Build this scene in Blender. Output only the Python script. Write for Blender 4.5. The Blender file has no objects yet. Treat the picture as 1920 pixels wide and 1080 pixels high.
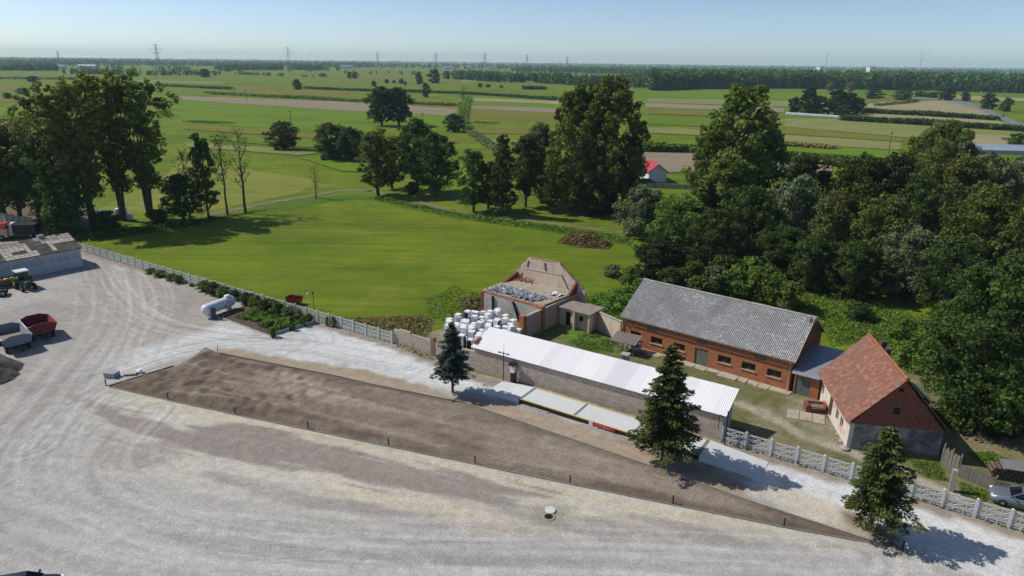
import bpy, math, random
import numpy as np
from mathutils import Matrix, Vector

# ---------------------------------------------------------------- camera, sky, sun, exposure
SC = bpy.context.scene
COL = SC.collection
R = math.radians
CAM_H = 31.0
cam_d = bpy.data.cameras.new('camera'); cam = bpy.data.objects.new('camera', cam_d); COL.objects.link(cam)
cam_d.sensor_width = 36.0; cam_d.lens = 24.0; cam_d.clip_start = 0.5; cam_d.clip_end = 60000.0
PITCH = math.atan(425.0 / 1280.0); ROLL = R(0.66)
fwd = Vector((0, math.cos(PITCH), -math.sin(PITCH))); up0 = Vector((0, math.sin(PITCH), math.cos(PITCH))); rt0 = Vector((1, 0, 0))
rt = rt0 * math.cos(ROLL) + up0 * math.sin(ROLL); up = -rt0 * math.sin(ROLL) + up0 * math.cos(ROLL)
cam.matrix_world = Matrix(((rt.x, up.x, -fwd.x, 0), (rt.y, up.y, -fwd.y, 0), (rt.z, up.z, -fwd.z, CAM_H), (0, 0, 0, 1)))
SC.camera = cam

SUN_EL = 45.0; SUN_AZ = 163.4            # where the sun stands (degrees from +X, anticlockwise)
world = bpy.data.worlds.new('World'); SC.world = world; world.use_nodes = True
wn = world.node_tree.nodes; wn.clear()
sky = wn.new('ShaderNodeTexSky'); sky.sky_type = 'NISHITA'; sky.sun_disc = False
sky.sun_elevation = R(SUN_EL); sky.sun_rotation = R(90.0 - SUN_AZ)
sky.altitude = 0; sky.air_density = 0.58; sky.dust_density = 0.45; sky.ozone_density = 1.6
bg = wn.new('ShaderNodeBackground'); bg.inputs['Strength'].default_value = 0.1268
wo = wn.new('ShaderNodeOutputWorld')
world.node_tree.links.new(sky.outputs[0], bg.inputs[0]); world.node_tree.links.new(bg.outputs[0], wo.inputs[0])
sun_d = bpy.data.lights.new('sun', 'SUN'); sun_d.energy = 4.3; sun_d.angle = R(0.53); sun_d.color = (1.0, 0.955, 0.88)
sun = bpy.data.objects.new('sun', sun_d); COL.objects.link(sun)
sd = Vector((math.cos(R(SUN_AZ)) * math.cos(R(SUN_EL)), math.sin(R(SUN_AZ)) * math.cos(R(SUN_EL)), math.sin(R(SUN_EL))))
sun.rotation_euler = sd.to_track_quat('Z', 'Y').to_euler(); sun.location = (-60, 20, 90)
SC.view_settings.view_transform = 'Standard'; SC.view_settings.look = 'None'
SC.view_settings.exposure = 0.0; SC.view_settings.gamma = 1.0; SC.view_settings.use_curve_mapping = False
SC.render.engine = 'CYCLES'

# ---------------------------------------------------------------- helpers: colour, noise
def c(r, g, b):                                        # 8-bit sRGB to linear
    f = lambda v: (v / 255 / 12.92) if v / 255 <= 0.04045 else ((v / 255 + 0.055) / 1.055) ** 2.4
    return (f(r) * 0.82, f(g) * 0.82, f(b) * 0.82)   # display colour of a sunlit surface to its base colour

def _h(ix, iy, seed):
    n = (ix.astype(np.int64) * 374761393 + iy.astype(np.int64) * 668265263 + seed * 974711) & 0x7fffffff
    n = ((n ^ (n >> 13)) * 1274126177) & 0x7fffffff
    return ((n ^ (n >> 16)) & 0xffff) / 65535.0
def vn(x, y, seed=0):
    x = np.asarray(x, float); y = np.asarray(y, float)
    ix = np.floor(x); iy = np.floor(y); fx = x - ix; fy = y - iy
    fx = fx * fx * (3 - 2 * fx); fy = fy * fy * (3 - 2 * fy)
    a = _h(ix, iy, seed); b = _h(ix + 1, iy, seed); d = _h(ix, iy + 1, seed); e = _h(ix + 1, iy + 1, seed)
    return (a * (1 - fx) + b * fx) * (1 - fy) + (d * (1 - fx) + e * fx) * fy
def fbm(x, y, seed=0, o=4):
    s = 0; a = 0.5; t = 0
    for i in range(o):
        s = s + a * vn(x * 2 ** i + i * 17.3, y * 2 ** i - i * 9.1, seed + i); t += a; a *= 0.5
    return s / t
def sstep(a, b, x):
    t = np.clip((x - a) / (b - a), 0, 1); return t * t * (3 - 2 * t)
def sdist(X, Y, poly):                                 # signed distance to a polygon, negative inside
    P = np.array(poly, float); Q = np.roll(P, -1, 0)
    best = np.full(X.shape, 1e18); inside = np.zeros(X.shape, bool)
    for (ax, ay), (bx, by) in zip(P, Q):
        dx, dy = bx - ax, by - ay; L = dx * dx + dy * dy + 1e-12
        t = np.clip(((X - ax) * dx + (Y - ay) * dy) / L, 0, 1)
        best = np.minimum(best, (X - ax - t * dx) ** 2 + (Y - ay - t * dy) ** 2)
        cr = ((ay > Y) != (by > Y)) & (X < dx * (Y - ay) / (dy if abs(dy) > 1e-12 else 1e-12) + ax)
        inside ^= cr
    d = np.sqrt(best); return np.where(inside, -d, d)
def pdist(X, Y, line):                                 # (signed offset, arc length) to an open polyline
    best = np.full(X.shape, 1e18); off = np.zeros(X.shape); arc = np.zeros(X.shape); s0 = 0
    for (ax, ay), (bx, by) in zip(line[:-1], line[1:]):
        dx, dy = bx - ax, by - ay; L = math.hypot(dx, dy)
        t = np.clip(((X - ax) * dx + (Y - ay) * dy) / (L * L), 0, 1)
        d2 = (X - ax - t * dx) ** 2 + (Y - ay - t * dy) ** 2
        sg = np.sign((X - ax) * -dy + (Y - ay) * dx)
        m = d2 < best
        best = np.where(m, d2, best); off = np.where(m, np.sqrt(d2) * sg, off); arc = np.where(m, s0 + t * L, arc); s0 += L
    return off, arc
def smooth_line(pts, n=8):                             # Catmull-Rom
    p = [np.array(q, float) for q in pts]; p = [2 * p[0] - p[1]] + p + [2 * p[-1] - p[-2]]; out = []
    for i in range(1, len(p) - 2):
        for k in range(n):
            t = k / n
            out.append(0.5 * (2 * p[i] + (p[i + 1] - p[i - 1]) * t + (2 * p[i - 1] - 5 * p[i] + 4 * p[i + 1] - p[i + 2]) * t * t
                              + (3 * p[i] - p[i - 1] - 3 * p[i + 1] + p[i + 2]) * t ** 3))
    out.append(p[-2]); return [tuple(q) for q in out]

# ---------------------------------------------------------------- helpers: objects
def tag(o, label=None, cat=None, group=None, kind=None):
    if label: o['label'] = label
    if cat: o['category'] = cat
    if group: o['group'] = group
    if kind: o['kind'] = kind
    return o
def thing(name, label, cat, loc=(0, 0, 0), rz=0.0, group=None):
    o = bpy.data.objects.new(name, None); COL.objects.link(o); o.empty_display_size = 0.3
    o.location = loc if len(loc) == 3 else (loc[0], loc[1], 0); o.rotation_euler = (0, 0, rz)
    return tag(o, label, cat, group)
def link(name, me, parent=None, loc=None, rot=None, m=None):
    o = bpy.data.objects.new(name, me); COL.objects.link(o)
    if parent: o.parent = parent
    if loc is not None: o.location = loc
    if rot is not None: o.rotation_euler = rot
    if m is not None:
        if len(o.material_slots) == 0: me.materials.append(m)
        o.material_slots[0].link = 'OBJECT'; o.material_slots[0].material = m
    return o
def copy_tree(o, parent=None):
    n = o.copy(); COL.objects.link(n)
    if parent: n.parent = parent
    for ch in list(o.children): copy_tree(ch, n)
    return n
def raw_mesh(name, V, F, mats=(), col=None, smooth=False, uv=None):
    """V (n,3); F (m,k) equal-sided faces"""
    V = np.asarray(V, np.float32); F = np.asarray(F, np.int32); k = F.shape[1]
    me = bpy.data.meshes.new(name)
    me.vertices.add(len(V)); me.vertices.foreach_set('co', V.ravel())
    me.loops.add(F.size); me.loops.foreach_set('vertex_index', F.ravel())
    me.polygons.add(len(F)); me.polygons.foreach_set('loop_start', np.arange(0, F.size, k, dtype=np.int32))
    me.polygons.foreach_set('use_smooth', np.full(len(F), smooth))
    if col is not None:
        a = me.color_attributes.new('Col', 'FLOAT_COLOR', 'POINT')
        cc = np.ones((len(V), 4), np.float32); cc[:, :3] = col; a.data.foreach_set('color', cc.ravel())
    if uv is not None:
        u = me.uv_layers.new(name='UVMap'); u.data.foreach_set('uv', np.asarray(uv, np.float32)[F.ravel()].ravel())
    for m in mats: me.materials.append(m)
    me.update(calc_edges=True); me.validate(); return me

class MB:                                              # collects shapes; build() makes ONE mesh object
    def __init__(s): s.v = []; s.f = []; s.m = []; s.mi = 0; s.T = None; s.sm = set()
    def _add(s, vs, fs, smooth=False):
        b = len(s.v)
        for p in vs:
            p = Vector(p)
            if s.T is not None: p = s.T @ p
            s.v.append(tuple(p))
        for f in fs:
            if smooth: s.sm.add(len(s.f))
            s.f.append([b + i for i in f]); s.m.append(s.mi)
        return s
    def box(s, x0, x1, y0, y1, z0, z1, M=None):
        vs = [Vector((x, y, z)) for z in (z0, z1) for x, y in ((x0, y0), (x1, y0), (x1, y1), (x0, y1))]
        if M is not None: vs = [M @ p for p in vs]
        return s._add(vs, [(3, 2, 1, 0), (4, 5, 6, 7), (0, 1, 5, 4), (1, 2, 6, 5), (2, 3, 7, 6), (3, 0, 4, 7)])
    def cbox(s, cx, cy, cz, sx, sy, sz, rz=0, rx=0, ry=0):
        M = Matrix.Translation((cx, cy, cz)) @ Matrix.Rotation(rz, 4, 'Z') @ Matrix.Rotation(ry, 4, 'Y') @ Matrix.Rotation(rx, 4, 'X')
        return s.box(-sx / 2, sx / 2, -sy / 2, sy / 2, -sz / 2, sz / 2, M)
    def bar(s, p, q, w, h=None, up=(0, 0, 1)):         # square bar from p to q
        h = h or w; p = Vector(p); q = Vector(q); d = (q - p).normalized(); u = Vector(up)
        if abs(d.dot(u)) > 0.95: u = Vector((1, 0, 0))
        a = d.cross(u).normalized() * w / 2; b = a.cross(d).normalized() * h / 2
        vs = [p - a - b, p + a - b, p + a + b, p - a + b, q - a - b, q + a - b, q + a + b, q - a + b]
        return s._add(vs, [(0, 1, 2, 3), (7, 6, 5, 4), (4, 5, 1, 0), (5, 6, 2, 1), (6, 7, 3, 2), (7, 4, 0, 3)])
    def tube(s, pts, rad, n=8, cap=True):
        pts = [Vector(p) for p in pts]; rad = list(rad) if hasattr(rad, '__len__') else [rad] * len(pts)
        vs = []; fs = []; pa = None
        for i, p in enumerate(pts):
            d = (pts[min(i + 1, len(pts) - 1)] - pts[max(i - 1, 0)]).normalized()
            if pa is None: a = d.orthogonal().normalized()
            else: a = (pa - d * pa.dot(d)).normalized()
            pa = a; b = d.cross(a)
            for k in range(n):
                t = 2 * math.pi * k / n; vs.append(p + (a * math.cos(t) + b * math.sin(t)) * rad[i])
        for i in range(len(pts) - 1):
            for k in range(n):
                fs.append((i * n + k, i * n + (k + 1) % n, (i + 1) * n + (k + 1) % n, (i + 1) * n + k))
        s._add(vs, fs, True)
        if cap:
            s._add(vs[:n], [tuple(reversed(range(n)))]); s._add(vs[-n:], [tuple(range(n))])
        return s
    def lathe(s, prof, n=16, axis='Z', off=(0, 0, 0), sm=True): # prof: list of (r, h)
        vs = []; fs = []
        for r, h in prof:
            for k in range(n):
                t = 2 * math.pi * k / n; x, y = r * math.cos(t), r * math.sin(t)
                p = {'Z': (x, y, h), 'X': (h, x, y), 'Y': (x, h, -y)}[axis]
                vs.append((p[0] + off[0], p[1] + off[1], p[2] + off[2]))
        for i in range(len(prof) - 1):
            for k in range(n): fs.append((i * n + k, i * n + (k + 1) % n, (i + 1) * n + (k + 1) % n, (i + 1) * n + k))
        return s._add(vs, fs, sm)
    def disc(s, r, h, n=16, axis='Z', off=(0, 0, 0)):
        vs = []
        for k in range(n):
            t = 2 * math.pi * k / n; x, y = r * math.cos(t), r * math.sin(t)
            p = {'Z': (x, y, h), 'X': (h, x, y), 'Y': (x, h, -y)}[axis]
            vs.append((p[0] + off[0], p[1] + off[1], p[2] + off[2]))
        return s._add(vs, [tuple(range(n))])
    def prism(s, poly, z0, z1):                        # poly (x,y) anticlockwise
        n = len(poly); vs = [(x, y, z0) for x, y in poly] + [(x, y, z1) for x, y in poly]
        fs = [tuple(reversed(range(n))), tuple(range(n, 2 * n))] + [(i, (i + 1) % n, n + (i + 1) % n, n + i) for i in range(n)]
        return s._add(vs, fs)
    def vprism(s, poly, y0, y1):                       # poly in (x,z), extruded along y
        n = len(poly); vs = [(x, y0, z) for x, z in poly] + [(x, y1, z) for x, z in poly]
        fs = [tuple(range(n)), tuple(reversed(range(n, 2 * n)))] + [((i + 1) % n, i, n + i, n + (i + 1) % n) for i in range(n)]
        return s._add(vs, fs)
    def xprism(s, poly, x0, x1):                       # poly in (y,z), extruded along x
        n = len(poly); vs = [(x0, y, z) for y, z in poly] + [(x1, y, z) for y, z in poly]
        fs = [tuple(reversed(range(n))), tuple(range(n, 2 * n))] + [(i, (i + 1) % n, n + (i + 1) % n, n + i) for i in range(n)]
        return s._add(vs, fs)
    def quad(s, *p): return s._add(p, [tuple(range(len(p)))])
    def wall(s, L, H, t, holes, x0=0.0, y0=0.0, z0=0.0):  # wall along +x, thickness to +y, rectangular holes (xa,xb,za,zb)
        xs = sorted({x0, x0 + L} | {v for h in holes for v in h[:2]}); zs = sorted({z0, z0 + H} | {v for h in holes for v in h[2:]})
        for xa, xb in zip(xs[:-1], xs[1:]):
            run = None
            for za, zb in zip(zs[:-1], zs[1:]):
                hole = any(h[0] <= xa + 1e-6 and xb <= h[1] + 1e-6 and h[2] <= za + 1e-6 and zb <= h[3] + 1e-6 for h in holes)
                if hole:
                    if run is not None: s.box(xa, xb, y0, y0 + t, run, za); run = None
                elif run is None: run = za
            if run is not None: s.box(xa, xb, y0, y0 + t, run, zs[-1])
        return s
    def mesh(s, name, mats):
        me = bpy.data.meshes.new(name); me.from_pydata(s.v, [], s.f)
        for m in (mats if isinstance(mats, (list, tuple)) else [mats]): me.materials.append(m)
        me.polygons.foreach_set('material_index', s.m)
        if s.sm:
            a = np.zeros(len(s.f), bool); a[list(s.sm)] = True; me.polygons.foreach_set('use_smooth', a)
        uv = me.uv_layers.new(name='UVMap'); co = np.array(s.v)
        for p in me.polygons:
            n = p.normal
            if abs(n.z) > 0.97: t = Vector((1, 0, 0)); b = Vector((0, 1, 0))
            else: t = Vector((0, 0, 1)).cross(n).normalized(); b = n.cross(t)
            for li in p.loop_indices:
                q = s.v[me.loops[li].vertex_index]; qv = Vector(q); uv.data[li].uv = (qv.dot(t), qv.dot(b))
        me.update(); return me
    def build(s, name, mats, parent=None, loc=None, rot=None): return link(name, s.mesh(name, mats), parent, loc, rot)
# ---------------------------------------------------------------- materials (all procedural)
MATS = {}
def nodes_of(name):
    m = bpy.data.materials.new(name); m.use_nodes = True; nt = m.node_tree
    return m, nt, nt.nodes['Principled BSDF'], nt.nodes, nt.links
def N(nt, t, **kw):
    n = nt.nodes.new(t)
    for k, v in kw.items():
        if k.startswith('i_'): n.inputs[k[2:].replace('_', ' ')].default_value = v
        else: setattr(n, k, v)
    return n
def mixc(nt, a, b, fac, mode='MIX'):
    n = nt.nodes.new('ShaderNodeMix'); n.data_type = 'RGBA'; n.blend_type = mode
    for sock, v in ((n.inputs[0], fac), (n.inputs[6], a), (n.inputs[7], b)):
        if hasattr(v, 'links') or isinstance(v, bpy.types.NodeSocket): nt.links.new(v, sock)
        elif isinstance(v, (int, float)): sock.default_value = v
        else: sock.default_value = (*v, 1)
    return n.outputs[2]
def ramp(nt, fac, a, b, ca=(0, 0, 0), cb=(1, 1, 1)):
    n = nt.nodes.new('ShaderNodeValToRGB'); e = n.color_ramp.elements
    e[0].position = a; e[1].position = b; e[0].color = (*ca, 1); e[1].color = (*cb, 1); nt.links.new(fac, n.inputs[0]); return n.outputs[0]
def noise(nt, co, scale, detail=4, rough=0.6, dist=0.0):
    n = N(nt, 'ShaderNodeTexNoise', i_Scale=scale, i_Detail=detail, i_Roughness=rough, i_Distortion=dist)
    if co is not None: nt.links.new(co, n.inputs['Vector'])
    return n.outputs['Fac']
def mapping(nt, co, scale=(1, 1, 1), rot=(0, 0, 0)):
    n = N(nt, 'ShaderNodeMapping'); n.inputs['Scale'].default_value = scale; n.inputs['Rotation'].default_value = rot
    nt.links.new(co, n.inputs['Vector']); return n.outputs[0]
def bump(nt, h, strength, dist, b):
    n = N(nt, 'ShaderNodeBump', i_Strength=strength, i_Distance=dist); nt.links.new(h, n.inputs['Height']); nt.links.new(n.outputs[0], b.inputs['Normal'])
def k(col, f): return tuple(min(1, v * f) for v in col)

def plain(name, col, rough=0.75, var=0.12, scale=2.5, metallic=0.0, bmp=0.0, bscale=20.0, col2=None, dirt=None, spec=0.35):
    if name in MATS: return MATS[name]
    m, nt, b, _, L = nodes_of(name)
    tc = N(nt, 'ShaderNodeTexCoord'); co = tc.outputs['Object']
    n1 = noise(nt, co, scale, 6, 0.65)
    out = mixc(nt, k(col, 1 - var), col2 or k(col, 1 + var), ramp(nt, n1, 0.3, 0.7))
    if dirt:
        n2 = noise(nt, co, scale * 0.45, 6, 0.7); out = mixc(nt, out, dirt, ramp(nt, n2, 0.5, 0.72))
    L.new(out, b.inputs['Base Color']); b.inputs['Roughness'].default_value = rough; b.inputs['Metallic'].default_value = metallic
    b.inputs['Specular IOR Level'].default_value = spec
    if bmp: bump(nt, noise(nt, co, bscale, 4), bmp, 0.02, b)
    MATS[name] = m; return m

def masonry(name, c1, c2, mortar, bw, bh, ms=0.012, stain=None, stain_amt=0.5, bmp=0.4):
    m, nt, b, _, L = nodes_of(name)
    tc = N(nt, 'ShaderNodeTexCoord')
    br = N(nt, 'ShaderNodeTexBrick', i_Scale=1.0, i_Mortar_Size=ms, i_Mortar_Smooth=0.1, i_Bias=0.0, i_Brick_Width=bw, i_Row_Height=bh)
    L.new(tc.outputs['UV'], br.inputs['Vector'])
    br.inputs['Color1'].default_value = (*c1, 1); br.inputs['Color2'].default_value = (*c2, 1); br.inputs['Mortar'].default_value = (*mortar, 1)
    n1 = noise(nt, tc.outputs['Object'], 1.1, 7, 0.7)
    out = mixc(nt, br.outputs['Color'], stain or k(c1, 0.45), ramp(nt, n1, 0.5, 0.8, (0, 0, 0), (stain_amt,) * 3))
    n2 = noise(nt, tc.outputs['Object'], 9.0, 3)
    out = mixc(nt, out, ramp(nt, n2, 0.25, 0.75, (0.6, 0.6, 0.6), (1.25, 1.25, 1.25)), 0.8, 'MULTIPLY')
    L.new(out, b.inputs['Base Color']); b.inputs['Roughness'].default_value = 0.92; b.inputs['Specular IOR Level'].default_value = 0.2
    inv = N(nt, 'ShaderNodeMath', operation='SUBTRACT'); inv.inputs[0].default_value = 1; L.new(br.outputs['Fac'], inv.inputs[1])
    bump(nt, inv.outputs[0], bmp, 0.03, b); MATS[name] = m; return m

def plaster(name, col, patch, amt=0.6, lo=0.52, hi=0.62, scale=0.9, grime=None):
    m, nt, b, _, L = nodes_of(name); tc = N(nt, 'ShaderNodeTexCoord'); co = tc.outputs['Object']
    base = mixc(nt, k(col, 0.85), k(col, 1.1), noise(nt, co, 3.0, 6, 0.7))
    pm = ramp(nt, noise(nt, co, scale, 8, 0.68, 0.6), lo, hi, (0, 0, 0), (amt,) * 3)
    out = mixc(nt, base, patch, pm)
    if grime:                                          # streaks running down a wall
        st = noise(nt, mapping(nt, co, (2.2, 2.2, 0.25)), 1.0, 6, 0.65); out = mixc(nt, out, grime, ramp(nt, st, 0.5, 0.75, (0, 0, 0), (0.6,) * 3))
    L.new(out, b.inputs['Base Color']); b.inputs['Roughness'].default_value = 0.9; b.inputs['Specular IOR Level'].default_value = 0.2
    bump(nt, noise(nt, co, 6, 6, 0.7), 0.5, 0.04, b); MATS[name] = m; return m

def vcol(name, fine=18.0, amt=0.35, rough=0.95, bscale=14.0, bstr=0.6, speck=None, mid=0.0):
    """colour comes from the mesh's painted gravel/soil/grass zones; nodes add grain"""
    m, nt, b, _, L = nodes_of(name)
    a = N(nt, 'ShaderNodeVertexColor', layer_name='Col'); tc = N(nt, 'ShaderNodeTexCoord'); co = tc.outputs['Object']
    g1 = ramp(nt, noise(nt, co, fine, 3, 0.7), 0.3, 0.7, (1 - amt,) * 3, (1 + amt,) * 3)
    out = mixc(nt, a.outputs[0], g1, 1.0, 'MULTIPLY')
    g2 = ramp(nt, noise(nt, co, fine / 6, 5, 0.65), 0.3, 0.7, (1 - amt * 0.5,) * 3, (1 + amt * 0.5,) * 3)
    out = mixc(nt, out, g2, 1.0, 'MULTIPLY')
    if speck:
        v = N(nt, 'ShaderNodeTexVoronoi', i_Scale=9.0); L.new(co, v.inputs['Vector'])
        out = mixc(nt, out, speck, ramp(nt, v.outputs['Color'], 0.80, 0.86, (0, 0, 0), (0.6,) * 3))
    L.new(out, b.inputs['Base Color']); b.inputs['Roughness'].default_value = rough; b.inputs['Specular IOR Level'].default_value = 0.15
    bump(nt, noise(nt, co, bscale, 5, 0.7), bstr, 0.05, b); MATS[name] = m; return m

def grassland(name, cols, stripe=None, sc=1.0, bstr=0.5):
    """mown or rough grass: patches at several scales plus mowing streaks"""
    m, nt, b, _, L = nodes_of(name); tc = N(nt, 'ShaderNodeTexCoord'); co = tc.outputs['Object']
    out = mixc(nt, cols[0], cols[1], ramp(nt, noise(nt, co, 0.035 * sc, 6, 0.65, 0.4), 0.35, 0.65))
    out = mixc(nt, out, cols[2], ramp(nt, noise(nt, co, 0.09 * sc, 7, 0.7, 0.3), 0.5, 0.75, (0, 0, 0), (0.75,) * 3))
    if stripe is not None:
        st = noise(nt, mapping(nt, co, (0.035, 0.55, 1), (0, 0, stripe)), 1.0, 4, 0.6)
        out = mixc(nt, out, ramp(nt, st, 0.3, 0.7, (0.68, 0.74, 0.7), (1.26, 1.2, 1.15)), 0.85, 'MULTIPLY')
    g = ramp(nt, noise(nt, co, 2.2, 6, 0.75), 0.25, 0.75, (0.62, 0.66, 0.6), (1.32, 1.28, 1.3)); out = mixc(nt, out, g, 0.8, 'MULTIPLY')
    L.new(out, b.inputs['Base Color']); b.inputs['Roughness'].default_value = 0.95; b.inputs['Specular IOR Level'].default_value = 0.1
    bump(nt, noise(nt, co, 3.5, 6, 0.75), bstr, 0.25, b); MATS[name] = m; return m

def leafmat(name, col, col2, trans=0.38, dark=0.6):
    m, nt, b, nd, L = nodes_of(name)
    a = N(nt, 'ShaderNodeVertexColor', layer_name='Col'); oi = N(nt, 'ShaderNodeObjectInfo')
    sep = N(nt, 'ShaderNodeSeparateColor'); L.new(a.outputs[0], sep.inputs[0])
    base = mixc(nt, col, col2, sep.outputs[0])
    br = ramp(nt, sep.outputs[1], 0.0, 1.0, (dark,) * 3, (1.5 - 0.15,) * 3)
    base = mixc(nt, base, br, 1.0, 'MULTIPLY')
    hs = N(nt, 'ShaderNodeHueSaturation', i_Saturation=1.0)
    mr = N(nt, 'ShaderNodeMapRange'); mr.inputs['To Min'].default_value = 0.488; mr.inputs['To Max'].default_value = 0.515; L.new(oi.outputs['Random'], mr.inputs[0])
    mv = N(nt, 'ShaderNodeMapRange'); mv.inputs['To Min'].default_value = 0.8; mv.inputs['To Max'].default_value = 1.2; L.new(oi.outputs['Random'], mv.inputs[0])
    L.new(mr.outputs[0], hs.inputs['Hue']); L.new(mv.outputs[0], hs.inputs['Value']); L.new(base, hs.inputs['Color'])
    L.new(hs.outputs[0], b.inputs['Base Color']); b.inputs['Roughness'].default_value = 0.6; b.inputs['Specular IOR Level'].default_value = 0.25
    tr = N(nt, 'ShaderNodeBsdfTranslucent'); L.new(mixc(nt, hs.outputs[0], (1.0, 1.0, 0.35), 0.8, 'MULTIPLY'), tr.inputs[0])
    ms = N(nt, 'ShaderNodeMixShader'); ms.inputs[0].default_value = trans
    L.new(b.outputs[0], ms.inputs[1]); L.new(tr.outputs[0], ms.inputs[2]); L.new(ms.outputs[0], nd['Material Output'].inputs[0])
    MATS[name] = m; return m

BARK = plain('bark', c(92, 82, 70), 0.95, 0.3, 3.0, bmp=0.8, bscale=8)
LEAF = {
    'deep': leafmat('leaf_deep', c(62, 85, 35), c(93, 116, 47)),
    'mid': leafmat('leaf_mid', c(85, 110, 42), c(124, 143, 59)),
    'poplar': leafmat('leaf_poplar', c(94, 114, 48), c(140, 152, 72), 0.42),
    'olive': leafmat('leaf_olive', c(94, 106, 48), c(124, 128, 60)),
    'grey': leafmat('leaf_grey_green', c(103, 118, 80), c(141, 152, 109)),
    'fresh': leafmat('leaf_fresh', c(94, 129, 44), c(136, 163, 64)),
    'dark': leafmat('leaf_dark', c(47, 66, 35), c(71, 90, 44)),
    'dry': leafmat('leaf_dry', c(134, 120, 80), c(170, 154, 107)),
    'spruce': leafmat('needles_green', c(46, 60, 28), c(104, 112, 50), 0.16),
    'blue': leafmat('needles_bluish', c(52, 70, 62), c(92, 112, 98), 0.12),
}
BRICK = masonry('brick_red', c(214, 134, 86), c(182, 106, 68), c(160, 138, 116), 0.26, 0.078, 0.008, c(120, 80, 62), 0.5)
BRICK_OLD = masonry('brick_old', c(160, 88, 66), c(128, 70, 56), c(128, 112, 100), 0.26, 0.078, 0.008, c(70, 50, 44), 0.7)
BLOCK = masonry('cinder_block', c(222, 204, 186), c(194, 178, 162), c(160, 150, 140), 0.42, 0.21, 0.014, c(146, 130, 116), 0.6, 0.6)
PLASTER_W = plaster('plaster_white', c(226, 214, 200), c(186, 140, 118), 0.7, 0.56, 0.64, 0.8, c(150, 136, 124))
PLASTER_G = plaster('plaster_grey_shade', c(168, 162, 158), c(96, 90, 88), 0.9, 0.42, 0.58, 0.7, c(98, 92, 92))  # grey stained plaster, darkened to put the gable side's shade into the colour
PLASTER_T = plaster('plaster_tan', c(228, 208, 186), c(190, 170, 150), 0.6, 0.48, 0.7, 0.6, c(150, 132, 118))
PLASTER_B = plaster('plaster_blue_white', c(198, 206, 212), c(168, 172, 176), 0.6, 0.5, 0.7, 0.6)
CONC = plain('concrete', c(176, 172, 164), 0.9, 0.14, 1.6, bmp=0.4, bscale=12, dirt=c(146, 140, 130))
CONC_P = plain('concrete_pale', c(216, 218, 217), 0.85, 0.05, 0.5, bmp=0.2, bscale=14, dirt=c(200, 202, 202))
FENCEW = plain('concrete_white_paint', c(216, 216, 218), 0.8, 0.07, 3.0, bmp=0.2, bscale=20, dirt=c(190, 188, 184))
STEEL_K = plain('steel_black', c(34, 34, 38), 0.5, 0.15, 3.0)
YELLOW = plain('paint_yellow', c(226, 196, 110), 0.55, 0.08, 3.0)
REDP = plain('paint_red', c(172, 48, 52), 0.5, 0.1, 2.0)
WHITEP = plain('paint_white', c(228, 228, 230), 0.45, 0.04, 2.0)
ENAMEL = plain('enamel_white', c(252, 253, 255), 0.35, 0.03, 1.5, spec=0.5)
ENAMEL_G = plain('enamel_grey', c(160, 166, 172), 0.4, 0.08, 1.5, spec=0.5)
DARKG = plain('dark_glass', c(22, 24, 28), 0.12, 0.1, 2.0, spec=0.6)
VOID = plain('interior_shade', c(24, 22, 20), 0.95, 0.2, 2.0)  # near-black colour standing in for the shade inside openings
WOOD_G = plain('wood_weathered', c(128, 122, 112), 0.9, 0.25, 6.0, bmp=0.5, bscale=14)
WOOD_GR = plain('wood_green_grey', c(116, 122, 116), 0.9, 0.22, 6.0, bmp=0.5, bscale=14)
RUBBER = plain('rubber', c(36, 36, 36), 0.9, 0.15, 4.0)
ZINC = plain('zinc_sheet', c(160, 167, 178), 0.45, 0.06, 0.8, metallic=0.25, spec=0.4)
RUST = plain('rusty_steel', c(128, 84, 52), 0.85, 0.3, 3.0)
TILE = plain('roof_tile', c(166, 98, 74), 0.85, 0.3, 1.4, col2=c(190, 128, 98), dirt=c(128, 100, 82))
ASBEST = None
# ---------------------------------------------------------------- ground, fields, yard
GRASS = grassland('meadow_grass', (c(90, 113, 26), c(119, 136, 32), c(140, 142, 60)), R(33), 1.0, 0.5)
FIELDM = {
    'green': grassland('field_green', (c(96, 120, 28), c(111, 129, 35), c(119, 124, 42)), R(12), 0.3, 0.3),
    'bright': grassland('field_bright', (c(100, 131, 27), c(109, 135, 31), c(119, 133, 40)), R(8), 0.3, 0.3),
    'olive': grassland('field_olive', (c(115, 115, 44), c(126, 122, 51), c(135, 122, 59)), R(8), 0.3, 0.3),
    'pale': grassland('field_pale', (c(132, 138, 80), c(142, 142, 88), c(124, 132, 68)), R(8), 0.3, 0.3),
    'tan': grassland('field_tan', (c(158, 148, 112), c(166, 154, 122), c(146, 138, 100)), R(8), 0.3, 0.3),
    'soil': grassland('field_soil', (c(146, 132, 114), c(156, 142, 124), c(132, 120, 102)), R(8), 0.3, 0.4),
    'plough': grassland('field_plough', (c(112, 98, 80), c(126, 110, 90), c(106, 104, 68)), R(40), 0.5, 0.6),
    'hay': grassland('field_hay', (c(138, 140, 66), c(122, 134, 50), c(158, 152, 92)), R(-14), 0.6, 0.4),
}
MB().quad((-11000, -400, 0), (11000, -400, 0), (11000, 16000, 0), (-11000, 16000, 0)).build('ground', GRASS)
tag(bpy.data.objects['ground'], 'wide green meadow plain reaching to the horizon', None, None, 'structure')

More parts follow.
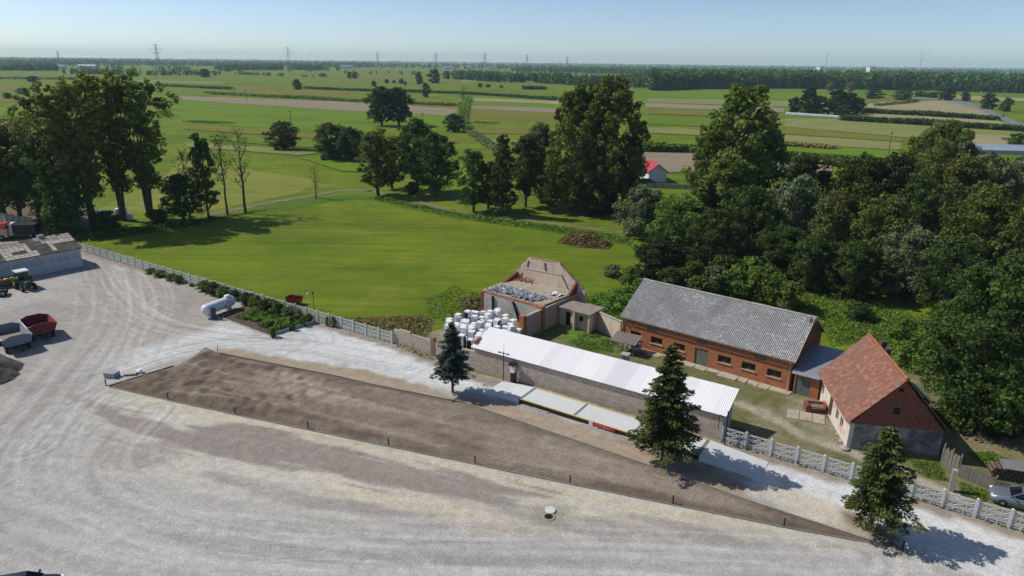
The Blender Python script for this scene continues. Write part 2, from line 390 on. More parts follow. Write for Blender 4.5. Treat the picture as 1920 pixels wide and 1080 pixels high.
def sheet(name, poly, m, z, kind='structure', label=None):
    o = MB()._add([(x, y, z) for x, y in poly], [tuple(range(len(poly)))])
    me = o.mesh(name, m)
    if me.polygons[0].normal.z < 0: me.flip_normals()
    o = link(name, me); tag(o, label, None, None, kind); return o
FIELDS = [
    ('plough', [(-144.18, 166.15), (-128.95, 178.29), (-111.50, 168.29), (-88.89, 142.12), (-79.24, 121.47), (-95.79, 133.03), (-114.37, 140.70)], 0.03),
    ('hay', [(-88.34, 142.15), (-98.26, 199.22), (-87.21, 206.47), (-52.10, 183.64), (-52.19, 164.79), (-59.35, 152.48), (-65.58, 141.78), (-73.35, 139.24)], 0.03),
    ('hay', [(-91.03, 175.11), (-106.67, 218.90), (-77.10, 200.84), (-43.72, 172.73), (-54.36, 172.04)], 0.034),
    ('bright', [(-254.26, 539.25), (-109.37, 445.25), (-35.61, 412.14), (-21.64, 339.51), (-74.21, 369.44), (-149.69, 407.08), (-204.48, 439.02)], 0.05),
    ('soil', [(-284.52, 599.68), (-132.77, 542.40), (-38.69, 478.07), (-35.96, 416.23), (-110.51, 450.01), (-255.60, 546.60)], 0.06),
    ('olive', [(-309.89, 730.43), (-151.87, 621.68), (-125.86, 609.03), (-39.34, 554.08), (-35.56, 489.86), (-134.46, 549.42), (-285.94, 661.37)], 0.07),
    ('green', [(-509.14, 1023.16), (-217.50, 894.11), (39.88, 699.09), (37.49, 656.17), (-190.13, 780.48), (-428.63, 859.87)], 0.08),
    ('olive', [(-335.73, 853.27), (-186.77, 766.54), (-154.09, 720.91), (-154.09, 630.87), (-300.07, 733.31)], 0.09),
    ('bright', [(-33.16, 570.41), (31.85, 533.14), (35.73, 491.06), (-31.50, 527.70)], 0.07),
    ('soil', [(-30.33, 521.36), (35.73, 491.06), (32.78, 449.23), (-28.66, 479.82)], 0.06),
    ('olive', [(-29.79, 468.85), (32.12, 439.84), (28.15, 383.51), (-28.31, 397.40)], 0.05),
    ('tan', [(-36.97, 620.07), (42.43, 586.08), (39.27, 541.28), (-34.47, 577.99)], 0.08),
    ('tan', [(-92.48, 1282.17), (48.59, 1169.70), (36.80, 1078.83), (-86.06, 1145.04)], 0.1),
    ('olive', [(-345.19, 1424.13), (-97.03, 1242.04), (-77.19, 986.93), (-254.06, 1045.87)], 0.1),
    ('green', [(-1021.09, 1333.81), (-637.66, 1210.41), (-534.01, 1012.11), (-801.04, 1044.26)], 0.1),
    ('olive', [(-560.33, 742.21), (-492.60, 836.74), (-394.08, 733.83), (-400.80, 653.63), (-478.54, 632.43)], 0.09),
    ('bright', [(-195.59, 412.64), (-114.01, 370.71), (-69.40, 344.94), (-62.32, 308.91), (-120.96, 327.16), (-172.38, 362.54)], 0.04),
    # right-hand strips beyond the wood
    ('bright', [(157.23, 835.49), (306.12, 790.20), (255.19, 656.86), (125.90, 666.57)], 0.08),
    ('pale', [(124.00, 656.33), (254.43, 630.01), (213.28, 547.13), (110.65, 584.35)], 0.08),
    ('soil', [(106.93, 575.98), (201.23, 525.99), (183.41, 478.40), (96.68, 519.57)], 0.08),
    ('green', [(365.67, 1005.24), (650.83, 908.16), (512.25, 683.43), (431.01, 685.15), (400.96, 814.36), (308.79, 847.13)], 0.09),
    ('bright', [(297.24, 815.01), (386.50, 784.61), (326.32, 681.83), (250.40, 684.80)], 0.1),
    ('olive', [(373.06, 756.92), (428.36, 724.88), (361.69, 635.02), (327.49, 663.11)], 0.1),
    ('tan', [(313.87, 625.36), (431.01, 685.15), (324.92, 475.98), (302.90, 445.50), (250.90, 505.45)], 0.07),
    ('tan', [(226.74, 470.39), (247.64, 483.65), (294.46, 427.89), (274.24, 382.58), (232.50, 404.27), (205.06, 431.29)], 0.06),
    ('pale', [(156.69, 424.27), (197.60, 422.13), (224.08, 389.24), (258.97, 356.77), (228.56, 313.59), (178.92, 317.26), (137.72, 371.54)], 0.05),
    ('olive', [(135.38, 365.04), (176.30, 312.46), (166.47, 298.62), (122.86, 330.23)], 0.052),
    ('pale', [(121.00, 325.04), (164.17, 294.35), (149.72, 267.46), (107.90, 288.64)], 0.05),
    ('tan', [(212.41, 340.53), (247.57, 324.72), (204.18, 265.91), (180.63, 280.80)], 0.055),
    ('bright', [(106.46, 284.64), (147.86, 264.01), (136.43, 239.32), (98.57, 262.71)], 0.045),
    ('soil', [(88.72, 235.31), (102.64, 221.45), (93.79, 201.40), (79.07, 208.48)], 0.04),
    ('soil', [(44.31, 252.93), (73.04, 250.94), (60.85, 207.11), (35.67, 201.14)], 0.04),
    ('olive', [(97.37, 259.36), (132.56, 238.99), (124.49, 230.50), (91.78, 243.81)], 0.042),
    ('green', [(-59.98, 948.52), (49.34, 868.98), (41.20, 722.70), (-49.19, 777.15)], 0.09),
    ('pale', [(-145.59, 595.60), (-34.75, 547.75), (-34.20, 514.23), (-136.20, 556.62)], 0.075),
    ('olive', [(-157.70, 333.60), (-111.03, 312.88), (-53.03, 283.83), (-22.75, 287.03), (-21.85, 275.46), (-50.33, 268.92), (-104.85, 294.97), (-149.51, 315.79)], 0),
    ('green', [(-142.12, 299.72), (-95.18, 279.37), (-52.38, 258.31), (-51.79, 245.65), (-93.18, 261.12), (-134.53, 283.20)], 0),
    ('pale', [(-125.13, 264.97), (-94.73, 254.22), (-66.90, 238.37), (-72.45, 232.27), (-119.15, 251.87)], 0),
    ('bright', [(-70.88, 227.04), (-28.45, 225.47), (-15.44, 214.42), (-15.48, 193.51), (-49.99, 198.79)], 0),
    ('olive', [(-22.00, 345.15), (24.67, 334.24), (22.91, 309.25), (-17.64, 314.05)], 0),
    ('pale', [(-12.87, 288.07), (21.11, 283.67), (20.31, 272.35), (-10.10, 272.95)], 0),
    ('green', [(-6.43, 252.93), (18.88, 252.15), (17.27, 229.31), (-2.25, 227.67)], 0),
    ('olive', [(-424.64, 548.97), (-353.79, 583.12), (-311.75, 512.68), (-368.45, 475.04)], 0),
    ('bright', [(-325.39, 418.37), (-285.04, 445.29), (-240.25, 373.80), (-272.32, 348.54)], 0),
    ('pale', [(-259.62, 331.83), (-235.74, 353.67), (-221.10, 331.10), (-237.46, 302.66)], 0),
    ('olive', [(-616.19, 2549.03), (-126.42, 2624.82), (-97.23, 2018.19), (-466.90, 1929.32)], 0),
    ('olive', [(-873.11, 1210.57), (-731.95, 1248.00), (-656.87, 1118.99), (-785.95, 1088.75)], 0),
    ('pale', [(-540.15, 1009.39), (-393.02, 963.38), (-361.07, 884.30), (-484.09, 903.63)], 0),
    ('olive', [(95.28, 501.46), (173.79, 452.72), (160.34, 416.81), (85.41, 448.21)], 0),
    ('green', [(82.01, 429.88), (154.37, 400.87), (134.36, 347.45), (70.76, 369.22)], 0),
    ('pale', [(67.30, 350.57), (126.19, 325.63), (117.28, 301.83), (62.23, 323.25)], 0),
    ('tan', [(472.28, 832.54), (546.66, 730.06), (496.63, 662.25), (442.94, 687.69)], 0),
    ('olive', [(-7.23, 2084.87), (323.63, 1574.35), (266.25, 1293.08), (-5.54, 1619.76)], 0),
]
for fi, (kd, poly, z) in enumerate(FIELDS):
    z = 0.03 + fi * 0.005
    sheet('field', poly, FIELDM[kd], z, 'structure', {'soil': 'bare brown field strip on the plain', 'plough': 'rough brown ploughed field behind the white building'}.get(kd, 'farm field strip on the plain'))

ASPH = plain('asphalt', c(122, 122, 128), 0.9, 0.1, 0.3)
sheet('road', [(397.29, 717.89), (439.88, 749.51), (436.80, 716.25), (418.32, 655.09), (367.43, 548.98), (285.74, 390.55), (257.65, 351.10), (345.27, 521.22), (382.73, 607.18), (410.36, 680.75), (415.19, 711.45), (378.54, 683.49)], ASPH, 0.16, 'structure', 'narrow grey asphalt country road curving off to the right')
WATER = plain('water', c(150, 166, 182), 0.08, 0.05, 0.02, spec=0.8)
sheet('pond', [(311.17, 608.74), (316.57, 594.48), (296.93, 569.24), (292.72, 575.44)], WATER, 0.2, 'structure', 'small bright pond among the far fields')
sheet('pond', [(307.08, 623.99), (326.73, 632.13), (319.75, 618.38), (296.42, 601.96)], WATER, 0.2, 'structure', 'thin bright strip of water beside the far pond')
TRACK = grassland('track_earth', (c(118, 118, 92), c(140, 136, 116), c(104, 114, 66)), R(20), 2.0, 0.5)
def ribbon(name, line, w, m, z, label):
    L = smooth_line(line, 6); P = np.array(L); d = np.gradient(P, axis=0); d /= np.linalg.norm(d, axis=1)[:, None]; n = np.stack([-d[:, 1], d[:, 0]], 1)
    jit = (fbm(np.arange(len(P)) * 0.7, np.zeros(len(P)), 5) - 0.5) * w * 0.4
    A = P + n * (w / 2 + jit)[:, None]; B = P - n * (w / 2 - jit)[:, None]; o = MB()
    for i in range(len(P) - 1):
        o.quad((*B[i], z), (*B[i + 1], z), (*A[i + 1], z), (*A[i], z))
    return tag(o.build(name, m), label, None, None, 'structure')
ribbon('track', [(-62.62, 138.78), (-59.79, 144.28), (-55.60, 152.08), (-48.47, 160.87), (-42.82, 169.01), (-34.80, 168.79)], 2.2, TRACK, 0.05, 'farm track running behind the sparse trees')
ribbon('track', [(-36.11, 168.70), (-25.43, 159.60), (-12.92, 145.78), (-1.28, 140.00), (12.56, 132.45), (22.30, 127.17)], 1.3, TRACK, 0.05, 'farm track along the far side of the mown meadow')
# rank verge grass beside the track
VERGE = grassland('verge_grass', (c(84, 116, 40), c(96, 130, 46), c(72, 98, 36)), None, 3.0, 0.9)
ribbon('verge', [(-54.52, 142.39), (-48.32, 151.90), (-40.49, 159.34), (-30.30, 158.64), (-18.94, 147.69), (-6.79, 138.69), (4.09, 132.49), (15.04, 125.98), (22.37, 121.47)], 5.5, VERGE, 0.04, 'strip of rank green grass along the meadow edge')

# ---- patch builder: regular grid clipped to a polygon, outer vertices pulled onto its edge
def patch(name, poly, cell, colfn, hfn, m, z0, label):
    P = np.array(poly); x0, y0 = P.min(0) - cell; x1, y1 = P.max(0) + cell
    xs = np.arange(x0, x1 + cell, cell); ys = np.arange(y0, y1 + cell, cell)
    X, Y = np.meshgrid(xs, ys); D = sdist(X, Y, poly); ny, nx = X.shape
    ins = D < 0; cellin = ins[:-1, :-1] | ins[1:, :-1] | ins[:-1, 1:] | ins[1:, 1:]
    # pull outside vertices to the boundary
    gx = np.gradient(D, cell, axis=1); gy = np.gradient(D, cell, axis=0); gl = np.hypot(gx, gy) + 1e-6
    out = D > 0; X = np.where(out, X - gx / gl * D, X); Y = np.where(out, Y - gy / gl * D, Y)
    j, i = np.nonzero(cellin); a = j * nx + i
    F = np.stack([a, a + 1, a + nx + 1, a + nx], 1)
    used = np.unique(F); remap = np.full(nx * ny, -1); remap[used] = np.arange(len(used)); F = remap[F]
    xv = X.ravel()[used]; yv = Y.ravel()[used]; dv = D.ravel()[used]
    edge = sstep(0.0, 1.0, -dv)
    z = z0 + np.maximum(hfn(xv, yv), 0) * edge
    me = raw_mesh(name, np.stack([xv, yv, z], 1), F, [m], colfn(xv, yv), True)
    return tag(link(name, me), label, None, None, 'structure')
def lay(col, zone, mask):
    m = np.clip(mask, 0, 1)[:, None]; return col * (1 - m) + np.array(zone)[None, :] * m
def zmask(x, y, poly, soft=1.0, wob=1.5, ws=0.35, seed=3, ax=None):
    if ax is None: n = fbm(x * ws, y * ws, seed) - 0.5
    else:
        ca, sa = math.cos(ax), math.sin(ax); u = x * ca + y * sa; v = -x * sa + y * ca; n = fbm(u * ws * 0.25, v * ws * 2.2, seed) - 0.5
    return 1 - sstep(-soft, soft, sdist(x, y, poly) + n * 2 * wob)
AX = R(-19)                                            # the yard is graded along the edging
YARD = [(-74.30, 112.99), (-13.70, 73.37), (-8.64, 69.27), (-3.68, 65.83), (18.54, 53.32), (36.88, 40.19)] + [(46, 33), (30, 18), (-60, 18), (-120, 55), (-120, 100), (-84, 118), (-76, 113.2)]
TRACKS = [smooth_line(p, 6) for p in (
    [(-63.73, 104.55), (-50.09, 86.96), (-43.73, 72.33), (-39.81, 59.20), (-39.37, 51.33), (-36.71, 45.10), (-32.11, 40.95), (-23.56, 38.25), (-11.73, 37.03), (1.59, 36.45), (18.76, 36.04), (32.81, 35.51)],
    [(-27.99, 72.01), (-35.87, 66.69), (-41.23, 60.30), (-42.13, 53.06), (-41.90, 46.44)],
    [(-62.67, 101.61), (-50.23, 78.93), (-45.05, 61.37), (-41.01, 48.78), (-35.31, 41.19), (-28.42, 37.37), (-18.14, 35.54), (-8.38, 34.30)],
    [(-24.60, 72.89), (-34.10, 75.05), (-43.72, 79.14), (-55.75, 91.33), (-65.56, 104.47)],
    [(-32.89, 56.18), (-32.35, 48.16), (-27.60, 43.23), (-19.94, 39.99), (-9.21, 38.50), (5.26, 38.47), (22.79, 37.30)],
    [(-12.57, 67.33), (-24.23, 71.65), (-33.70, 71.07), (-39.88, 64.59), (-41.29, 57.01), (-39.82, 49.62)])]
def yard_col(x, y):
    u = x * math.cos(AX) + y * math.sin(AX); v = -x * math.sin(AX) + y * math.cos(AX)
    col = np.tile(np.array(c(181, 177, 172)), (len(x), 1))
    col = lay(col, c(163, 160, 155), sstep(0.45, 0.7, fbm(x * 0.10, y * 0.10, 11)) * 0.8)
    col = lay(col, c(165, 158, 145), zmask(x, y, [(-72.69, 110.62), (-52.91, 97.79), (-41.21, 87.27), (-38.48, 79.31), (-38.93, 69.43), (-46.44, 72.25), (-56.10, 86.75)], 4, 4, 0.15, 12) * 0.75)
    # pale crushed stone along the edging and across the middle
    cream = c(203, 199, 187)
    col = lay(col, cream, zmask(x, y, [(-41.92, 59.71), (-37.83, 59.81), (25.41, 38.28), (26.30, 37.26), (1.69, 40.08), (-13.58, 41.29), (-27.03, 45.29), (-32.77, 48.16)], 2.5, 3.0, 0.25, 21, AX) * 0.95)
    col = lay(col, c(209, 197, 174), zmask(x, y, [(-13.08, 45.57), (-2.22, 43.72), (13.31, 41.78), (12.80, 39.71), (-2.06, 40.31), (-12.59, 43.52)], 1.8, 3.0, 0.3, 22, AX) * 0.7)
    col = lay(col, c(206, 196, 174), zmask(x, y, [(-39.42, 60.81), (-11.63, 50.81), (5.87, 44.54), (20.20, 39.67), (20.00, 39.16), (4.96, 43.46), (-11.35, 49.40), (-32.31, 56.00)], 0.4, 0.9, 1.2, 23, AX) * 0.8)
    # brownish-pink gravel band
    pink = c(158, 147, 139)
    col = lay(col, pink, zmask(x, y, [(-42.47, 58.92), (-35.92, 56.32), (-29.03, 53.17), (-24.26, 54.22), (-18.37, 52.14), (-10.38, 48.94), (-3.18, 46.27), (3.40, 43.96), (-1.39, 42.69), (-5.42, 43.66), (-10.41, 44.64), (-14.01, 45.98), (-19.49, 47.35), (-24.18, 48.33), (-27.79, 49.54), (-33.10, 51.99)], 0.45, 1.3, 1.1, 24, AX))
    col = lay(col, pink, zmask(x, y, [(-34.84, 50.99), (-29.48, 50.26), (-27.19, 48.27), (-29.22, 46.33), (-32.97, 47.00)], 0.6, 1.6, 1.0, 25, AX) * 0.7)
    # patches where coarse grey stone shows
    g = fbm(u * 0.09, v * 0.5, 31); col = lay(col, c(156, 150, 148), sstep(0.56, 0.72, g) * zmask(x, y, [(-31.04, 49.81), (9.83, 43.95), (22.27, 39.31), (21.55, 37.69), (-9.26, 38.77), (-25.10, 41.38)], 2, 2, 0.3, 32, AX) * 0.75)
    # dust-white wheel tracks at the bottom of the picture and down the left
    col = lay(col, c(198, 198, 197), zmask(x, y, [(-40.75, 53.09), (-39.58, 55.03), (-33.59, 46.61), (-25.16, 43.95), (-14.92, 40.66), (-5.70, 39.38), (8.87, 38.43), (33.78, 36.88), (31.15, 33.16), (-28.17, 32.26), (-38.41, 45.07)], 2.5, 2.5, 0.25, 33, AX) * 0.6)
    # the pale road past the garden to the weighbridge
    col = lay(col, c(218, 220, 219), zmask(x, y, [(-25.99, 77.53), (-20.41, 75.97), (-13.29, 71.66), (-8.26, 67.45), (-3.15, 63.05), (1.68, 59.67), (-3.00, 59.89), (-8.44, 61.83), (-16.72, 65.34), (-24.33, 68.12), (-32.51, 71.11), (-37.69, 66.92), (-40.28, 63.31), (-42.98, 65.16), (-39.19, 72.46), (-34.84, 78.51), (-28.19, 74.40)], 1.3, 1.6, 0.5, 34))
    col = lay(col, c(222, 222, 222), zmask(x, y, [(16.65, 51.51), (19.85, 50.06), (36.42, 39.56), (32.43, 34.04), (27.42, 38.00), (25.72, 39.60), (21.22, 42.23), (18.26, 45.13)], 0.8, 0.8, 0.5, 35))
    col = lay(col, c(206, 196, 176), zmask(x, y, [(18.26, 45.13), (21.42, 45.89), (25.29, 42.62), (25.96, 40.81), (25.98, 39.38), (25.18, 39.25), (21.09, 41.92)], 0.6, 0.8, 0.6, 36) * 0.85)
    # wheel streaks: broad scuffed bands, then single ruts left by separate passes
    for q, T in enumerate(TRACKS):
        off, arc = pdist(x, y, T); wgt = np.exp(-(off / 3.0) ** 2); brk = sstep(0.2, 0.65, fbm(x * 0.1, y * 0.1, 45 + q))
        st = vn(off * 1.6 + q * 31, arc * 0.03, 40 + q) * 0.6 + vn(off * 4.0 - q * 7, arc * 0.05, 50 + q) * 0.4
        col = lay(col, c(160, 156, 150), wgt * brk * sstep(0.5, 0.8, st) * 0.42)
        col = lay(col, c(216, 217, 218), wgt * brk * sstep(0.5, 0.8, 1 - st) * 0.4)
        for p_ in range(9):
            r_ = random.Random(q * 50 + p_); lat = r_.uniform(-3.6, 3.6) + r_.uniform(0.2, 1.0) * np.sin(arc * r_.uniform(0.03, 0.09) + r_.uniform(0, 6)); gauge = r_.choice((0.8, 0.9, 1.0))
            rut = np.exp(-((np.abs(off - lat) - gauge) / r_.uniform(0.12, 0.22)) ** 2) * sstep(0.3, 0.6, vn(arc * 0.06 + p_ * 9, arc * 0 + q, 47))
            col = lay(col, c(150, 146, 140) if p_ % 3 else c(222, 222, 222), rut * r_.uniform(0.12, 0.36))
    # sandy strip between the road and the soil plot, earth at the foot of the fences
    col = lay(col, c(176, 160, 139), zmask(x, y, [(-33.46, 70.48), (-30.44, 70.41), (-23.01, 67.60), (-14.39, 64.89), (-9.01, 62.05), (-5.56, 59.39), (-2.73, 59.57), (0.93, 57.50), (14.95, 48.36), (18.74, 45.35), (17.21, 43.76), (13.62, 46.38), (-4.29, 58.22), (-14.39, 62.15), (-32.44, 69.18)], 0.3, 0.6, 0.8, 60))
    col = lay(col, c(145, 126, 109), zmask(x, y, [(7.26, 53.72), (13.00, 51.60), (16.59, 48.01), (18.69, 45.84), (18.10, 44.64), (13.72, 46.82)], 0.8, 1.2, 0.6, 63) * 0.7)
    foot, _ = pdist(x, y, [(-72.69, 110.62), (-13.49, 72.12), (-8.48, 67.86), (-3.58, 63.90), (18.16, 51.98), (36.59, 39.79)])
    col = lay(col, c(154, 142, 127), sstep(1.5, 0.4, np.abs(foot) + (fbm(x * 0.8, y * 0.8, 61) - 0.5) * 1.4) * 0.9)
    col = lay(col, c(114, 96, 79), zmask(x, y, [(24.16, 42.29), (26.26, 41.41), (27.09, 39.40), (26.22, 37.77), (24.73, 39.08)], 0.6, 0.8, 0.8, 62) * 0.9)
    col = lay(col, c(145, 137, 115), zmask(x, y, [(q[0], q[1]) for q in ((1.95, 42.50), (4.02, 42.54), (3.93, 40.12), (1.88, 40.38))], 0.8, 0.9, 0.9, 64) * 0.6)
    f = 1 + (fbm(x * 1.3, y * 1.3, 70) - 0.5) * 0.22 + (fbm(u * 0.25, v * 1.6, 71) - 0.5) * 0.22
    return np.clip(col * f[:, None] * np.array([0.95, 0.94, 0.92]), 0, 1)
def yard_h(x, y):
    h = fbm(x * 0.3, y * 0.3, 80) * 0.05
    for q, T in enumerate(TRACKS):
        off, arc = pdist(x, y, T); h = h + np.exp(-(off / 3) ** 2) * (vn(off * 2.6 + q * 31, arc * 0.045, 40 + q) - 0.5) * 0.05
    return h
GRAVEL = vcol('gravel', 8.0, 0.28, 0.95, 7.0, 0.75)
patch('yard', YARD, 0.22, yard_col, yard_h, GRAVEL, 0.012, 'pale gravel farmyard with dusty wheel tracks')

# ---- bare soil plot edged with thin concrete
PLOT = [(-39.79, 60.80), (-32.52, 58.07), (-25.12, 55.46), (4.62, 45.28), (19.32, 40.40), (25.40, 38.60), (17.97, 43.25), (13.60, 46.31), (-4.29, 58.12), (-14.37, 62.03), (-17.38, 63.42), (-32.15, 69.04), (-34.47, 70.75), (-34.66, 67.83), (-35.64, 65.62)]
def plot_col(x, y):
    u = x * math.cos(AX) + y * math.sin(AX); v = -x * math.sin(AX) + y * math.cos(AX)
    left = sstep(5.0, -28.0, x)
    col = np.tile(np.array(c(150, 135, 118)), (len(x), 1))
    col = lay(col, c(124, 107, 92), left * 0.8)
    col = lay(col, c(110, 92, 80), sstep(0.5, 0.72, fbm(u * 0.14, v * 0.6, 90)) * 0.75)
    col = lay(col, c(176, 158, 138), sstep(0.5, 0.75, fbm(u * 0.1, v * 0.5, 91)) * 0.7)
    col = lay(col, c(98, 82, 72), sstep(0.6, 0.75, fbm(x * 0.8, y * 0.8, 92)) * 0.6 * (0.3 + left))
    for p_ in range(14):
        r_ = random.Random(p_ + 700); vv = v - (r_.uniform(44, 62) + 0.6 * np.sin(u * r_.uniform(0.05, 0.2) + p_)); col = lay(col, c(104, 88, 76) if p_ % 2 else c(178, 162, 142), np.exp(-(vv / 0.18) ** 2) * sstep(0.45, 0.65, vn(u * 0.15 + p_ * 3, u * 0, 98)) * 0.5)
    off, _ = pdist(x, y, [(-39.79, 60.80), (-25.12, 55.46), (4.62, 45.28), (25.40, 38.60)]); col = lay(col, c(108, 90, 78), sstep(1.2, 0.2, np.abs(off)) * 0.6)
    off, _ = pdist(x, y, [(-32.44, 69.18), (-17.38, 63.42), (-4.29, 58.12), (13.60, 46.31), (25.40, 38.60)]); col = lay(col, c(112, 94, 80), sstep(1.0, 0.3, np.abs(off)) * 0.5)
    return np.clip(col * np.array([0.96, 1.0, 1.03]) * (1 + (fbm(x * 2, y * 2, 93) - 0.5) * 0.4)[:, None], 0, 1)
def plot_h(x, y):
    u = x * math.cos(AX) + y * math.sin(AX); v = -x * math.sin(AX) + y * math.cos(AX); left = sstep(0.0, -30.0, x)
    h = fbm(u * 0.25, v * 0.7, 94) * 0.08 + left * (np.abs(fbm(x * 0.7, y * 0.7, 95) - 0.5) * 0.9 + fbm(x * 1.8, y * 1.8, 96) * 0.22) + fbm(x * 2.2, y * 2.2, 97) * 0.04
    mx, my = (-32.79, 69.60); return h + 0.55 * np.exp(-((x - mx) ** 2 + (y - my) ** 2) / 3.2)
SOIL = vcol('bare_soil', 5.0, 0.28, 0.98, 6.0, 0.8)
patch('soil_plot', PLOT, 0.26, plot_col, plot_h, SOIL, 0.075, 'bare brown soil plot raked between thin concrete edging')
def kerb(line, w, z0, z1, name, label):
    o = MB()
    for (ax, ay), (bx, by) in zip(line[:-1], line[1:]):
        o.bar((ax, ay, (z0 + z1) / 2), (bx, by, (z0 + z1) / 2), w, z1 - z0)
    return tag(o.build(name, plain('kerb_concrete', c(150, 143, 133), 0.95, 0.15, 2.0)), label, None, None, 'structure')
kerb([(-39.79, 60.80), (-32.52, 58.07), (-25.12, 55.46), (4.62, 45.28), (19.32, 40.40), (25.40, 38.60)], 0.07, 0.0, 0.13, 'kerb', 'thin concrete edging along the gravel side of the soil plot')
kerb([(-32.15, 69.04), (-17.38, 63.42), (-14.37, 62.03), (-4.29, 58.12), (13.60, 46.31), (17.97, 43.25), (25.40, 38.60)], 0.07, 0.0, 0.2, 'kerb', 'thin concrete edging along the road side of the soil plot')
kerb([(-39.79, 60.80), (-35.64, 65.62)], 0.09, 0.0, 0.2, 'kerb', 'short concrete edging at the end of the soil plot')

# ---- farm court behind the shed: worn grass, a wheel track, dirt
COURT = [(-13.57, 72.59), (-8.53, 68.28), (-3.60, 64.28), (18.23, 52.24), (36.75, 40.02)] + [(52, 36), (58, 60), (46, 66), (36, 68), (33, 66), (27.75, 61.6), (12.9, 73.5), (10.2, 81.2), (4, 77), (1, 74.6), (-4.2, 80.0), (-9.5, 76.5)]
def court_col(x, y):
    col = np.tile(np.array(c(112, 112, 72)), (len(x), 1))
    col = lay(col, c(138, 130, 100), sstep(0.45, 0.7, fbm(x * 0.35, y * 0.35, 100)) * 0.8)
    col = lay(col, c(98, 126, 48), zmask(x, y, [(5.20, 76.25), (10.86, 80.89), (13.20, 74.01), (12.08, 70.59), (7.90, 70.76)], 1.0, 1.2, 0.5, 101))
    col = lay(col, c(104, 116, 58), zmask(x, y, [(33.43, 51.19), (36.16, 50.41), (39.60, 44.51), (42.20, 48.15), (37.48, 49.62), (32.80, 46.12)], 1.0, 1.2, 0.5, 102) * 0.8)
    col = lay(col, c(150, 128, 112), zmask(x, y, [(11.43, 79.98), (14.06, 78.79), (13.52, 75.32), (12.17, 75.62)], 0.6, 0.8, 0.8, 103) * 0.9)
    off, arc = pdist(x, y, smooth_line([(21.92, 58.86), (23.98, 56.71), (25.57, 53.21), (28.89, 50.25), (31.71, 47.19), (34.04, 44.08)], 6))
    col = lay(col, c(172, 162, 144), sstep(1.0, 0.2, np.abs(off) + (fbm(x, y, 104) - 0.5) * 1.0))
    col = lay(col, c(150, 142, 122), zmask(x, y, [(27.34, 60.31), (29.78, 59.26), (29.03, 51.52), (27.26, 50.63), (25.53, 55.56)], 0.8, 1.2, 0.8, 105) * 0.7)
    col = lay(col, c(142, 132, 112), zmask(x, y, [(-9.35, 80.24), (1.06, 80.57), (1.88, 70.59), (-4.44, 66.20), (-9.47, 70.27)], 1.0, 1.2, 0.5, 106) * 0.9)
    col = lay(col, c(136, 124, 92), zmask(x, y, [(40.74, 56.90), (44.70, 55.03), (42.56, 50.54), (38.51, 51.30)], 1.5, 1.2, 0.5, 107) * 0.8)
    return np.clip(col * (1 + (fbm(x * 1.7, y * 1.7, 108) - 0.5) * 0.5)[:, None], 0, 1)
COURTM = vcol('worn_turf', 6.0, 0.35, 0.97, 7.0, 0.8)
patch('court', COURT, 0.34, court_col, lambda x, y: fbm(x * 0.4, y * 0.4, 109) * 0.06, COURTM, 0.008, 'worn grass and dirt court between shed, barn and house')
# ---------------------------------------------------------------- trees
def unit(a): return a / (np.linalg.norm(a, axis=1)[:, None] + 1e-9)
def leaves(Cn, out, size, rng, tint, narrow=0.42):
    """one diamond leaf spray per centre; Col.r = hue mix, Col.g = brightness of that spray"""
    n = len(Cn)
    nr = unit(out * 0.55 + rng.normal(size=(n, 3)) * 0.55 + np.array([0, 0, 0.35]))
    t = unit(np.cross(nr, rng.normal(size=(n, 3)))); b = np.cross(nr, t)
    s = (size * rng.uniform(0.65, 1.35, n))[:, None]
    V = np.stack([Cn - t * s * 0.5, Cn + b * s * narrow, Cn + t * s * 0.62, Cn - b * s * narrow], 1)
    F = np.arange(4 * n).reshape(n, 4)
    col = np.zeros((n, 3)); col[:, 0] = np.clip(tint + rng.normal(size=n) * 0.18, 0, 1); col[:, 1] = np.clip(rng.uniform(0.15, 0.95, n), 0, 1)
    return V.reshape(-1, 3), F, np.repeat(col, 4, 0)
def crown(name, lobes, nsub, nleaf, size, seed, flat=0.85, fill=0.35):
    rng = np.random.default_rng(seed); Cs = []; Os = []; Ts = []
    for (p, r) in lobes:
        p = np.array(p); d = unit(rng.normal(size=(nsub, 3)) + np.array([0, 0, 0.15])); rad = r * rng.uniform(0.45, 1.0, nsub)
        sc = p + d * rad[:, None] * np.array([1, 1, flat]); tl = rng.uniform(0.1, 0.9)
        for q in range(nsub):
            dd = unit(rng.normal(size=(nleaf, 3))); rr = r * 0.42 * rng.uniform(fill, 1.0, nleaf) ** 0.6
            Cs.append(sc[q] + dd * rr[:, None] * np.array([1, 1, 0.75])); Os.append(dd * 0.6 + d[q] * 0.7); Ts.append(np.full(nleaf, np.clip(tl + rng.normal() * 0.2, 0, 1)))
    V, F, col = leaves(np.concatenate(Cs), np.concatenate(Os), size, rng, np.concatenate(Ts))
    return raw_mesh(name, V, F, [LEAF['mid']], col)
def limbs_mesh(name, paths, n=6):
    o = MB()
    for pts, rad in paths: o.tube(pts, rad, n, False)
    return o.mesh(name, BARK)
PROF = {
    'round': lambda t: math.sin(math.pi * (0.12 + 0.86 * t)) ** 0.6,
    'tall': lambda t: (math.sin(math.pi * (0.18 + 0.75 * t)) ** 0.55) * (1 - 0.12 * t),
    'oval': lambda t: math.sin(math.pi * (0.1 + 0.85 * t)) ** 0.75,
    'vase': lambda t: (0.35 + 0.75 * t) if t < 0.75 else (0.91 - 1.3 * (t - 0.75)),
    'cone': lambda t: 1.0 - 0.85 * t,
}
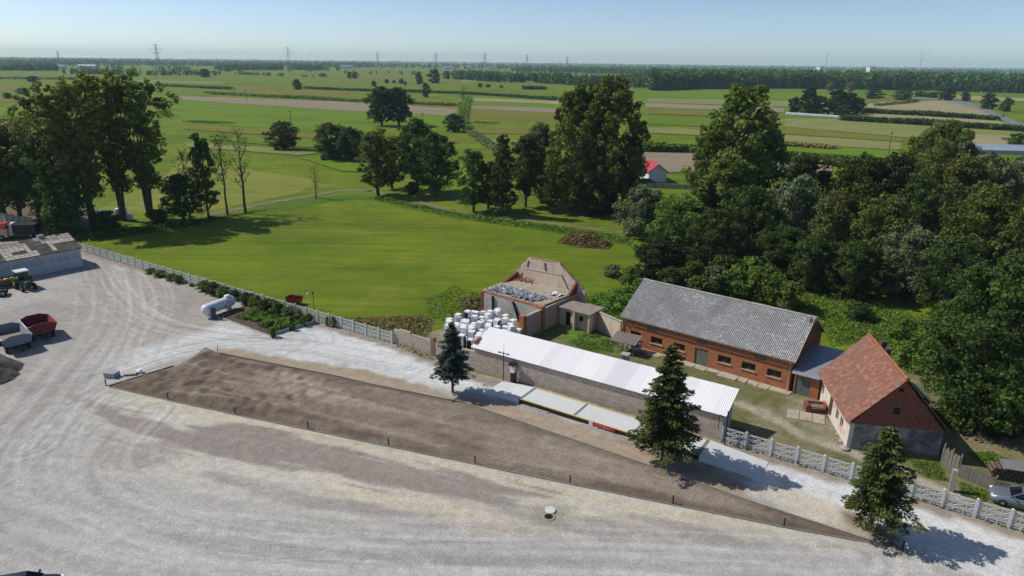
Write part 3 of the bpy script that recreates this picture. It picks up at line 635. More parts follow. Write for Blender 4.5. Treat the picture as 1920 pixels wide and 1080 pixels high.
def make_tree(name, H, Rd, cb, prof, nlobe, lr, nsub, nleaf, size, seed, forks=1, trunk=None, sparse=False, low=False, flat=0.85):
    rnd = random.Random(seed); lobes = []; paths = []; tr = trunk or H * 0.022
    stems = []
    for f in range(forks):
        a = 2 * math.pi * f / forks + rnd.random(); sp = Rd * (0.32 if forks > 1 else 0.05)
        top = Vector((math.cos(a) * sp, math.sin(a) * sp, H * (0.9 if forks == 1 else 0.82 + 0.1 * rnd.random())))
        z0 = H * 0.12 if forks > 1 else 0
        pts = [Vector((0, 0, 0))] + [Vector((top.x * q ** 1.2 + rnd.uniform(-1, 1) * H * 0.008, top.y * q ** 1.2 + rnd.uniform(-1, 1) * H * 0.008, top.z * q)) for q in (0.12, 0.25, 0.4, 0.6, 0.8, 1.0)]
        rad = [tr * 1.35, tr, tr * 0.9, tr * 0.75, tr * 0.5, tr * 0.28, tr * 0.06]
        if forks > 1: rad = [r * (1.0 if i < 2 else 0.72) for i, r in enumerate(rad)]
        paths.append((pts, rad)); stems.append(pts)
    for i in range(nlobe):
        t = (i + rnd.random() * 0.8) / nlobe; z = H * (cb + (1 - cb) * t * 0.96); a = i * 2.399963 + rnd.uniform(-0.6, 0.6)
        pr = PROF[prof](t) * Rd; q = pr * rnd.choice((0.75, 0.7, 0.62, 0.4, 0.2)) * rnd.uniform(0.85, 1.1)
        r = lr * Rd * rnd.uniform(0.7, 1.25) * (0.75 + 0.35 * PROF[prof](t))
        p = Vector((math.cos(a) * q, math.sin(a) * q, z - (0.4 * r if t > 0.85 else 0))); lobes.append((tuple(p), r))
        if not low:
            st = min(stems, key=lambda s: (s[4] - p).length); zz = max(H * 0.1, z - q * rnd.uniform(0.6, 1.1) - 0.05 * H)
            f = min(0.97, zz / st[-1].z); k0 = 0
            for k in range(len(st) - 1):
                if st[k].z <= zz <= st[k + 1].z: k0 = k
            u = (zz - st[k0].z) / max(1e-6, st[k0 + 1].z - st[k0].z); s0 = st[k0].lerp(st[k0 + 1], min(1, max(0, u)))
            mid = s0.lerp(p, 0.5) + Vector((0, 0, -0.06 * q)); lw = tr * 0.3 * (1 - 0.6 * f) + 0.02
            paths.append(([s0, mid, p], [lw, lw * 0.65, lw * 0.22]))
            if sparse:
                for e in range(7):
                    d = Vector((rnd.uniform(-1, 1), rnd.uniform(-1, 1), rnd.uniform(-0.1, 1.0))).normalized() * r * 1.3
                    b0 = s0.lerp(p, rnd.uniform(0.45, 1)); paths.append(([b0, b0 + d * 0.55 + Vector((0, 0, 0.05 * r)), b0 + d], [lw * 0.35, lw * 0.22, lw * 0.1]))
    return limbs_mesh(name + '_trunk', paths, 5 if sparse else 6), crown(name + '_crown', lobes, nsub, nleaf, size, seed + 1, flat)
ARCH = {}
def arch(key, H, *a, **kw): ARCH[key] = (H, kw.pop('R_', a[0]), make_tree(key, H, *a, **kw))
# key            H   R   crownbase profile lobes lobeR sub leaf size seed
arch('poplarA', 28, 8.0, 0.24, 'vase', 64, 0.2, 8, 30, 0.42, 1, forks=4, trunk=0.42, flat=1.3)
arch('poplarB', 28, 8.0, 0.14, 'tall', 80, 0.2, 9, 32, 0.42, 2, forks=3, trunk=0.5, flat=1.25)
arch('poplarC', 27, 9.5, 0.08, 'oval', 100, 0.19, 9, 32, 0.44, 3, forks=4, trunk=0.6, flat=1.25)
arch('broadA', 15, 6.2, 0.16, 'round', 54, 0.27, 9, 38, 0.32, 4, forks=2, trunk=0.35)
arch('broadB', 15, 5.2, 0.22, 'oval', 52, 0.28, 9, 36, 0.32, 5, trunk=0.32)
arch('broadC', 15, 6.8, 0.05, 'round', 66, 0.25, 9, 38, 0.33, 6, forks=3, trunk=0.4)
arch('oak', 17, 9.0, 0.04, 'round', 110, 0.2, 12, 36, 0.30, 61, forks=3, trunk=0.55)
arch('alder', 14, 3.6, 0.18, 'tall', 46, 0.3, 8, 28, 0.28, 7, trunk=0.24)
arch('alderB', 15, 4.2, 0.1, 'cone', 52, 0.28, 8, 28, 0.28, 8, trunk=0.26)
arch('willow', 9, 5.2, 0.02, 'round', 46, 0.26, 10, 26, 0.34, 9, forks=4, trunk=0.22)
arch('bareA', 17, 3.4, 0.42, 'oval', 20, 0.34, 4, 7, 0.30, 10, trunk=0.26, sparse=True)
arch('bareB', 17, 4.2, 0.34, 'vase', 18, 0.3, 4, 5, 0.28, 11, forks=1, trunk=0.3, sparse=True)
arch('bushA', 4, 2.6, 0.0, 'round', 22, 0.36, 9, 22, 0.24, 12, forks=4, trunk=0.07)
arch('bushB', 4, 2.2, 0.0, 'oval', 20, 0.36, 9, 22, 0.24, 13, forks=3, trunk=0.07)
arch('farA', 12, 5.2, 0.0, 'round', 28, 0.36, 7, 18, 0.75, 14, low=True, trunk=0.3)
arch('farB', 14, 4.2, 0.03, 'oval', 28, 0.38, 7, 18, 0.75, 15, low=True, trunk=0.3)
arch('farC', 8, 6.0, 0.0, 'round', 18, 0.34, 6, 14, 0.8, 16, low=True, trunk=0.25)
_tn = [0]
def tree(x, y, h, key, width, leaf, label, group=None, name='tree', cat='tree', lean=0.0, rz=None):
    H, Rd, (tm, cm) = ARCH[key]; _tn[0] += 1; rnd = random.Random(_tn[0] * 7 + 3)
    t = thing(name, label, cat, (x, y, 0), rnd.uniform(0, 6.28) if rz is None else rz, group)
    sz = h / H; sx = (width / 2) / (Rd * 0.93); t.scale = (sx, sx, sz)
    if lean: t.rotation_euler = (0, lean, 0 if rz is None else rz)
    a = link('trunk', tm, t); b = link('crown', cm, t, m=LEAF[leaf]); return t

# --- spruces, built individually
def spruce(name, label, x, y, H, W, clear, leaf, seed, gaps=0.0, side=None, blob=1.0):
    rng = np.random.default_rng(seed); rnd = random.Random(seed)
    t = thing(name, label, 'tree', (x, y, 0), rnd.uniform(0, 6))
    o = MB(); o.tube([(0, 0, -0.1), (0.02, 0, H * 0.2), (-0.03, 0.02, H * 0.6), (0, 0, H * 0.99)], [0.034 * H ** 0.85 * 0.75, 0.028 * H ** 0.85 * 0.75, 0.014 * H ** 0.85 * 0.7, 0.01], 9)
    Cs = []; Ds = []; Ts = []; z = clear
    br = MB()
    while z < H * 0.985:
        ws_ = rnd.uniform(0.82, 1.14); f = (z - clear) / (H - clear); n = 5 + int(3 * (1 - f)); a0 = rnd.random() * 6.28
        prof = (1 - f) ** 0.78 * (0.62 + 0.38 * min(1, f / 0.16)) * 1.02 + 0.03
        for b in range(n):
            a = a0 + 6.283 * b / n + rnd.uniform(-0.35, 0.35); L = W / 2 * prof * ws_ * rnd.uniform(0.66, 1.18)
            if side is not None: L *= 1 + 0.25 * math.cos(a - side)
            if rnd.random() < gaps: L *= 0.45
            if L < 0.12: L = 0.12
            d = np.array([math.cos(a), math.sin(a)]); up0 = 0.35 * f + 0.05; dr = -(0.38 - 0.3 * f)
            m = max(3, int(L / 0.085)); s = np.linspace(0.12, 1, m)
            bx = d[0] * L * s; by = d[1] * L * s; bz = z + L * (up0 * s + dr * s ** 1.7) + 0.12 * L * np.clip(s - 0.75, 0, 1)
            if L > 0.8: br.tube([(0, 0, z), (bx[m // 2], by[m // 2], bz[m // 2]), (bx[-1], by[-1], bz[-1])], [0.035, 0.02, 0.006], 4, False)
            for kk in range(6):
                lat = rng.uniform(-1, 1, m) * (0.1 + 0.30 * L ** 0.6 * np.sin(np.pi * np.clip(s * 0.8 + 0.12, 0, 1))) * blob
                px = bx - d[1] * lat; py = by + d[0] * lat; pz = bz - np.abs(lat) * 0.28 - rng.uniform(0, 0.16, m) * L ** 0.5 + 0.04
                Cs.append(np.stack([px, py, pz], 1)); Ds.append(np.stack([d[0] + -d[1] * lat * 1.5, d[1] + d[0] * lat * 1.5, rng.uniform(-0.45, 0.15, m)], 1))
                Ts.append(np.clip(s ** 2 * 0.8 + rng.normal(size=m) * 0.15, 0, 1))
        z += (0.20 + 0.14 * (1 - f)) * (H / 9) ** 0.5
    Cn = np.concatenate(Cs); D = unit(np.concatenate(Ds)); T = np.concatenate(Ts); n = len(Cn)
    nr = unit(rng.normal(size=(n, 3)) * 0.6 + np.array([0, 0, 0.9])); b = unit(np.cross(nr, D)); sz = rng.uniform(0.15, 0.30, n)[:, None]
    V = np.stack([Cn - D * sz * 0.5, Cn + b * sz * 0.27, Cn + D * sz * 0.7, Cn - b * sz * 0.27], 1).reshape(-1, 3)
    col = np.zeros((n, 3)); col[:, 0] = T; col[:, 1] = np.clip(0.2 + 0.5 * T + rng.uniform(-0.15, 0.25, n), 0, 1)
    link('trunk', o.mesh('trunk', BARK), t); link('branches', br.mesh('branches', BARK), t)
    link('needles', raw_mesh('needles', V, np.arange(4 * n).reshape(n, 4), [LEAF[leaf]], np.repeat(col, 4, 0)), t); return t
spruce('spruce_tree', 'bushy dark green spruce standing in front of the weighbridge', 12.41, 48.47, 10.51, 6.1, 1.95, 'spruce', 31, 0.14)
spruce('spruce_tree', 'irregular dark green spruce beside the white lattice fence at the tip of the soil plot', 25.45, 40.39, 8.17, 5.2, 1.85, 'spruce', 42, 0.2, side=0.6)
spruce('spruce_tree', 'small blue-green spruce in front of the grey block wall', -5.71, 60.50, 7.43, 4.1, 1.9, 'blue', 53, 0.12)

# --- left row of tall poplars and thin trees
G_L = 'tall trees at the corner of the mown meadow'
def px_w(x, y, w): return w * math.sqrt(x * x + y * y + 31 * 31) / 1280.0     # apparent width to metres at that distance
def trees(L, group, name='tree', cat='tree'):
    for (x, y, h), key, wpx, leaf, label in L:
        tree(x, y, h, key, px_w(x, y, wpx), leaf, label, group, name, cat)
trees([
    ((-73.78, 136.16, 28.41), 'poplarA', 132, 'poplar', 'tallest poplar with forked trunk at the meadow corner, right of the wrapped bales'),
    ((-77.51, 133.02, 28.23), 'poplarA', 112, 'poplar', 'tall poplar with leaning trunk standing over the wrapped white bales'),
    ((-79.65, 126.51, 27.04), 'poplarA', 118, 'poplar', 'tall thin-leaved poplar behind the end of the lattice fence'),
    ((-82.17, 124.66, 26.34), 'poplarA', 120, 'poplar', 'tall greyish poplar nearest the broken roof'),
    ((-90.11, 127.31, 21.81), 'bareA', 90, 'olive', 'thin-stemmed tree rising behind the broken roof'),
    ((-99.94, 131.38, 21.44), 'broadB', 130, 'mid', 'leafy tree rising behind the white farm building'),
    ((-65.56, 133.16, 9.57), 'broadA', 74, 'deep', 'low dark bushy tree among the thin trees'),
    ((-61.68, 135.80, 17.21), 'alder', 50, 'deep', 'slim leafy tree between the low bushy tree and the bare trees'),
    ((-59.16, 138.97, 17.77), 'bareA', 44, 'olive', 'slim half-bare tree in the row by the farm track'),
    ((-56.24, 141.22, 18.44), 'bareB', 62, 'olive', 'half-bare tree with one long side branch at the row end'),
    ((-64.42, 133.70, 14.66), 'bareA', 34, 'deep', 'leaning thin tree with a small tuft of leaves'),
    ((-46.13, 158.34, 7.96), 'bareB', 30, 'dry', 'small leafless tree alone beside the farm track'),
    ((-86.75, 127.47, 18.52), 'broadB', 100, 'deep', 'dark leafy tree filling the gap behind the greyish poplar'),
    ((-84.30, 124.55, 13.12), 'broadC', 76, 'deep', 'dark low-branched tree under the tall poplars'),
    ((-95.96, 130.18, 18.66), 'broadB', 90, 'mid', 'leafy tree between the thin-stemmed tree and the white farm building'),
    ((-81.14, 121.38, 9.32), 'bushB', 60, 'deep', 'dark undergrowth bush at the end of the lattice fence'),
    ((-75.84, 124.97, 3.78), 'bushA', 50, 'deep', 'low bush growing under the leaning poplar'),
    ((-70.00, 132.46, 2.58), 'bushA', 44, 'deep', 'low bush at the foot of the forked poplar'),
], G_L)
G_M = 'trees scattered over the middle meadows'
trees([
    ((-83.02, 248.91, 10.12), 'broadC', 64, 'deep', 'round dark tree alone in the meadow beside a pole'),
    ((-58.72, 224.20, 12.04), 'broadC', 74, 'deep', 'broad dark tree left of the alder pair'),
    ((-51.58, 221.03, 11.06), 'broadC', 60, 'deep', 'dark tree touching the broad dark tree, just left of the alder'),
    ((-65.28, 345.47, 19.24), 'broadA', 60, 'dark', 'dark tree with bare stems, left half of the isolated grove'),
    ((-57.01, 346.53, 18.80), 'broadA', 58, 'dark', 'dark tree with bare stems, right half of the isolated grove'),
    ((-27.30, 320.29, 8.33), 'broadC', 44, 'deep', 'low rounded dark tree beside the ditch'),
    ((-32.42, 162.54, 15.92), 'alder', 78, 'mid', 'brownish green alder on the far edge of the mown meadow'),
    ((-30.71, 172.05, 12.49), 'alder', 60, 'deep', 'dark tree close behind the brownish alder'),
    ((-23.87, 169.48, 18.28), 'broadB', 80, 'deep', 'tall dark tree left of the round-crowned oak'),
    ((-18.72, 162.69, 15.45), 'broadA', 96, 'deep', 'round-crowned dark oak on a clear trunk by the farm track'),
    ((-24.71, 165.10, 3.13), 'bushA', 30, 'dark', 'low dark bush under the tall tree by the farm track'),
    ((-38.19, 526.42, 14.50), 'bareB', 26, 'mid', 'thin pale tree far out along the ditch'),
    ((-24.61, 344.82, 9.69), 'bareB', 30, 'fresh', 'small pale leafy tree growing on the ditch bank'),
], G_M)
G_B = 'trees along the far side of the mown meadow'
trees([
    ((-8.47, 144.92, 13.74), 'alder', 60, 'deep', 'slim dark alder at the left end of the tree belt'),
    ((-2.21, 142.03, 17.36), 'alderB', 72, 'deep', 'pointed dark alder on a clear trunk in the tree belt'),
    ((-5.50, 148.45, 10.74), 'alder', 60, 'dark', 'lower dark tree squeezed between the two alders'),
    ((2.78, 151.24, 16.20), 'broadB', 70, 'deep', 'dark leafy tree right of the pointed alder'),
    ((6.57, 156.34, 18.53), 'broadB', 76, 'grey', 'greyish tree rising just left of the giant poplar'),
    ((8.55, 146.96, 8.83), 'broadA', 70, 'deep', 'low dark tree in the shade below the giant poplar'),
    ((13.78, 149.53, 11.96), 'broadB', 70, 'deep', 'leafy tree with pale stem at the foot of the giant poplar'),
    ((13.73, 146.14, 27.51), 'poplarC', 128, 'poplar', 'giant poplar, left half of the great twin crown'),
    ((19.99, 144.29, 29.06), 'poplarC', 148, 'poplar', 'giant poplar, right half of the great twin crown'),
    ((25.19, 146.77, 16.88), 'broadB', 50, 'deep', 'dark tree against the right flank of the giant poplar'),
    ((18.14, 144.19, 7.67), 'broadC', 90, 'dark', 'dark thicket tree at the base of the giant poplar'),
], G_B)
G_W = 'trees of the dense wood behind the barn'
trees([
    ((40.12, 124.69, 28.31), 'poplarB', 176, 'poplar', 'tall leafy poplar standing over the dense wood'),
    ((37.15, 127.04, 20.08), 'broadB', 84, 'poplar', 'lighter green tree left of the tall wood poplar'),
    ((46.88, 127.50, 21.37), 'poplarB', 96, 'mid', 'narrow tree against the right flank of the tall wood poplar'),
    ((24.06, 125.58, 9.79), 'willow', 100, 'grey', 'rounded grey-green willow at the meadow corner'),
    ((28.11, 112.27, 10.61), 'broadC', 124, 'mid', 'rounded yellowish-green tree in front of the wood'),
    ((21.87, 98.25, 6.94), 'broadC', 100, 'dark', 'very dark rounded tree where the meadow meets the barn'),
    ((30.74, 101.88, 10.28), 'broadC', 110, 'deep', 'dark broad tree directly behind the barn roof ridge'),
    ((37.79, 105.66, 13.35), 'broadA', 110, 'deep', 'dark tree below the tall wood poplar'),
    ((46.47, 110.40, 14.36), 'willow', 110, 'grey', 'grey-green weeping tree in the middle of the wood'),
    ((56.98, 132.38, 14.83), 'broadB', 90, 'dark', 'dark tree at the far left edge of the wood gap'),
    ((59.10, 116.39, 17.23), 'broadC', 116, 'deep', 'dark full tree, left of a pair in the wood'),
    ((64.86, 116.64, 17.26), 'broadC', 110, 'dark', 'dark full tree, right of a pair in the wood'),
    ((49.21, 100.37, 13.98), 'broadC', 110, 'olive', 'brownish-leaved tree in the wood behind the barn'),
    ((53.07, 96.56, 13.93), 'broadC', 120, 'olive', 'brownish-leaved tree in the wood behind the tile-roofed house'),
    ((43.19, 93.72, 8.30), 'broadC', 90, 'deep', 'low tree of the wood edge above the rough grass'),
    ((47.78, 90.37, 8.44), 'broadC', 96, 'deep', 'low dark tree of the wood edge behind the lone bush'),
    ((54.63, 90.61, 10.68), 'broadC', 110, 'grey', 'greyish tree of the wood edge beside the big oak'),
    ((91.07, 146.50, 20.88), 'oak', 136, 'poplar', 'tall yellowish-green tree standing above the right of the wood'),
    ((73.38, 113.53, 17.91), 'broadC', 130, 'olive', 'olive-green tree below the tall yellowish tree'),
    ((64.16, 106.72, 14.71), 'broadC', 100, 'deep', 'dark tree left of the olive-green tree'),
    ((82.29, 117.41, 17.27), 'willow', 120, 'grey', 'pale grey-green tree near the glasshouses'),
    ((93.56, 125.55, 15.90), 'willow', 110, 'grey', 'pale grey-green tree in front of the glasshouses'),
    ((67.67, 95.84, 15.35), 'broadC', 130, 'mid', 'green tree behind the big oak'),
    ((70.73, 91.18, 15.11), 'broadC', 120, 'olive', 'olive tree behind the right side of the big oak'),
    ((55.67, 82.32, 11.26), 'broadC', 110, 'deep', 'dark tree close against the left of the big oak'),
    ((43.87, 55.98, 16.23), 'oak', 236, 'deep', 'big green oak overhanging the yard behind the tile-roofed house'),
    ((53.19, 63.89, 15.77), 'oak', 180, 'deep', 'big green tree right of the oak behind the house'),
    ((43.44, 61.85, 9.89), 'broadA', 130, 'mid', 'green tree between the house roof and the big oak'),
    ((40.28, 54.93, 4.53), 'bushA', 60, 'mid', 'green bush against the back corner of the tile-roofed house'),
    ((43.93, 53.89, 5.84), 'broadC', 110, 'deep', 'dark low tree behind the plank fence'),
    ((40.47, 100.04, 8.35), 'broadC', 100, 'deep', 'low dark tree behind the middle of the barn roof'),
], G_W)
# understorey along the wood edge behind the barn
G_U = 'bushes along the wood edge behind the barn'
rnd = random.Random(5)
for i, (bx, by, ww, hh, lf) in enumerate([(17.16, 93.99, 3.4, 3.2, 'mid'), (18.44, 91.17, 3.0, 2.4, 'fresh'), (15.39, 99.07, 3.0, 2.0, 'grey'), (22.59, 92.98, 4.0, 3.6, 'deep'), (25.98, 94.31, 4.4, 4.2, 'mid'), (28.96, 92.49, 4.2, 4.0, 'grey'),
        (31.75, 91.65, 4.4, 4.2, 'fresh'), (34.19, 89.90, 4.4, 4.6, 'mid'), (36.17, 88.20, 4.2, 4.2, 'fresh'), (37.03, 85.68, 4.0, 4.0, 'olive'), (37.38, 94.73, 4.0, 3.6, 'mid'), (31.45, 95.76, 4.4, 4.6, 'deep'),
        (35.03, 95.89, 4.0, 4.4, 'fresh'), (25.94, 89.61, 3.6, 3.4, 'olive'), (25.00, 96.80, 4.0, 4.0, 'deep'), (44.51, 81.97, 3.2, 2.4, 'deep'), (46.23, 74.99, 3.4, 3.0, 'mid'), (43.06, 67.49, 3.4, 3.2, 'mid')]):
    col_w = {'mid': 'green', 'fresh': 'light green', 'grey': 'grey-green', 'deep': 'dark green', 'olive': 'olive brown'}[lf]
    rel = (bx - 15.0) * 0.784 - (by - 78.0) * 0.62                       # metres along the barn ridge
    place = 'between the ruin and the barn' if rel < -2 else 'behind the left end of the barn roof' if rel < 4 else 'behind the middle of the barn roof' if rel < 12 else 'behind the right end of the barn roof' if rel < 20 else 'in the rough grass beyond the zinc roof' if rel < 32 else 'between the house and the big oak'
    tree(bx, by, hh, ('bushA', 'bushB')[i % 2], ww * 1.15, lf, '%s bush in the overgrown strip %s' % (col_w, place), G_U, 'bush', 'bush')
# ---------------------------------------------------------------- buildings
def ang(a, b): return math.atan2(b[1] - a[1], b[0] - a[0])
def corrugated(name, L, S, pitch, amp, mats, colfn=None, thick=0.02, per=6, rows=2):
    """sheet lying along +x (length L) and +y (slope length S), waves across x; local z up"""
    nx = int(round(L / pitch)) * per + 1; xs = np.linspace(0, L, nx); ys = np.linspace(0, S, rows)
    X, Y = np.meshgrid(xs, ys); Z = amp * np.sin(2 * np.pi * X / pitch)
    n = X.size; V = np.concatenate([np.stack([X, Y, Z], -1).reshape(-1, 3), np.stack([X, Y, Z - thick], -1).reshape(-1, 3)])
    j, i = np.meshgrid(np.arange(rows - 1), np.arange(nx - 1), indexing='ij'); a = (j * nx + i).ravel()
    F = [np.stack([a, a + 1, a + nx + 1, a + nx], 1), np.stack([a + nx, a + nx + 1, a + 1, a], 1) + n]
    for row in (0, rows - 1):
        b = row * nx + np.arange(nx - 1); f = np.stack([b, b + n, b + n + 1, b + 1], 1); F.append(f if row == 0 else f[:, ::-1])
    uv = V[:, :2]; col = None
    if colfn is not None: col = colfn(V[:, 0], V[:, 1])
    return raw_mesh(name, V, np.concatenate(F), mats, col, False, uv)
def asbestos_mat():
    m, nt, b, _, L = nodes_of('fibre_cement'); tc = N(nt, 'ShaderNodeTexCoord'); co = tc.outputs['UV']
    n1 = noise(nt, co, 3.6, 8, 0.8, 0.5); n2 = noise(nt, co, 0.16, 4, 0.6)
    mid = ramp(nt, n2, 0.35, 0.65, (0.0,) * 3, (1.0,) * 3)
    base = mixc(nt, c(164, 164, 163), c(136, 135, 135), noise(nt, co, 0.9, 6, 0.7))
    lich = mixc(nt, base, c(214, 212, 208), ramp(nt, n1, 0.50, 0.58, (0,) * 3, (0.9,) * 3))
    dark = mixc(nt, base, c(92, 90, 90), ramp(nt, noise(nt, co, 4.2, 7, 0.8), 0.50, 0.60, (0,) * 3, (0.8,) * 3))
    out = mixc(nt, dark, lich, ramp(nt, noise(nt, co, 0.3, 5, 0.6, 0.8), 0.36, 0.62))
    L.new(out, b.inputs['Base Color']); b.inputs['Roughness'].default_value = 0.95; b.inputs['Specular IOR Level'].default_value = 0.15; return m
ASBEST = asbestos_mat()
APRON = plain('apron_concrete', c(186, 174, 156), 0.95, 0.16, 1.2, bmp=0.5, bscale=9, dirt=c(140, 126, 106))

# ---- brick barn
A, B = (12.9, 73.5), (27.75, 61.6); BL = math.dist(A, B); BD = 9.6; EZ = 3.4; RZ = 6.45
barn = thing('brick_barn', 'long red brick barn with grey corrugated roof behind the white-roofed shed', 'barn', A, ang(A, B))
wins = [(1.0, 2.3), (3.6, 5.0), (6.35, 7.7), (11.5, 12.92), (14.07, 15.5), (16.7, 18.1)]
hat = [(3.0, 4.2), (9.0, 10.2), (15.2, 16.4)]
holes = [(a, b, 1.05, 1.85) for a, b in wins] + [(8.9, 10.4, 0.0, 1.95)] + [(a, b, 2.5, 3.2) for a, b in hat]
o = MB(); o.wall(BL, EZ, 0.3, holes)
o.box(0, 0.3, 0.3, BD - 0.3, 0, EZ); o.box(BL - 0.3, BL, 0.3, BD - 0.3, 0, EZ); o.box(0, BL, BD - 0.3, BD, 0, EZ)
for x in (0.0, BL - 0.3): o.xprism([(0, EZ), (BD, EZ), (BD / 2, RZ - 0.05)], x + 0.001, x + 0.299)
o.build('wall', BRICK, barn)
for a, b in wins:
    w = MB(); w.box(a + 0.002, b - 0.002, 0.2, 0.24, 1.052, 1.848); w = w.build('window', DARKG, barn)
    f = MB(); f.box(a + 0.002, b - 0.002, 0.17, 0.199, 1.052, 1.10); f.box(a + 0.002, b - 0.002, 0.17, 0.199, 1.80, 1.848); f.box((a + b) / 2 - 0.02, (a + b) / 2 + 0.02, 0.17, 0.199, 1.10, 1.80); f.build('frame', WOOD_G, w)
    s = MB(); s.box(a - 0.1, b + 0.1, -0.09, 0.165, 0.96, 1.049); s.build('sill', CONC, w)
for a, b in hat:
    w = MB(); n = 6
    for i in range(n): w.box(a + 0.01 + (b - a - 0.02) * i / n, a + 0.004 + (b - a - 0.02) * (i + 0.94) / n, 0.05, 0.09, 2.51, 3.19)
    w.build('hatch', WOOD_GR, barn)
dr = MB(); dr.box(8.902, 10.398, 0.14, 0.17, 0.02, 1.948); dr = dr.build('door', VOID, barn)
for i in range(9):
    p = MB(); p.box(8.91 + i * 0.165, 8.91 + i * 0.165 + 0.155, 0.09, 0.139, 0.03, 1.94); p.build('plank', WOOD_GR, dr)
SL = math.hypot(BD / 2 + 0.28, RZ - EZ + 0.2); th = math.atan2(RZ - EZ + 0.2, BD / 2 + 0.28)
rm = corrugated('barn_roof', BL + 0.7, SL, 0.177, 0.028, [ASBEST])
link('roof', rm, barn, (-0.35, -0.28, EZ - 0.07), (th, 0, 0))
link('roof', rm, barn, (BL + 0.35, BD + 0.28, EZ - 0.07), (th, 0, math.pi))
o = MB(); o.tube([(-0.36, BD / 2, RZ + 0.13), (BL + 0.36, BD / 2, RZ + 0.13)], 0.13, 8); o.build('ridge_cap', CONC, barn)
o = MB(); o.tube([(-0.3, -0.34, EZ - 0.14), (BL + 0.35, -0.34, EZ - 0.14)], 0.06, 8); o.build('gutter', plain('gutter_brown', c(120, 92, 78), 0.6), barn)
o = MB(); o.tube([(BL - 0.1, -0.5, EZ - 0.25), (BL - 0.12, -0.08, EZ - 0.65), (BL - 0.12, -0.08, 0.3), (BL - 0.1, -0.3, 0.12)], 0.05, 8); o.build('downpipe', plain('pipe_pale', c(176, 160, 146), 0.6), barn)
o = MB(); o.tube([(0.06, -0.5, EZ - 0.25), (0.06, -0.08, EZ - 0.6), (0.06, -0.08, 0.1)], 0.05, 8); o.build('downpipe', MATS['gutter_brown'], barn)
o = MB(); o.bar((0.35, -0.12, 3.1), (1.75, -0.1, 1.95), 0.14, 0.08); o.build('beam', plain('raw_wood', c(190, 140, 96), 0.8, 0.15), barn)
o = MB(); o.box(BL - 0.45, BL - 0.05, BD / 2 - 0.75, BD / 2 - 0.35, RZ - 0.9, RZ + 0.3); o.build('chimney', CONC, barn)
o = MB(); o.box(BL + 0.302, BL + 0.35, 3.9, 5.2, 6.1, 6.6); o.build('verge_flashing', WHITEP, barn)
# broken concrete apron along the barn front
rnd = random.Random(9); x = 2.2; o = []
while x < BL - 0.3:
    w = rnd.uniform(1.0, 2.2); s = MB(); d = rnd.uniform(0.8, 1.25)
    s.prism([(x, -0.05), (x + 0.06, -d + rnd.uniform(-0.2, 0.2)), (x + w - 0.05, -d + rnd.uniform(-0.2, 0.2)), (x + w - 0.03, -0.05)][::1], 0.0, 0.10 + rnd.uniform(0, 0.04))
    s.build('apron_slab', APRON, barn); x += w

# ---- link building with zinc roof between barn and house
C1, C2 = (27.95, 61.15), (29.75, 59.85); ln = thing('link_building', 'small brick link with sheet metal roof and grey double doors joining barn and house', 'outbuilding', C1, ang(C1, C2)); LL = math.dist(C1, C2) + 0.1
o = MB(); o.wall(LL, 2.3, 0.25, [(0.12, 1.5, 0.0, 2.0)]); o.box(0.0, 0.2, 0.25, 6.2, 0, 2.35); o.box(0.2, 4.2, 6.0, 6.2, 0, 2.75); o.build('wall', BRICK, ln)
for sx in (0.14, 0.82):
    d = MB(); d.box(sx, sx + 0.66, 0.12, 0.15, 0.02, 1.98); d = d.build('door', VOID, ln)
    for i in range(4): p = MB(); p.box(sx + 0.01 + i * 0.163, sx + 0.158 + i * 0.163, 0.07, 0.119, 0.03, 1.96); p.build('plank', WOOD_GR, d)
for i in range(7):                                      # standing-seam sheets run up the slope
    xa = -0.25 + i * 0.70; xb = xa + 0.69; top = 6.6
    p = MB()._add([(xa, -0.3, 2.36), (xb, -0.3, 2.36), (xb, top, 3.1), (xa, top, 3.1), (xa, -0.3, 2.40), (xb, -0.3, 2.40), (xb, top, 3.14), (xa, top, 3.14)], [(3, 2, 1, 0), (4, 5, 6, 7), (0, 1, 5, 4), (1, 2, 6, 5), (2, 3, 7, 6), (3, 0, 4, 7)])
    if i < 3 or True: p.build('roof_sheet', ZINC, ln)
o = MB(); o.box(-0.26, 2.3, -0.36, -0.302, 2.28, 2.42); o.build('fascia', plain('zinc_edge', c(196, 200, 206), 0.4), ln)

# ---- old house with tiled roof
A, B = (28.6, 51.0), (35.75, 49.8); HW = math.dist(A, B); HL = 9.6; hs = thing('old_house', 'old plastered house with red clay tile roof and brick gable', 'house', A, ang(A, B)); EZ = 2.55; RZ = 6.8
WH = [(1.7, 2.45, 0.85, 1.85), (3.1, 3.85, 0.85, 1.85), (5.0, 5.95, 0.05, 2.0), (8.0, 8.6, 0.9, 1.9)]
o = MB(); o.T = Matrix.Rotation(math.pi / 2, 4, 'Z') @ Matrix.Scale(-1, 4, (0, 1, 0)); o.wall(HL, EZ, 0.35, WH); o.T = None
for i in range(len(o.f)): o.f[i] = o.f[i][::-1]
o.build('wall', PLASTER_W, hs)
o = MB(); o.box(0.352, HW, 0, 0.35, 0, EZ - 0.1); o.box(HW - 0.35, HW, 0.352, HL, 0, EZ - 0.1); o.box(0.352, HW - 0.352, HL - 0.35, HL, 0, EZ - 0.1); o.build('wall', PLASTER_G, hs)
gab = MB(); gab.vprism([(0.02, EZ - 0.098), (HW - 0.02, EZ - 0.098), (HW / 2, RZ - 0.12)], -0.03, 0.3); gab = gab.build('gable', BRICK_OLD, hs)
gb2 = MB(); gb2.vprism([(0.02, EZ - 0.098), (HW - 0.02, EZ - 0.098), (HW / 2, RZ - 0.12)], HL - 0.3, HL + 0.02); gb2.build('gable', BRICK_OLD, hs)
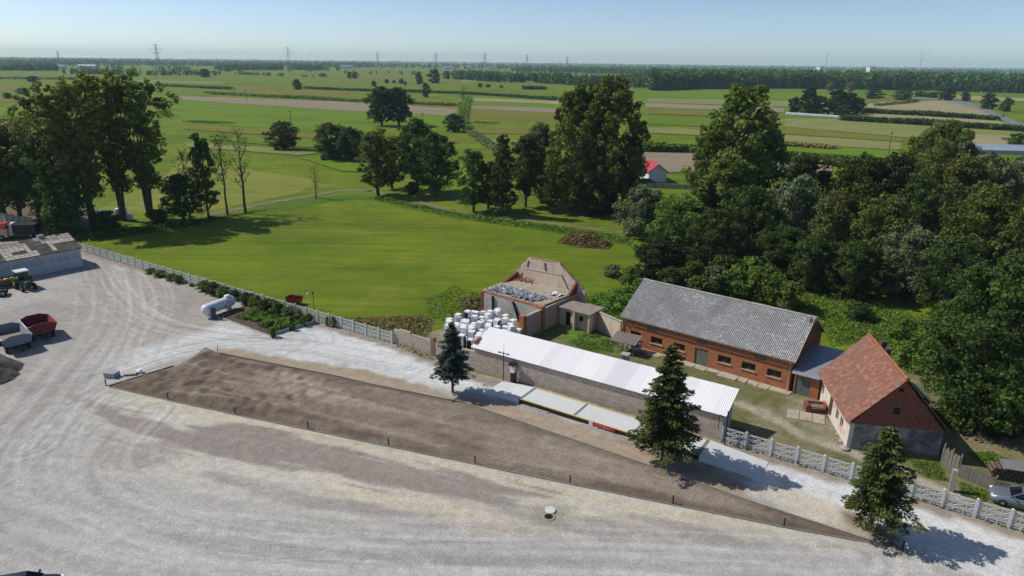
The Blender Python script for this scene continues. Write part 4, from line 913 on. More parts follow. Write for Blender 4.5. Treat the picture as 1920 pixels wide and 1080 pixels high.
w = MB(); w.box(3.0, 3.6, -0.06, -0.032, 3.6, 4.3); w = w.build('window', DARKG, hs)
f = MB(); f.box(2.94, 2.998, -0.075, -0.033, 3.54, 4.36); f.box(3.602, 3.66, -0.075, -0.033, 3.54, 4.36); f.box(2.998, 3.602, -0.075, -0.033, 4.302, 4.36); f.box(2.998, 3.602, -0.075, -0.033, 3.54, 3.598); f.build('frame', WOOD_G, w)
w = MB(); w.box(3.2, 3.55, -0.05, -0.032, 5.7, 6.0); w.build('vent', VOID, hs)  # dark plate on the gable face, the opening's shade is its colour
for (a, b, z0, z1) in WH:
    if z0 < 0.5:
        d = MB(); d.box(0.2, 0.24, a + 0.003, b - 0.003, z0, z1 - 0.003); d.build('door', plain('door_brown', c(96, 62, 48), 0.7, 0.2), hs)
    else:
        w = MB(); w.box(0.18, 0.21, a + 0.003, b - 0.003, z0 + 0.003, z1 - 0.003); w = w.build('window', DARKG, hs)
        f = MB(); f.box(0.14, 0.179, (a + b) / 2 - 0.03, (a + b) / 2 + 0.03, z0 + 0.003, z1 - 0.003); f.box(0.14, 0.178, a + 0.003, a + 0.07, z0 + 0.003, z1 - 0.003); f.box(0.14, 0.178, b - 0.07, b - 0.003, z0 + 0.003, z1 - 0.003); f.build('frame', plain('frame_white', c(210, 206, 200), 0.6), w)
def tile_roof(name, L, S, seed):
    """pantiles: rolls across, courses stepping up the slope, slight sag and uneven tiles"""
    nx = int(L / 0.215); ny = int(S / 0.31); tw = L / nx; tl = S / ny; per = 4; rng = np.random.default_rng(seed)
    V = []; F = []; Cc = []; lift = rng.normal(size=(ny, nx)) * 0.008; tint = rng.uniform(size=(ny, nx)); base = 0
    xs = np.linspace(0, 1, per + 1); prof = 0.035 * np.sin(xs * 2 * np.pi - 0.6)
    c1, c2, c3, c4 = (np.array(c(*q)) for q in ((156, 110, 92), (136, 98, 84), (166, 126, 108), (128, 114, 100)))
    for j in range(ny):
        for i in range(nx):
            x0 = i * tw; y0 = j * tl; sag = -0.05 * math.sin(math.pi * (x0 / L)) * math.sin(math.pi * y0 / S) + 0.02 * float(vn(x0 * 0.6, y0 * 0.6, 7))
            X = x0 + xs * tw
            row0 = np.stack([X, np.full(per + 1, y0 - 0.03), prof + 0.045 + lift[j, i] + sag], 1); row1 = np.stack([X, np.full(per + 1, y0 + tl), prof + 0.005 + sag], 1); row2 = row0 - np.array([0, 0, 0.05])
            V += [row0, row1, row2]
            for q in range(per):
                F.append((base + q, base + q + 1, base + per + 1 + q + 1, base + per + 1 + q)); F.append((base + 2 * (per + 1) + q, base + 2 * (per + 1) + q + 1, base + q + 1, base + q))
            base += 3 * (per + 1); t = tint[j, i]; nn = float(fbm(np.array([x0 * 0.5]), np.array([y0 * 0.5]), 9)[0])
            cc = c1 * (1 - t) + c2 * t
            if t > 0.8: cc = c3
            if nn > 0.56 and tint[j, (i * 7) % nx] > 0.35: cc = cc * 0.45 + c4 * 0.55
            Cc.append(np.tile(cc, (3 * (per + 1), 1)))
    return raw_mesh(name, np.concatenate(V), np.array(F), [TILEV], np.concatenate(Cc))
TILEV = vcol('clay_tile', 22.0, 0.2, 0.9, 30.0, 0.2)
SL = math.hypot(HW / 2 + 0.3, RZ - EZ + 0.1); th = math.atan2(RZ - EZ + 0.1, HW / 2 + 0.3)
tm = tile_roof('tiles', HL + 0.45, SL, 3)
t0 = bpy.data.objects.new('roof', tm); COL.objects.link(t0); t0.parent = hs; tag(t0, None, None, None, 'stuff')
t0.matrix_local = Matrix.Translation((-0.3, HL + 0.25, EZ - 0.05)) @ Matrix.Rotation(-math.pi / 2, 4, 'Z') @ Matrix.Rotation(th, 4, 'X')
t1 = bpy.data.objects.new('roof', tm); COL.objects.link(t1); t1.parent = hs; tag(t1, None, None, None, 'stuff')
t1.matrix_local = Matrix.Translation((HW + 0.3, -0.2, EZ - 0.05)) @ Matrix.Rotation(math.pi / 2, 4, 'Z') @ Matrix.Rotation(th, 4, 'X')
for i in range(27):
    r = MB(); r.tube([(HW / 2, -0.2 + i * 0.372, RZ + 0.10 + random.Random(i).uniform(-0.015, 0.015)), (HW / 2, -0.2 + (i + 1) * 0.372, RZ + 0.12)], [0.15, 0.12], 8); r.build('ridge_tile', TILE, hs)
for y, hgt, wd in ((6.9, 0.9, 0.42), (5.6, 0.5, 0.36)):
    ch = MB(); ch.box(HW / 2 + 0.25, HW / 2 + 0.25 + wd, y, y + wd, RZ - 1.0, RZ + hgt * 0.45); ch = ch.build('chimney', plain('chimney_sooty', c(86, 76, 70), 0.95, 0.25), hs)
    cp = MB(); cp.box(HW / 2 + 0.19, HW / 2 + 0.31 + wd, y - 0.06, y + wd + 0.06, RZ + hgt * 0.45 + 0.001, RZ + hgt * 0.45 + 0.1); cp.build('cap', MATS['chimney_sooty'], ch)
o = MB(); o.box(HW - 0.3, HW + 1.2, 6.2, 8.9, 0, 2.2); o.build('annex', PLASTER_G, hs)
o = MB(); o._add([(HW - 0.35, 6.0, 3.1), (HW + 1.4, 6.0, 2.25), (HW + 1.4, 9.1, 2.25), (HW - 0.35, 9.1, 3.1), (HW - 0.35, 6.0, 3.04), (HW + 1.4, 6.0, 2.21), (HW + 1.4, 9.1, 2.21), (HW - 0.35, 9.1, 3.04)], [(0, 1, 2, 3), (7, 6, 5, 4), (0, 4, 5, 1), (1, 5, 6, 2), (2, 6, 7, 3), (3, 7, 4, 0)]); o.build('annex_roof', ZINC, hs)
# brick well box and slabs by the house door
wl = thing('brick_well', 'low round-cornered brick well box with plank lid by the house door', 'well', (28.74, 57.65), R(-10))
o = MB(); o.box(-0.95, -0.7, -0.6, 0.6, 0, 0.75); o.box(0.7, 0.95, -0.6, 0.6, 0, 0.75); o.box(-0.699, 0.699, 0.35, 0.6, 0, 0.75); o.box(-0.699, 0.699, -0.6, -0.4, 0, 0.5); o.build('wall', BRICK_OLD, wl)
for i in range(3): o = MB(); o.box(-0.69, 0.69, -0.39 + i * 0.25, -0.16 + i * 0.25, 0.50, 0.56); o.build('plank', WOOD_G, wl)
rnd = random.Random(4)
for i in range(9): o = MB(); o.cbox(-0.83 if i % 2 else 0.83, -0.45 + i * 0.11, 0.80, 0.22, 0.11, 0.1, rnd.uniform(-.3, .3)); o.build('brick', BRICK, wl)
pv = thing('slab_paving', 'cracked concrete slabs laid before the house door', 'paving', (27.33, 56.39), R(-24))
for i in range(3):
    for j in range(2): o = MB(); o.box(-1.6 + i * 1.1, -0.56 + i * 1.1, -0.9 + j * 0.92, -0.02 + j * 0.92, 0, 0.09 + 0.02 * ((i + j) % 2)); o.build('slab', APRON, pv)

# ---- long shed: block walls and white corrugated roof
A, B = (-3.9, 65.9), (18.15, 51.95); SLn = math.dist(A, B); SD = 3.1
sh = thing('block_shed', 'long low cinder block shed with white corrugated roof beside the weighbridge', 'shed', A, ang(A, B))
o = MB(); o.box(0, SLn, 0, 0.25, 0, 2.62); o.box(0, SLn, SD - 0.25, SD, 0, 3.5)
for x in (0.0, SLn - 0.25): o.xprism([(0.252, 0), (SD - 0.252, 0), (SD - 0.252, 3.42), (0.252, 2.68)], x + 0.002, x + 0.252)
o.build('wall', BLOCK, sh)
o = MB(); o.box(SLn + 0.003, SLn + 0.03, -0.02, SD, 0.0, 2.6); o.build('end_cladding', plain('cladding_grey', c(176, 178, 184), 0.7, 0.08), sh)
SS = math.hypot(SD + 0.5, 1.1); th = math.atan2(1.1, SD + 0.5); nsh = 23; wsh = (SLn + 0.6) / nsh
WROOF = [plain('roof_white_%d' % i, q, 0.7, 0.03, 0.8) for i, q in enumerate((c(250, 248, 248), c(240, 237, 238), c(245, 243, 244), c(232, 229, 231)))]
sm_ = corrugated('shed_sheet', wsh + 0.02, SS, 0.16, 0.012, [WROOF[0]], thick=0.015)
rnd = random.Random(77)
for i in range(nsh):
    link('roof_sheet', sm_, sh, (-0.3 + i * wsh, -0.2, 2.58 + (0.006 if i % 2 else 0)), (th, 0, 0), WROOF[rnd.choice((0, 0, 0, 1, 2, 3))])
o = MB(); o.box(-1.4, -0.02, 0.0, 0.3, 0, 2.0); o.box(-0.26, -0.02, 0.302, 2.4, 0, 2.9); o.build('gable_stub', BLOCK, sh)
rnd = random.Random(3)
for i in range(8): o = MB(); o.cbox(-0.14 + rnd.uniform(-.05, .05), 0.35 + i * 0.26, 2.95 + rnd.uniform(0, 0.15) , 0.24, 0.24, 0.18, rnd.uniform(-.2, .2)); o.build('brick', BRICK, sh)

# ---- weighbridge
WA, WB = (0.9, 58.35), (15.4, 48.95); WL = math.dist(WA, WB); WW = 2.85; wz = 0.5
wb = thing('weighbridge', 'long truck weighbridge with three pale concrete decks and yellow edge rails', 'weighbridge', WA, ang(WA, WB))
for i in range(3):
    d = MB(); d.box(i * WL / 3 + 0.14, (i + 1) * WL / 3 - 0.14, 0.12, WW - 0.12, 0.3, wz); d.build('deck_slab', CONC_P, wb)
for i in range(4):
    d = MB(); x = i * WL / 3; d.box(x - 0.138, x + 0.138, 0.12, WW - 0.12, 0.3, wz - 0.006); d.build('seam_plate', plain('seam_steel', c(128, 128, 130), 0.5), wb)
for y in (0.0, WW - 0.1):
    d = MB(); d.box(-0.05, WL + 0.05, y, y + 0.09, wz - 0.04, wz + 0.04); d.build('edge_rail', YELLOW, wb)
    d = MB(); d.box(-0.05, WL + 0.05, y + 0.03, y + 0.09, 0.02, wz - 0.042); d.build('side_beam', STEEL_K, wb)
for x in (1.5, 6.6, 10.5):
    d = MB(); d.box(x, x + 1.7, -0.25, -0.02, 0, 0.1); d.build('footing', CONC, wb)
sg = MB(); sg.box(7.7, 9.9, -0.03, -0.002, 0.12, 0.48); sg = sg.build('maker_sign', REDP, wb)
lg = MB(); lg.box(7.32, 7.698, -0.031, -0.002, 0.12, 0.48); lg.build('logo_plate', WHITEP, wb)
rnd = random.Random(12); x = 7.95
while x < 9.6:                                          # illegible pale lettering on the red plate
    w = rnd.uniform(0.08, 0.16); l = MB(); l.box(x, x + w * 0.35, -0.036, -0.0305, 0.2, 0.4); l.box(x + w * 0.35, x + w, -0.036, -0.0305, 0.2 if rnd.random() < .5 else 0.34, 0.26 if rnd.random() < .5 else 0.4); l.build('letter', plain('sign_pink', c(226, 150, 150), 0.5), sg); x += w + 0.06
def ramp_mesh(x0, x1, y0, y1, za, zb): 
    return MB()._add([(x0, y0, -0.02), (x1, y0, -0.02), (x1, y1, -0.02), (x0, y1, -0.02), (x0, y0, za), (x1, y0, zb), (x1, y1, zb), (x0, y1, za)], [(3, 2, 1, 0), (4, 5, 6, 7), (0, 1, 5, 4), (1, 2, 6, 5), (2, 3, 7, 6), (3, 0, 4, 7)])
r = ramp_mesh(-4.0, -0.16, -0.1, WW + 0.05, 0.09, wz).build('ramp', CONC_P, wb); r2 = ramp_mesh(WL + 0.16, WL + 5.0, -0.1, WW + 0.05, wz, 0.07).build('ramp', CONC_P, wb)

# ---- block wall left of the shed with brick pier
A, B = (-13.5, 72.6), (-3.95, 66.1); wv = thing('block_wall', 'crumbling grey block wall with a brick pier between lattice fence and shed', 'wall', A, ang(A, B)); LW = math.dist(A, B)
o = MB(); rnd = random.Random(2); x = 0.0
while x < LW - 0.6:
    w = 0.42 * rnd.choice((2, 3, 4)); w = min(w, LW - x); o.box(x, x + w, 0, 0.25, 0, 1.75 + rnd.choice((0, 0, 0.21, -0.21)) * (1 if x < 6 else 0.5)); x += w
o.build('wall', BLOCK, wv)
o = MB(); o.box(5.6, 6.1, -0.06, 0.31, 0, 2.15); o.build('pier', plain('pier_brick', c(150, 112, 96), 0.95, 0.2, 3.0, dirt=c(150, 136, 124)), wv)
# ---- ruin: front bay wall, slab roof, tall gable, brick pillar
A, B = (-3.95, 83.2), (3.8, 77.1); RL = math.dist(A, B); rn = thing('ruined_building', 'roofless ruined building with a tall plastered gable wall and sagging slab', 'ruin', A, ang(A, B))
o = MB(); o.box(0.35, RL - 0.4, 0.0, 0.3, 0, 2.75); o.build('wall', plain('ruin_grey', c(188, 184, 178), 0.95, 0.18, 1.5, bmp=0.6, bscale=6, dirt=c(150, 144, 138)), rn)
o = MB(); o.box(-0.05, 0.345, -0.05, 7.6, 0, 2.85); o.build('wall', BRICK_OLD, rn)
o = MB(); o.box(RL - 0.395, RL, -3.6, 7.6, 0, 2.8); o.build('wall', BLOCK, rn)
for (xa, z) in ((2.0, 0), (5.3, 0)):
    o = MB(); o.bar((xa, -0.12, 2.7), (xa + (0.1 if xa < 3 else 1.1), -0.12, 0.2), 0.22, 0.2); o.build('pilaster', STEEL_K, rn)
rnd = random.Random(8)
for i in range(30):
    o = MB(); o.cbox(0.4 + i * (RL - 0.8) / 30 + rnd.uniform(-.03, .03), 0.15, 2.76 + rnd.uniform(0.05, 0.16), 0.26, 0.26, 0.14, rnd.uniform(-.2, .2)); o.build('brick', BRICK, rn)
for (x, y, hh_) in ((RL - 0.2, -3.75, 3.0), (RL - 0.2, -0.1, 3.15)):
    o = MB(); o.box(x - 0.32, x + 0.32, y - 0.32, y + 0.32, 0, hh_); o.build('pillar', BRICK, rn)
o = MB(); o.prism([(-0.1, 0.35), (RL - 0.42, 0.35), (RL - 0.1, 7.3), (-0.2, 7.3)], 2.86, 3.02); o.build('slab_roof', plain('slab_dusty', c(172, 160, 142), 0.95, 0.14, 1.0, bmp=0.5, bscale=7, dirt=c(140, 128, 112)), rn)
gy = 7.31
o = MB(); o.vprism([(-0.9, 0), (RL + 1.2, 0), (RL + 1.2, 3.3), (RL + 0.9, 3.5), (7.0, 6.35), (2.0, 6.15), (1.2, 5.4), (-0.4, 3.6), (-0.9, 2.9)], gy, gy + 0.4); gw = o.build('gable_wall', PLASTER_T, rn)
o = MB()
pts = [(-0.9, 2.9), (-0.4, 3.6), (1.2, 5.4), (2.0, 6.15), (7.0, 6.35), (RL + 0.9, 3.5)]
COPE = plain('coping_dusty', c(170, 138, 120), 0.95, 0.2, 3.0, dirt=c(182, 166, 150)); rc = random.Random(31)
for a, b in zip(pts[:-1], pts[1:]):
    n = max(1, int(math.dist(a, b) / 0.3))
    for q in range(n):
        if rc.random() < 0.25: continue
        f0 = (q + 0.5) / n; x_, z_ = a[0] + (b[0] - a[0]) * f0, a[1] + (b[1] - a[1]) * f0
        o = MB(); o.cbox(x_, gy + 0.2, z_ + rc.uniform(-0.02, 0.05), 0.28, 0.43, 0.11, 0, 0, -math.atan2(b[1] - a[1], b[0] - a[0]) + rc.uniform(-.1, .1)); o.build('coping_brick', COPE, rn)
PALEB = plain('band_pale', c(214, 200, 184), 0.9, 0.1)
for a, b, w in (((1.5, 4.6), (7.3, 4.85), 0.07), ((8.2, 3.9), (RL + 0.6, 3.75), 0.06)):
    o = MB(); o.bar((a[0], gy - 0.03, a[1]), (b[0], gy - 0.03, b[1]), 0.05, w); o.build('band', PALEB, rn)
for a, b, w in (((2.1, 5.75), (1.85, 4.9), 0.22), ((4.75, 5.95), (4.9, 4.95), 0.3), ((7.5, 4.8), (8.6, 3.05), 0.16), ((1.0, 3.9), (0.7, 3.1), 0.14)):
    o = MB(); o.bar((a[0], gy - 0.03, a[1]), (b[0], gy - 0.03, b[1]), w, 0.05, (0, 1, 0)); o.build('shade_strip', plain('recess_shade', c(104, 92, 84), 0.95), rn)  # dark bars on the wall face; recess shade is put into their colour
o = MB(); o._add([(RL - 0.3, 5.2, 2.8), (RL - 0.3, gy, 2.8), (RL - 0.3, gy, 4.4), (RL, 5.2, 2.8), (RL, gy, 2.8), (RL, gy, 4.4)], [(0, 1, 2), (5, 4, 3), (0, 3, 4, 1), (1, 4, 5, 2), (2, 5, 3, 0)]); o.build('broken_wall', BRICK_OLD, rn)
o = MB(); o._add([(-0.1, 3.6, 2.85), (-0.1, gy, 2.85), (-0.1, gy, 3.9), (0.3, 3.6, 2.85), (0.3, gy, 2.85), (0.3, gy, 3.9)], [(2, 1, 0), (3, 4, 5), (1, 4, 3, 0), (2, 5, 4, 1), (0, 3, 5, 2)]); o.build('broken_wall', BRICK_OLD, rn)
for i in range(46):
    o = MB(); o.cbox(0.6 + rnd.random() ** 1.3 * 3.0, 6.6 + rnd.uniform(-0.5, 0.6), 3.08 + rnd.uniform(0, 0.35) * rnd.random(), 0.26, 0.13, 0.11, rnd.uniform(0, 3), rnd.uniform(-.3, .3), rnd.uniform(-.3, .3)); o.build('fallen_brick', BRICK, rn)
# crumpled sheeting on the slab
def crumple(name, poly, cell, h, m, seed, label, cat, T):
    P_ = np.array(poly); x0, y0 = P_.min(0); x1, y1 = P_.max(0); X, Y = np.meshgrid(np.arange(x0, x1, cell), np.arange(y0, y1, cell)); D = sdist(X, Y, poly) + (fbm(X * 2, Y * 2, seed) - 0.5) * 1.2
    Z = 0.03 + h * np.abs(fbm(X * 1.3, Y * 2.6, seed + 1, 5) - 0.5) * 2 + 0.05 * vn(X * 5, Y * 5, seed + 2); ny, nx = X.shape
    ins = D < 0; cm_ = ins[:-1, :-1] & ins[1:, :-1] & ins[:-1, 1:] & ins[1:, 1:]; j, i = np.nonzero(cm_); a = j * nx + i
    me = raw_mesh(name, np.stack([X, Y, Z], -1).reshape(-1, 3), np.stack([a, a + 1, a + nx + 1, a + nx], 1), [m]); ob = link(name, me); ob.matrix_world = T; return tag(ob, label, cat)
TR = Matrix.Translation((A[0], A[1], 3.02)) @ Matrix.Rotation(ang(A, B), 4, 'Z')
crumple('plastic_sheet', [(0.1, 0.5), (7.8, 0.6), (9.0, 3.0), (6.0, 3.4), (3.0, 3.6), (0.5, 3.2)], 0.12, 0.42, plain('tarp_grey', c(104, 108, 116), 0.4, 0.25, 1.8, col2=c(150, 156, 166)), 200, 'crumpled grey plastic sheeting lying on the ruin slab', 'plastic sheet', TR)
crumple('plastic_sheet', [(7.0, 4.2), (9.2, 4.0), (9.3, 5.6), (7.6, 5.4)], 0.1, 0.4, plain('tarp_white', c(206, 208, 212), 0.4, 0.15, 2), 210, 'small heap of white plastic beside the tall gable', 'plastic sheet', TR)
# ---- lean-to and concrete wall right of the ruin
A2 = (5.9, 79.4); lt = thing('lean_to', 'low plastered lean-to with flat slab roof between ruin and yard wall', 'outbuilding', A2, R(-38))
o = MB(); o.wall(4.6, 2.3, 0.25, [(0.9, 1.7, 0.05, 1.9), (2.9, 3.5, 1.1, 1.8)]); o.box(4.35, 4.6, 0.252, 2.6, 0, 2.3); o.build('wall', PLASTER_T, lt)
o = MB(); o.prism([(-0.1, -0.35), (2.3, -0.3), (2.3, 2.7), (-0.1, 2.7)], 2.302, 2.42); o.build('roof_slab', plain('slab_old', c(150, 140, 126), 0.95, 0.2, 1.2, bmp=0.5, bscale=6, dirt=c(118, 110, 98)), lt)
o = MB(); o.prism([(2.4, -0.9), (4.9, -0.8), (4.9, 2.6), (2.4, 2.6)], 2.45, 2.58); o.build('roof_slab', plain('slab_old', c(150, 140, 126), 0.95, 0.2, 1.2, bmp=0.5, bscale=6, dirt=c(118, 110, 98)), lt)
o = MB(); o.box(0.905, 1.695, 0.15, 0.2, 0.06, 1.895); o.build('door', VOID, lt); o = MB(); o.box(2.905, 3.495, 0.15, 0.2, 1.105, 1.795); o.build('window', DARKG, lt)
for xp in (2.42, 4.56): o = MB(); o.box(xp, xp + 0.24, -0.65, -0.002, 0, 2.449); o.build('pier', PLASTER_T, lt)
A3, B3 = (9.6, 78.6), (12.7, 74.1); cw = thing('yard_wall', 'bare concrete yard wall running up to the barn corner', 'wall', A3, ang(A3, B3)); L3 = math.dist(A3, B3)
o = MB(); o.box(0, L3, 0, 0.25, 0, 2.35); o.build('wall', PLASTER_T, cw); o = MB(); o.box(-0.02, L3, -0.05, 0.3, 2.352, 2.45); o.build('coping', CONC, cw)

# ---- white farm building with broken roof (left)
A, B = (-66.7, 101.6), (-81.4, 83.2); WLn = math.dist(A, B); DW = 9.0
wbd = thing('farm_building', 'white-walled farm building with blind windows and half-stripped shingle roof', 'farm building', A, ang(A, B))
# local x runs along the front wall away from the corner, so the inside of the building lies at negative y
o = MB(); o.box(0, WLn, -0.4, -0.12, 0, 3.0); o.box(0.0, 0.3, -DW, -0.402, 0, 3.0)
wx = [(0.45 + i * 1.12, 1.3 + i * 1.12) for i in range(int((WLn - 0.6) / 1.12))]
o.wall(WLn, 3.0, 0.12, [(a, b, 1.55, 2.35) for a, b in wx], 0, -0.118); o.xprism([(-DW, 3.0), (-0.4, 3.0), (-DW / 2, 4.6)], 0.002, 0.3); o.build('wall', PLASTER_B, wbd)
for a, b in wx:
    p = MB(); p.box(a + 0.01, b - 0.01, -0.119, -0.09, 1.56, 2.34); p.build('blind_window', plain('window_infill', c(178, 186, 186), 0.85, 0.08), wbd)
SL = math.hypot(DW / 2 + 0.3, 1.6); th = math.atan2(1.6, DW / 2 + 0.3)
def shingle_roof(L, S, seed, back=False):
    tw = 0.62; nx, ny = int(L / tw), int(S / 0.5); V = []; F = []; Cc = []; b = 0; rng = np.random.default_rng(seed)
    for j in range(ny):
        for i in range(nx):
            x0, y0 = i * tw, j * 0.5; kind = 'sheet'
            dd = float(fbm(np.array([x0 * 0.35]), np.array([y0 * 0.35]), seed + 1)[0])
            bare = (3.0 + y0 * 0.25 < x0 < 5.4 + y0 * 0.12 and y0 < 4.0) or (x0 < 2.6 and y0 < 2.4) or (9.3 + 0.3 * y0 < x0 < 12.2 and y0 < 3.0) or (6.6 < x0 < 8.2 and 0.9 < y0 < 1.8) or dd > 0.66
            if bare: continue
            z = 0.04 + rng.normal() * 0.008; g = 0.03
            q = np.array([(x0 + g, y0 - 0.04, z + 0.03), (x0 + tw - g, y0 - 0.04, z + 0.03 + rng.normal() * 0.008), (x0 + tw - g, y0 + 0.5, z), (x0 + g, y0 + 0.5, z)]); lo = q - np.array([0, 0, 0.03])
            V += [q, lo]; F += [(b, b + 1, b + 2, b + 3), (b + 4, b + 5, b + 1, b), (b + 5, b + 6, b + 2, b + 1), (b + 7, b + 4, b, b + 3)]; b += 8
            t = rng.uniform(0.8, 1.06) * (1.0 if y0 < S * 0.62 else 0.72); Cc.append(np.tile(np.array(c(206, 197, 184)) * t, (8, 1)))
    return raw_mesh('shingles', np.concatenate(V), np.array(F), [SHINGLE], np.concatenate(Cc))
SHINGLE = vcol('shingle_grey', 12.0, 0.3, 0.95, 12.0, 0.4)
TORN = plain('roof_felt_torn', c(84, 78, 74), 0.98, 0.35, 1.6, bmp=1.0, bscale=5, dirt=c(128, 120, 110))
Mr = Matrix.Translation((0, 0.3, 2.98)) @ Matrix.Rotation(0, 4, 'Z') @ Matrix.Rotation(-th, 4, 'X') @ Matrix.Scale(-1, 4, (0, 1, 0))
o = MB(); o.box(-0.25, WLn, -DW / 2 - 0.01, 0.3, 0, 0.001)  # placeholder extents, replaced below
o = MB()._add([(-0.25, 0.3, 3.0), (WLn, 0.3, 3.0), (WLn, -DW / 2, 4.6), (-0.25, -DW / 2, 4.6), (-0.25, 0.3, 2.9), (WLn, 0.3, 2.9), (WLn, -DW / 2, 4.5), (-0.25, -DW / 2, 4.5)], [(0, 1, 2, 3), (7, 6, 5, 4), (0, 4, 5, 1), (1, 5, 6, 2), (2, 6, 7, 3), (3, 7, 4, 0)])
o._add([(-0.25, -DW / 2, 4.598), (WLn, -DW / 2, 4.598), (WLn, -DW - 0.3, 3.0), (-0.25, -DW - 0.3, 3.0)], [(0, 1, 2, 3)]); o.build('roof_deck', TORN, wbd)
so = link('shingles', shingle_roof(WLn, SL, 300), wbd); so.matrix_local = Matrix.Translation((-0.2, 0.3, 3.005)) @ Matrix.Rotation(-th, 4, 'X') @ Matrix.Scale(-1, 4, (0, 1, 0)); tag(so, None, None, None, 'stuff')
o = MB(); o.box(3.2, 4.0, -DW / 2 - 0.3, -DW / 2 + 0.4, 4.55, 4.95); o.build('roof_vent', ENAMEL_G, wbd)
# ---- white house with red roof beyond the poplar
A, B = (36.9, 186.2), (41.4, 185.6); rh = thing('garden_house', 'small white house with bright red roof beyond the tree belt', 'house', A, R(6))
o = MB(); o.wall(5.0, 3.0, 0.3, []); o.box(4.7, 5.0, 0.302, 9.5, 0, 3.0); o.box(0, 0.3, 0.302, 9.5, 0, 3.0); o.box(0.302, 4.698, 9.2, 9.5, 0, 3.0); o.vprism([(0, 3.001), (5.0, 3.001), (2.5, 4.8)], 0.01, 0.29); o.build('wall', plain('house_white', c(226, 230, 236), 0.8, 0.04), rh)
for s in (-1, 1):
    o = MB(); x0 = 2.5 + s * 3.0; o._add([(x0, -0.4, 2.75), (x0, 9.9, 2.75), (2.5, 9.9, 5.0), (2.5, -0.4, 5.0), (x0, -0.4, 2.63), (x0, 9.9, 2.63), (2.5, 9.9, 4.88), (2.5, -0.4, 4.88)], [(0, 1, 2, 3), (7, 6, 5, 4), (0, 4, 5, 1), (1, 5, 6, 2), (2, 6, 7, 3), (3, 7, 4, 0)]); o.build('roof', plain('roof_red', c(186, 50, 66), 0.6, 0.05), rh)
o = MB(); o.box(5.001, 5.05, 1.0, 2.6, 0.05, 2.3); o.build('door', plain('door_slate', c(60, 66, 76), 0.6), rh)
o = MB(); o.box(5.001, 5.05, 5.0, 6.6, 1.0, 2.3); o.build('window', DARKG, rh)
gf = thing('panel_fence', 'grey panel fence in front of the red-roofed white house', 'fence', (34.86, 177.89), R(-9))
for i in range(12):
    o = MB(); o.box(i * 2.0 + 0.05, i * 2.0 + 1.95, -0.03, 0.03, 0.05, 1.2); o.build('panel', CONC, gf); o = MB(); o.box(i * 2.0 - 0.049, i * 2.0 + 0.049, -0.06, 0.06, 0, 1.35); o.build('post', STEEL_K, gf)
# ---- glasshouses at the far right
gh = thing('greenhouse', 'long pale greenhouse roofs beyond the wood', 'greenhouse', (172.05, 259.84), R(-8))
for i in range(3):
    o = MB(); y = i * 5.0; o.xprism([(y, 0), (y + 4.6, 0), (y + 4.6, 1.5), (y + 2.3, 2.5), (y, 1.5)], 0, 34); o.build('bay', plain('poly_film', c(156, 168, 182), 0.5, 0.12, 0.2), gh)
# ---------------------------------------------------------------- concrete lattice fences
def lattice_panel(W, arcs=True, seg=6):
    o = MB(); t = 0.05
    for z in (0.16, 0.46, 0.92, 1.38): o.box(0, W, -t / 2, t / 2, z - (0.06 if z < 0.3 else 0.03), z + 0.03)
    o.box(0, W, -0.03, 0.03, 0.30, 0.40)
    for z0 in (0.49, 0.95):
        hgt = 0.40
        for e in range(2):
            xa = W * (0.02 + 0.48 * e); xb = W * (0.50 + 0.48 * e); zc = z0 + hgt / 2
            for s in (-1, 1):
                pts = [(xa + (xb - xa) * q / seg, 0, zc + s * (hgt * 0.5) * math.sin(math.pi * q / seg) * 0.86) for q in range(seg + 1)]
                for a, b in zip(pts[:-1], pts[1:]): o.bar(a, b, 0.045, 0.06, (0, 1, 0))
            xm = (xa + xb) / 2; o.box(xm - 0.03, xm + 0.03, -0.02, 0.02, z0, z0 + hgt)
        for x in (0.03, W - 0.03, W / 2): o.bar((x, 0, z0), (x, 0, z0 + hgt), 0.04)
    for x in (W * 0.33, W * 0.67): o.box(x - 0.04, x + 0.04, -0.07, 0.07, 0, 0.3)
    return o.mesh('lattice_panel', FENCEW)
def post_mesh(h=1.55):
    o = MB(); o.box(-0.085, 0.085, -0.085, 0.085, 0, h); o._add([(-0.1, -0.1, h), (0.1, -0.1, h), (0.1, 0.1, h), (-0.1, 0.1, h), (0, 0, h + 0.08)], [(0, 1, 4), (1, 2, 4), (2, 3, 4), (3, 0, 4), (3, 2, 1, 0)]); return o.mesh('fence_post', FENCEW)
PW = 2.05; LPm = lattice_panel(PW - 0.16); PMm = post_mesh()
def lattice_fence(A, B, label):
    t = thing('lattice_fence', label, 'fence', A, ang(A, B)); n = int(round(math.dist(A, B) / PW)); rnd = random.Random(1)
    for i in range(n + 1):
        link('post', PMm, t, (i * PW, 0, rnd.uniform(-0.03, 0.02)), (rnd.uniform(-.008, .008), rnd.uniform(-.008, .008), 0))
        if i < n: link('panel', LPm, t, (i * PW + 0.08, 0, rnd.uniform(-0.02, 0.02)), (0, rnd.uniform(-.006, .006), 0))
lattice_fence((-72.31, 110.30), (-13.54, 72.43), 'long white concrete lattice fence between the gravel yard and the mown meadow')
lattice_fence((18.25, 51.98), (37.52, 39.30), 'white concrete lattice fence running from the shed end past the silver car')

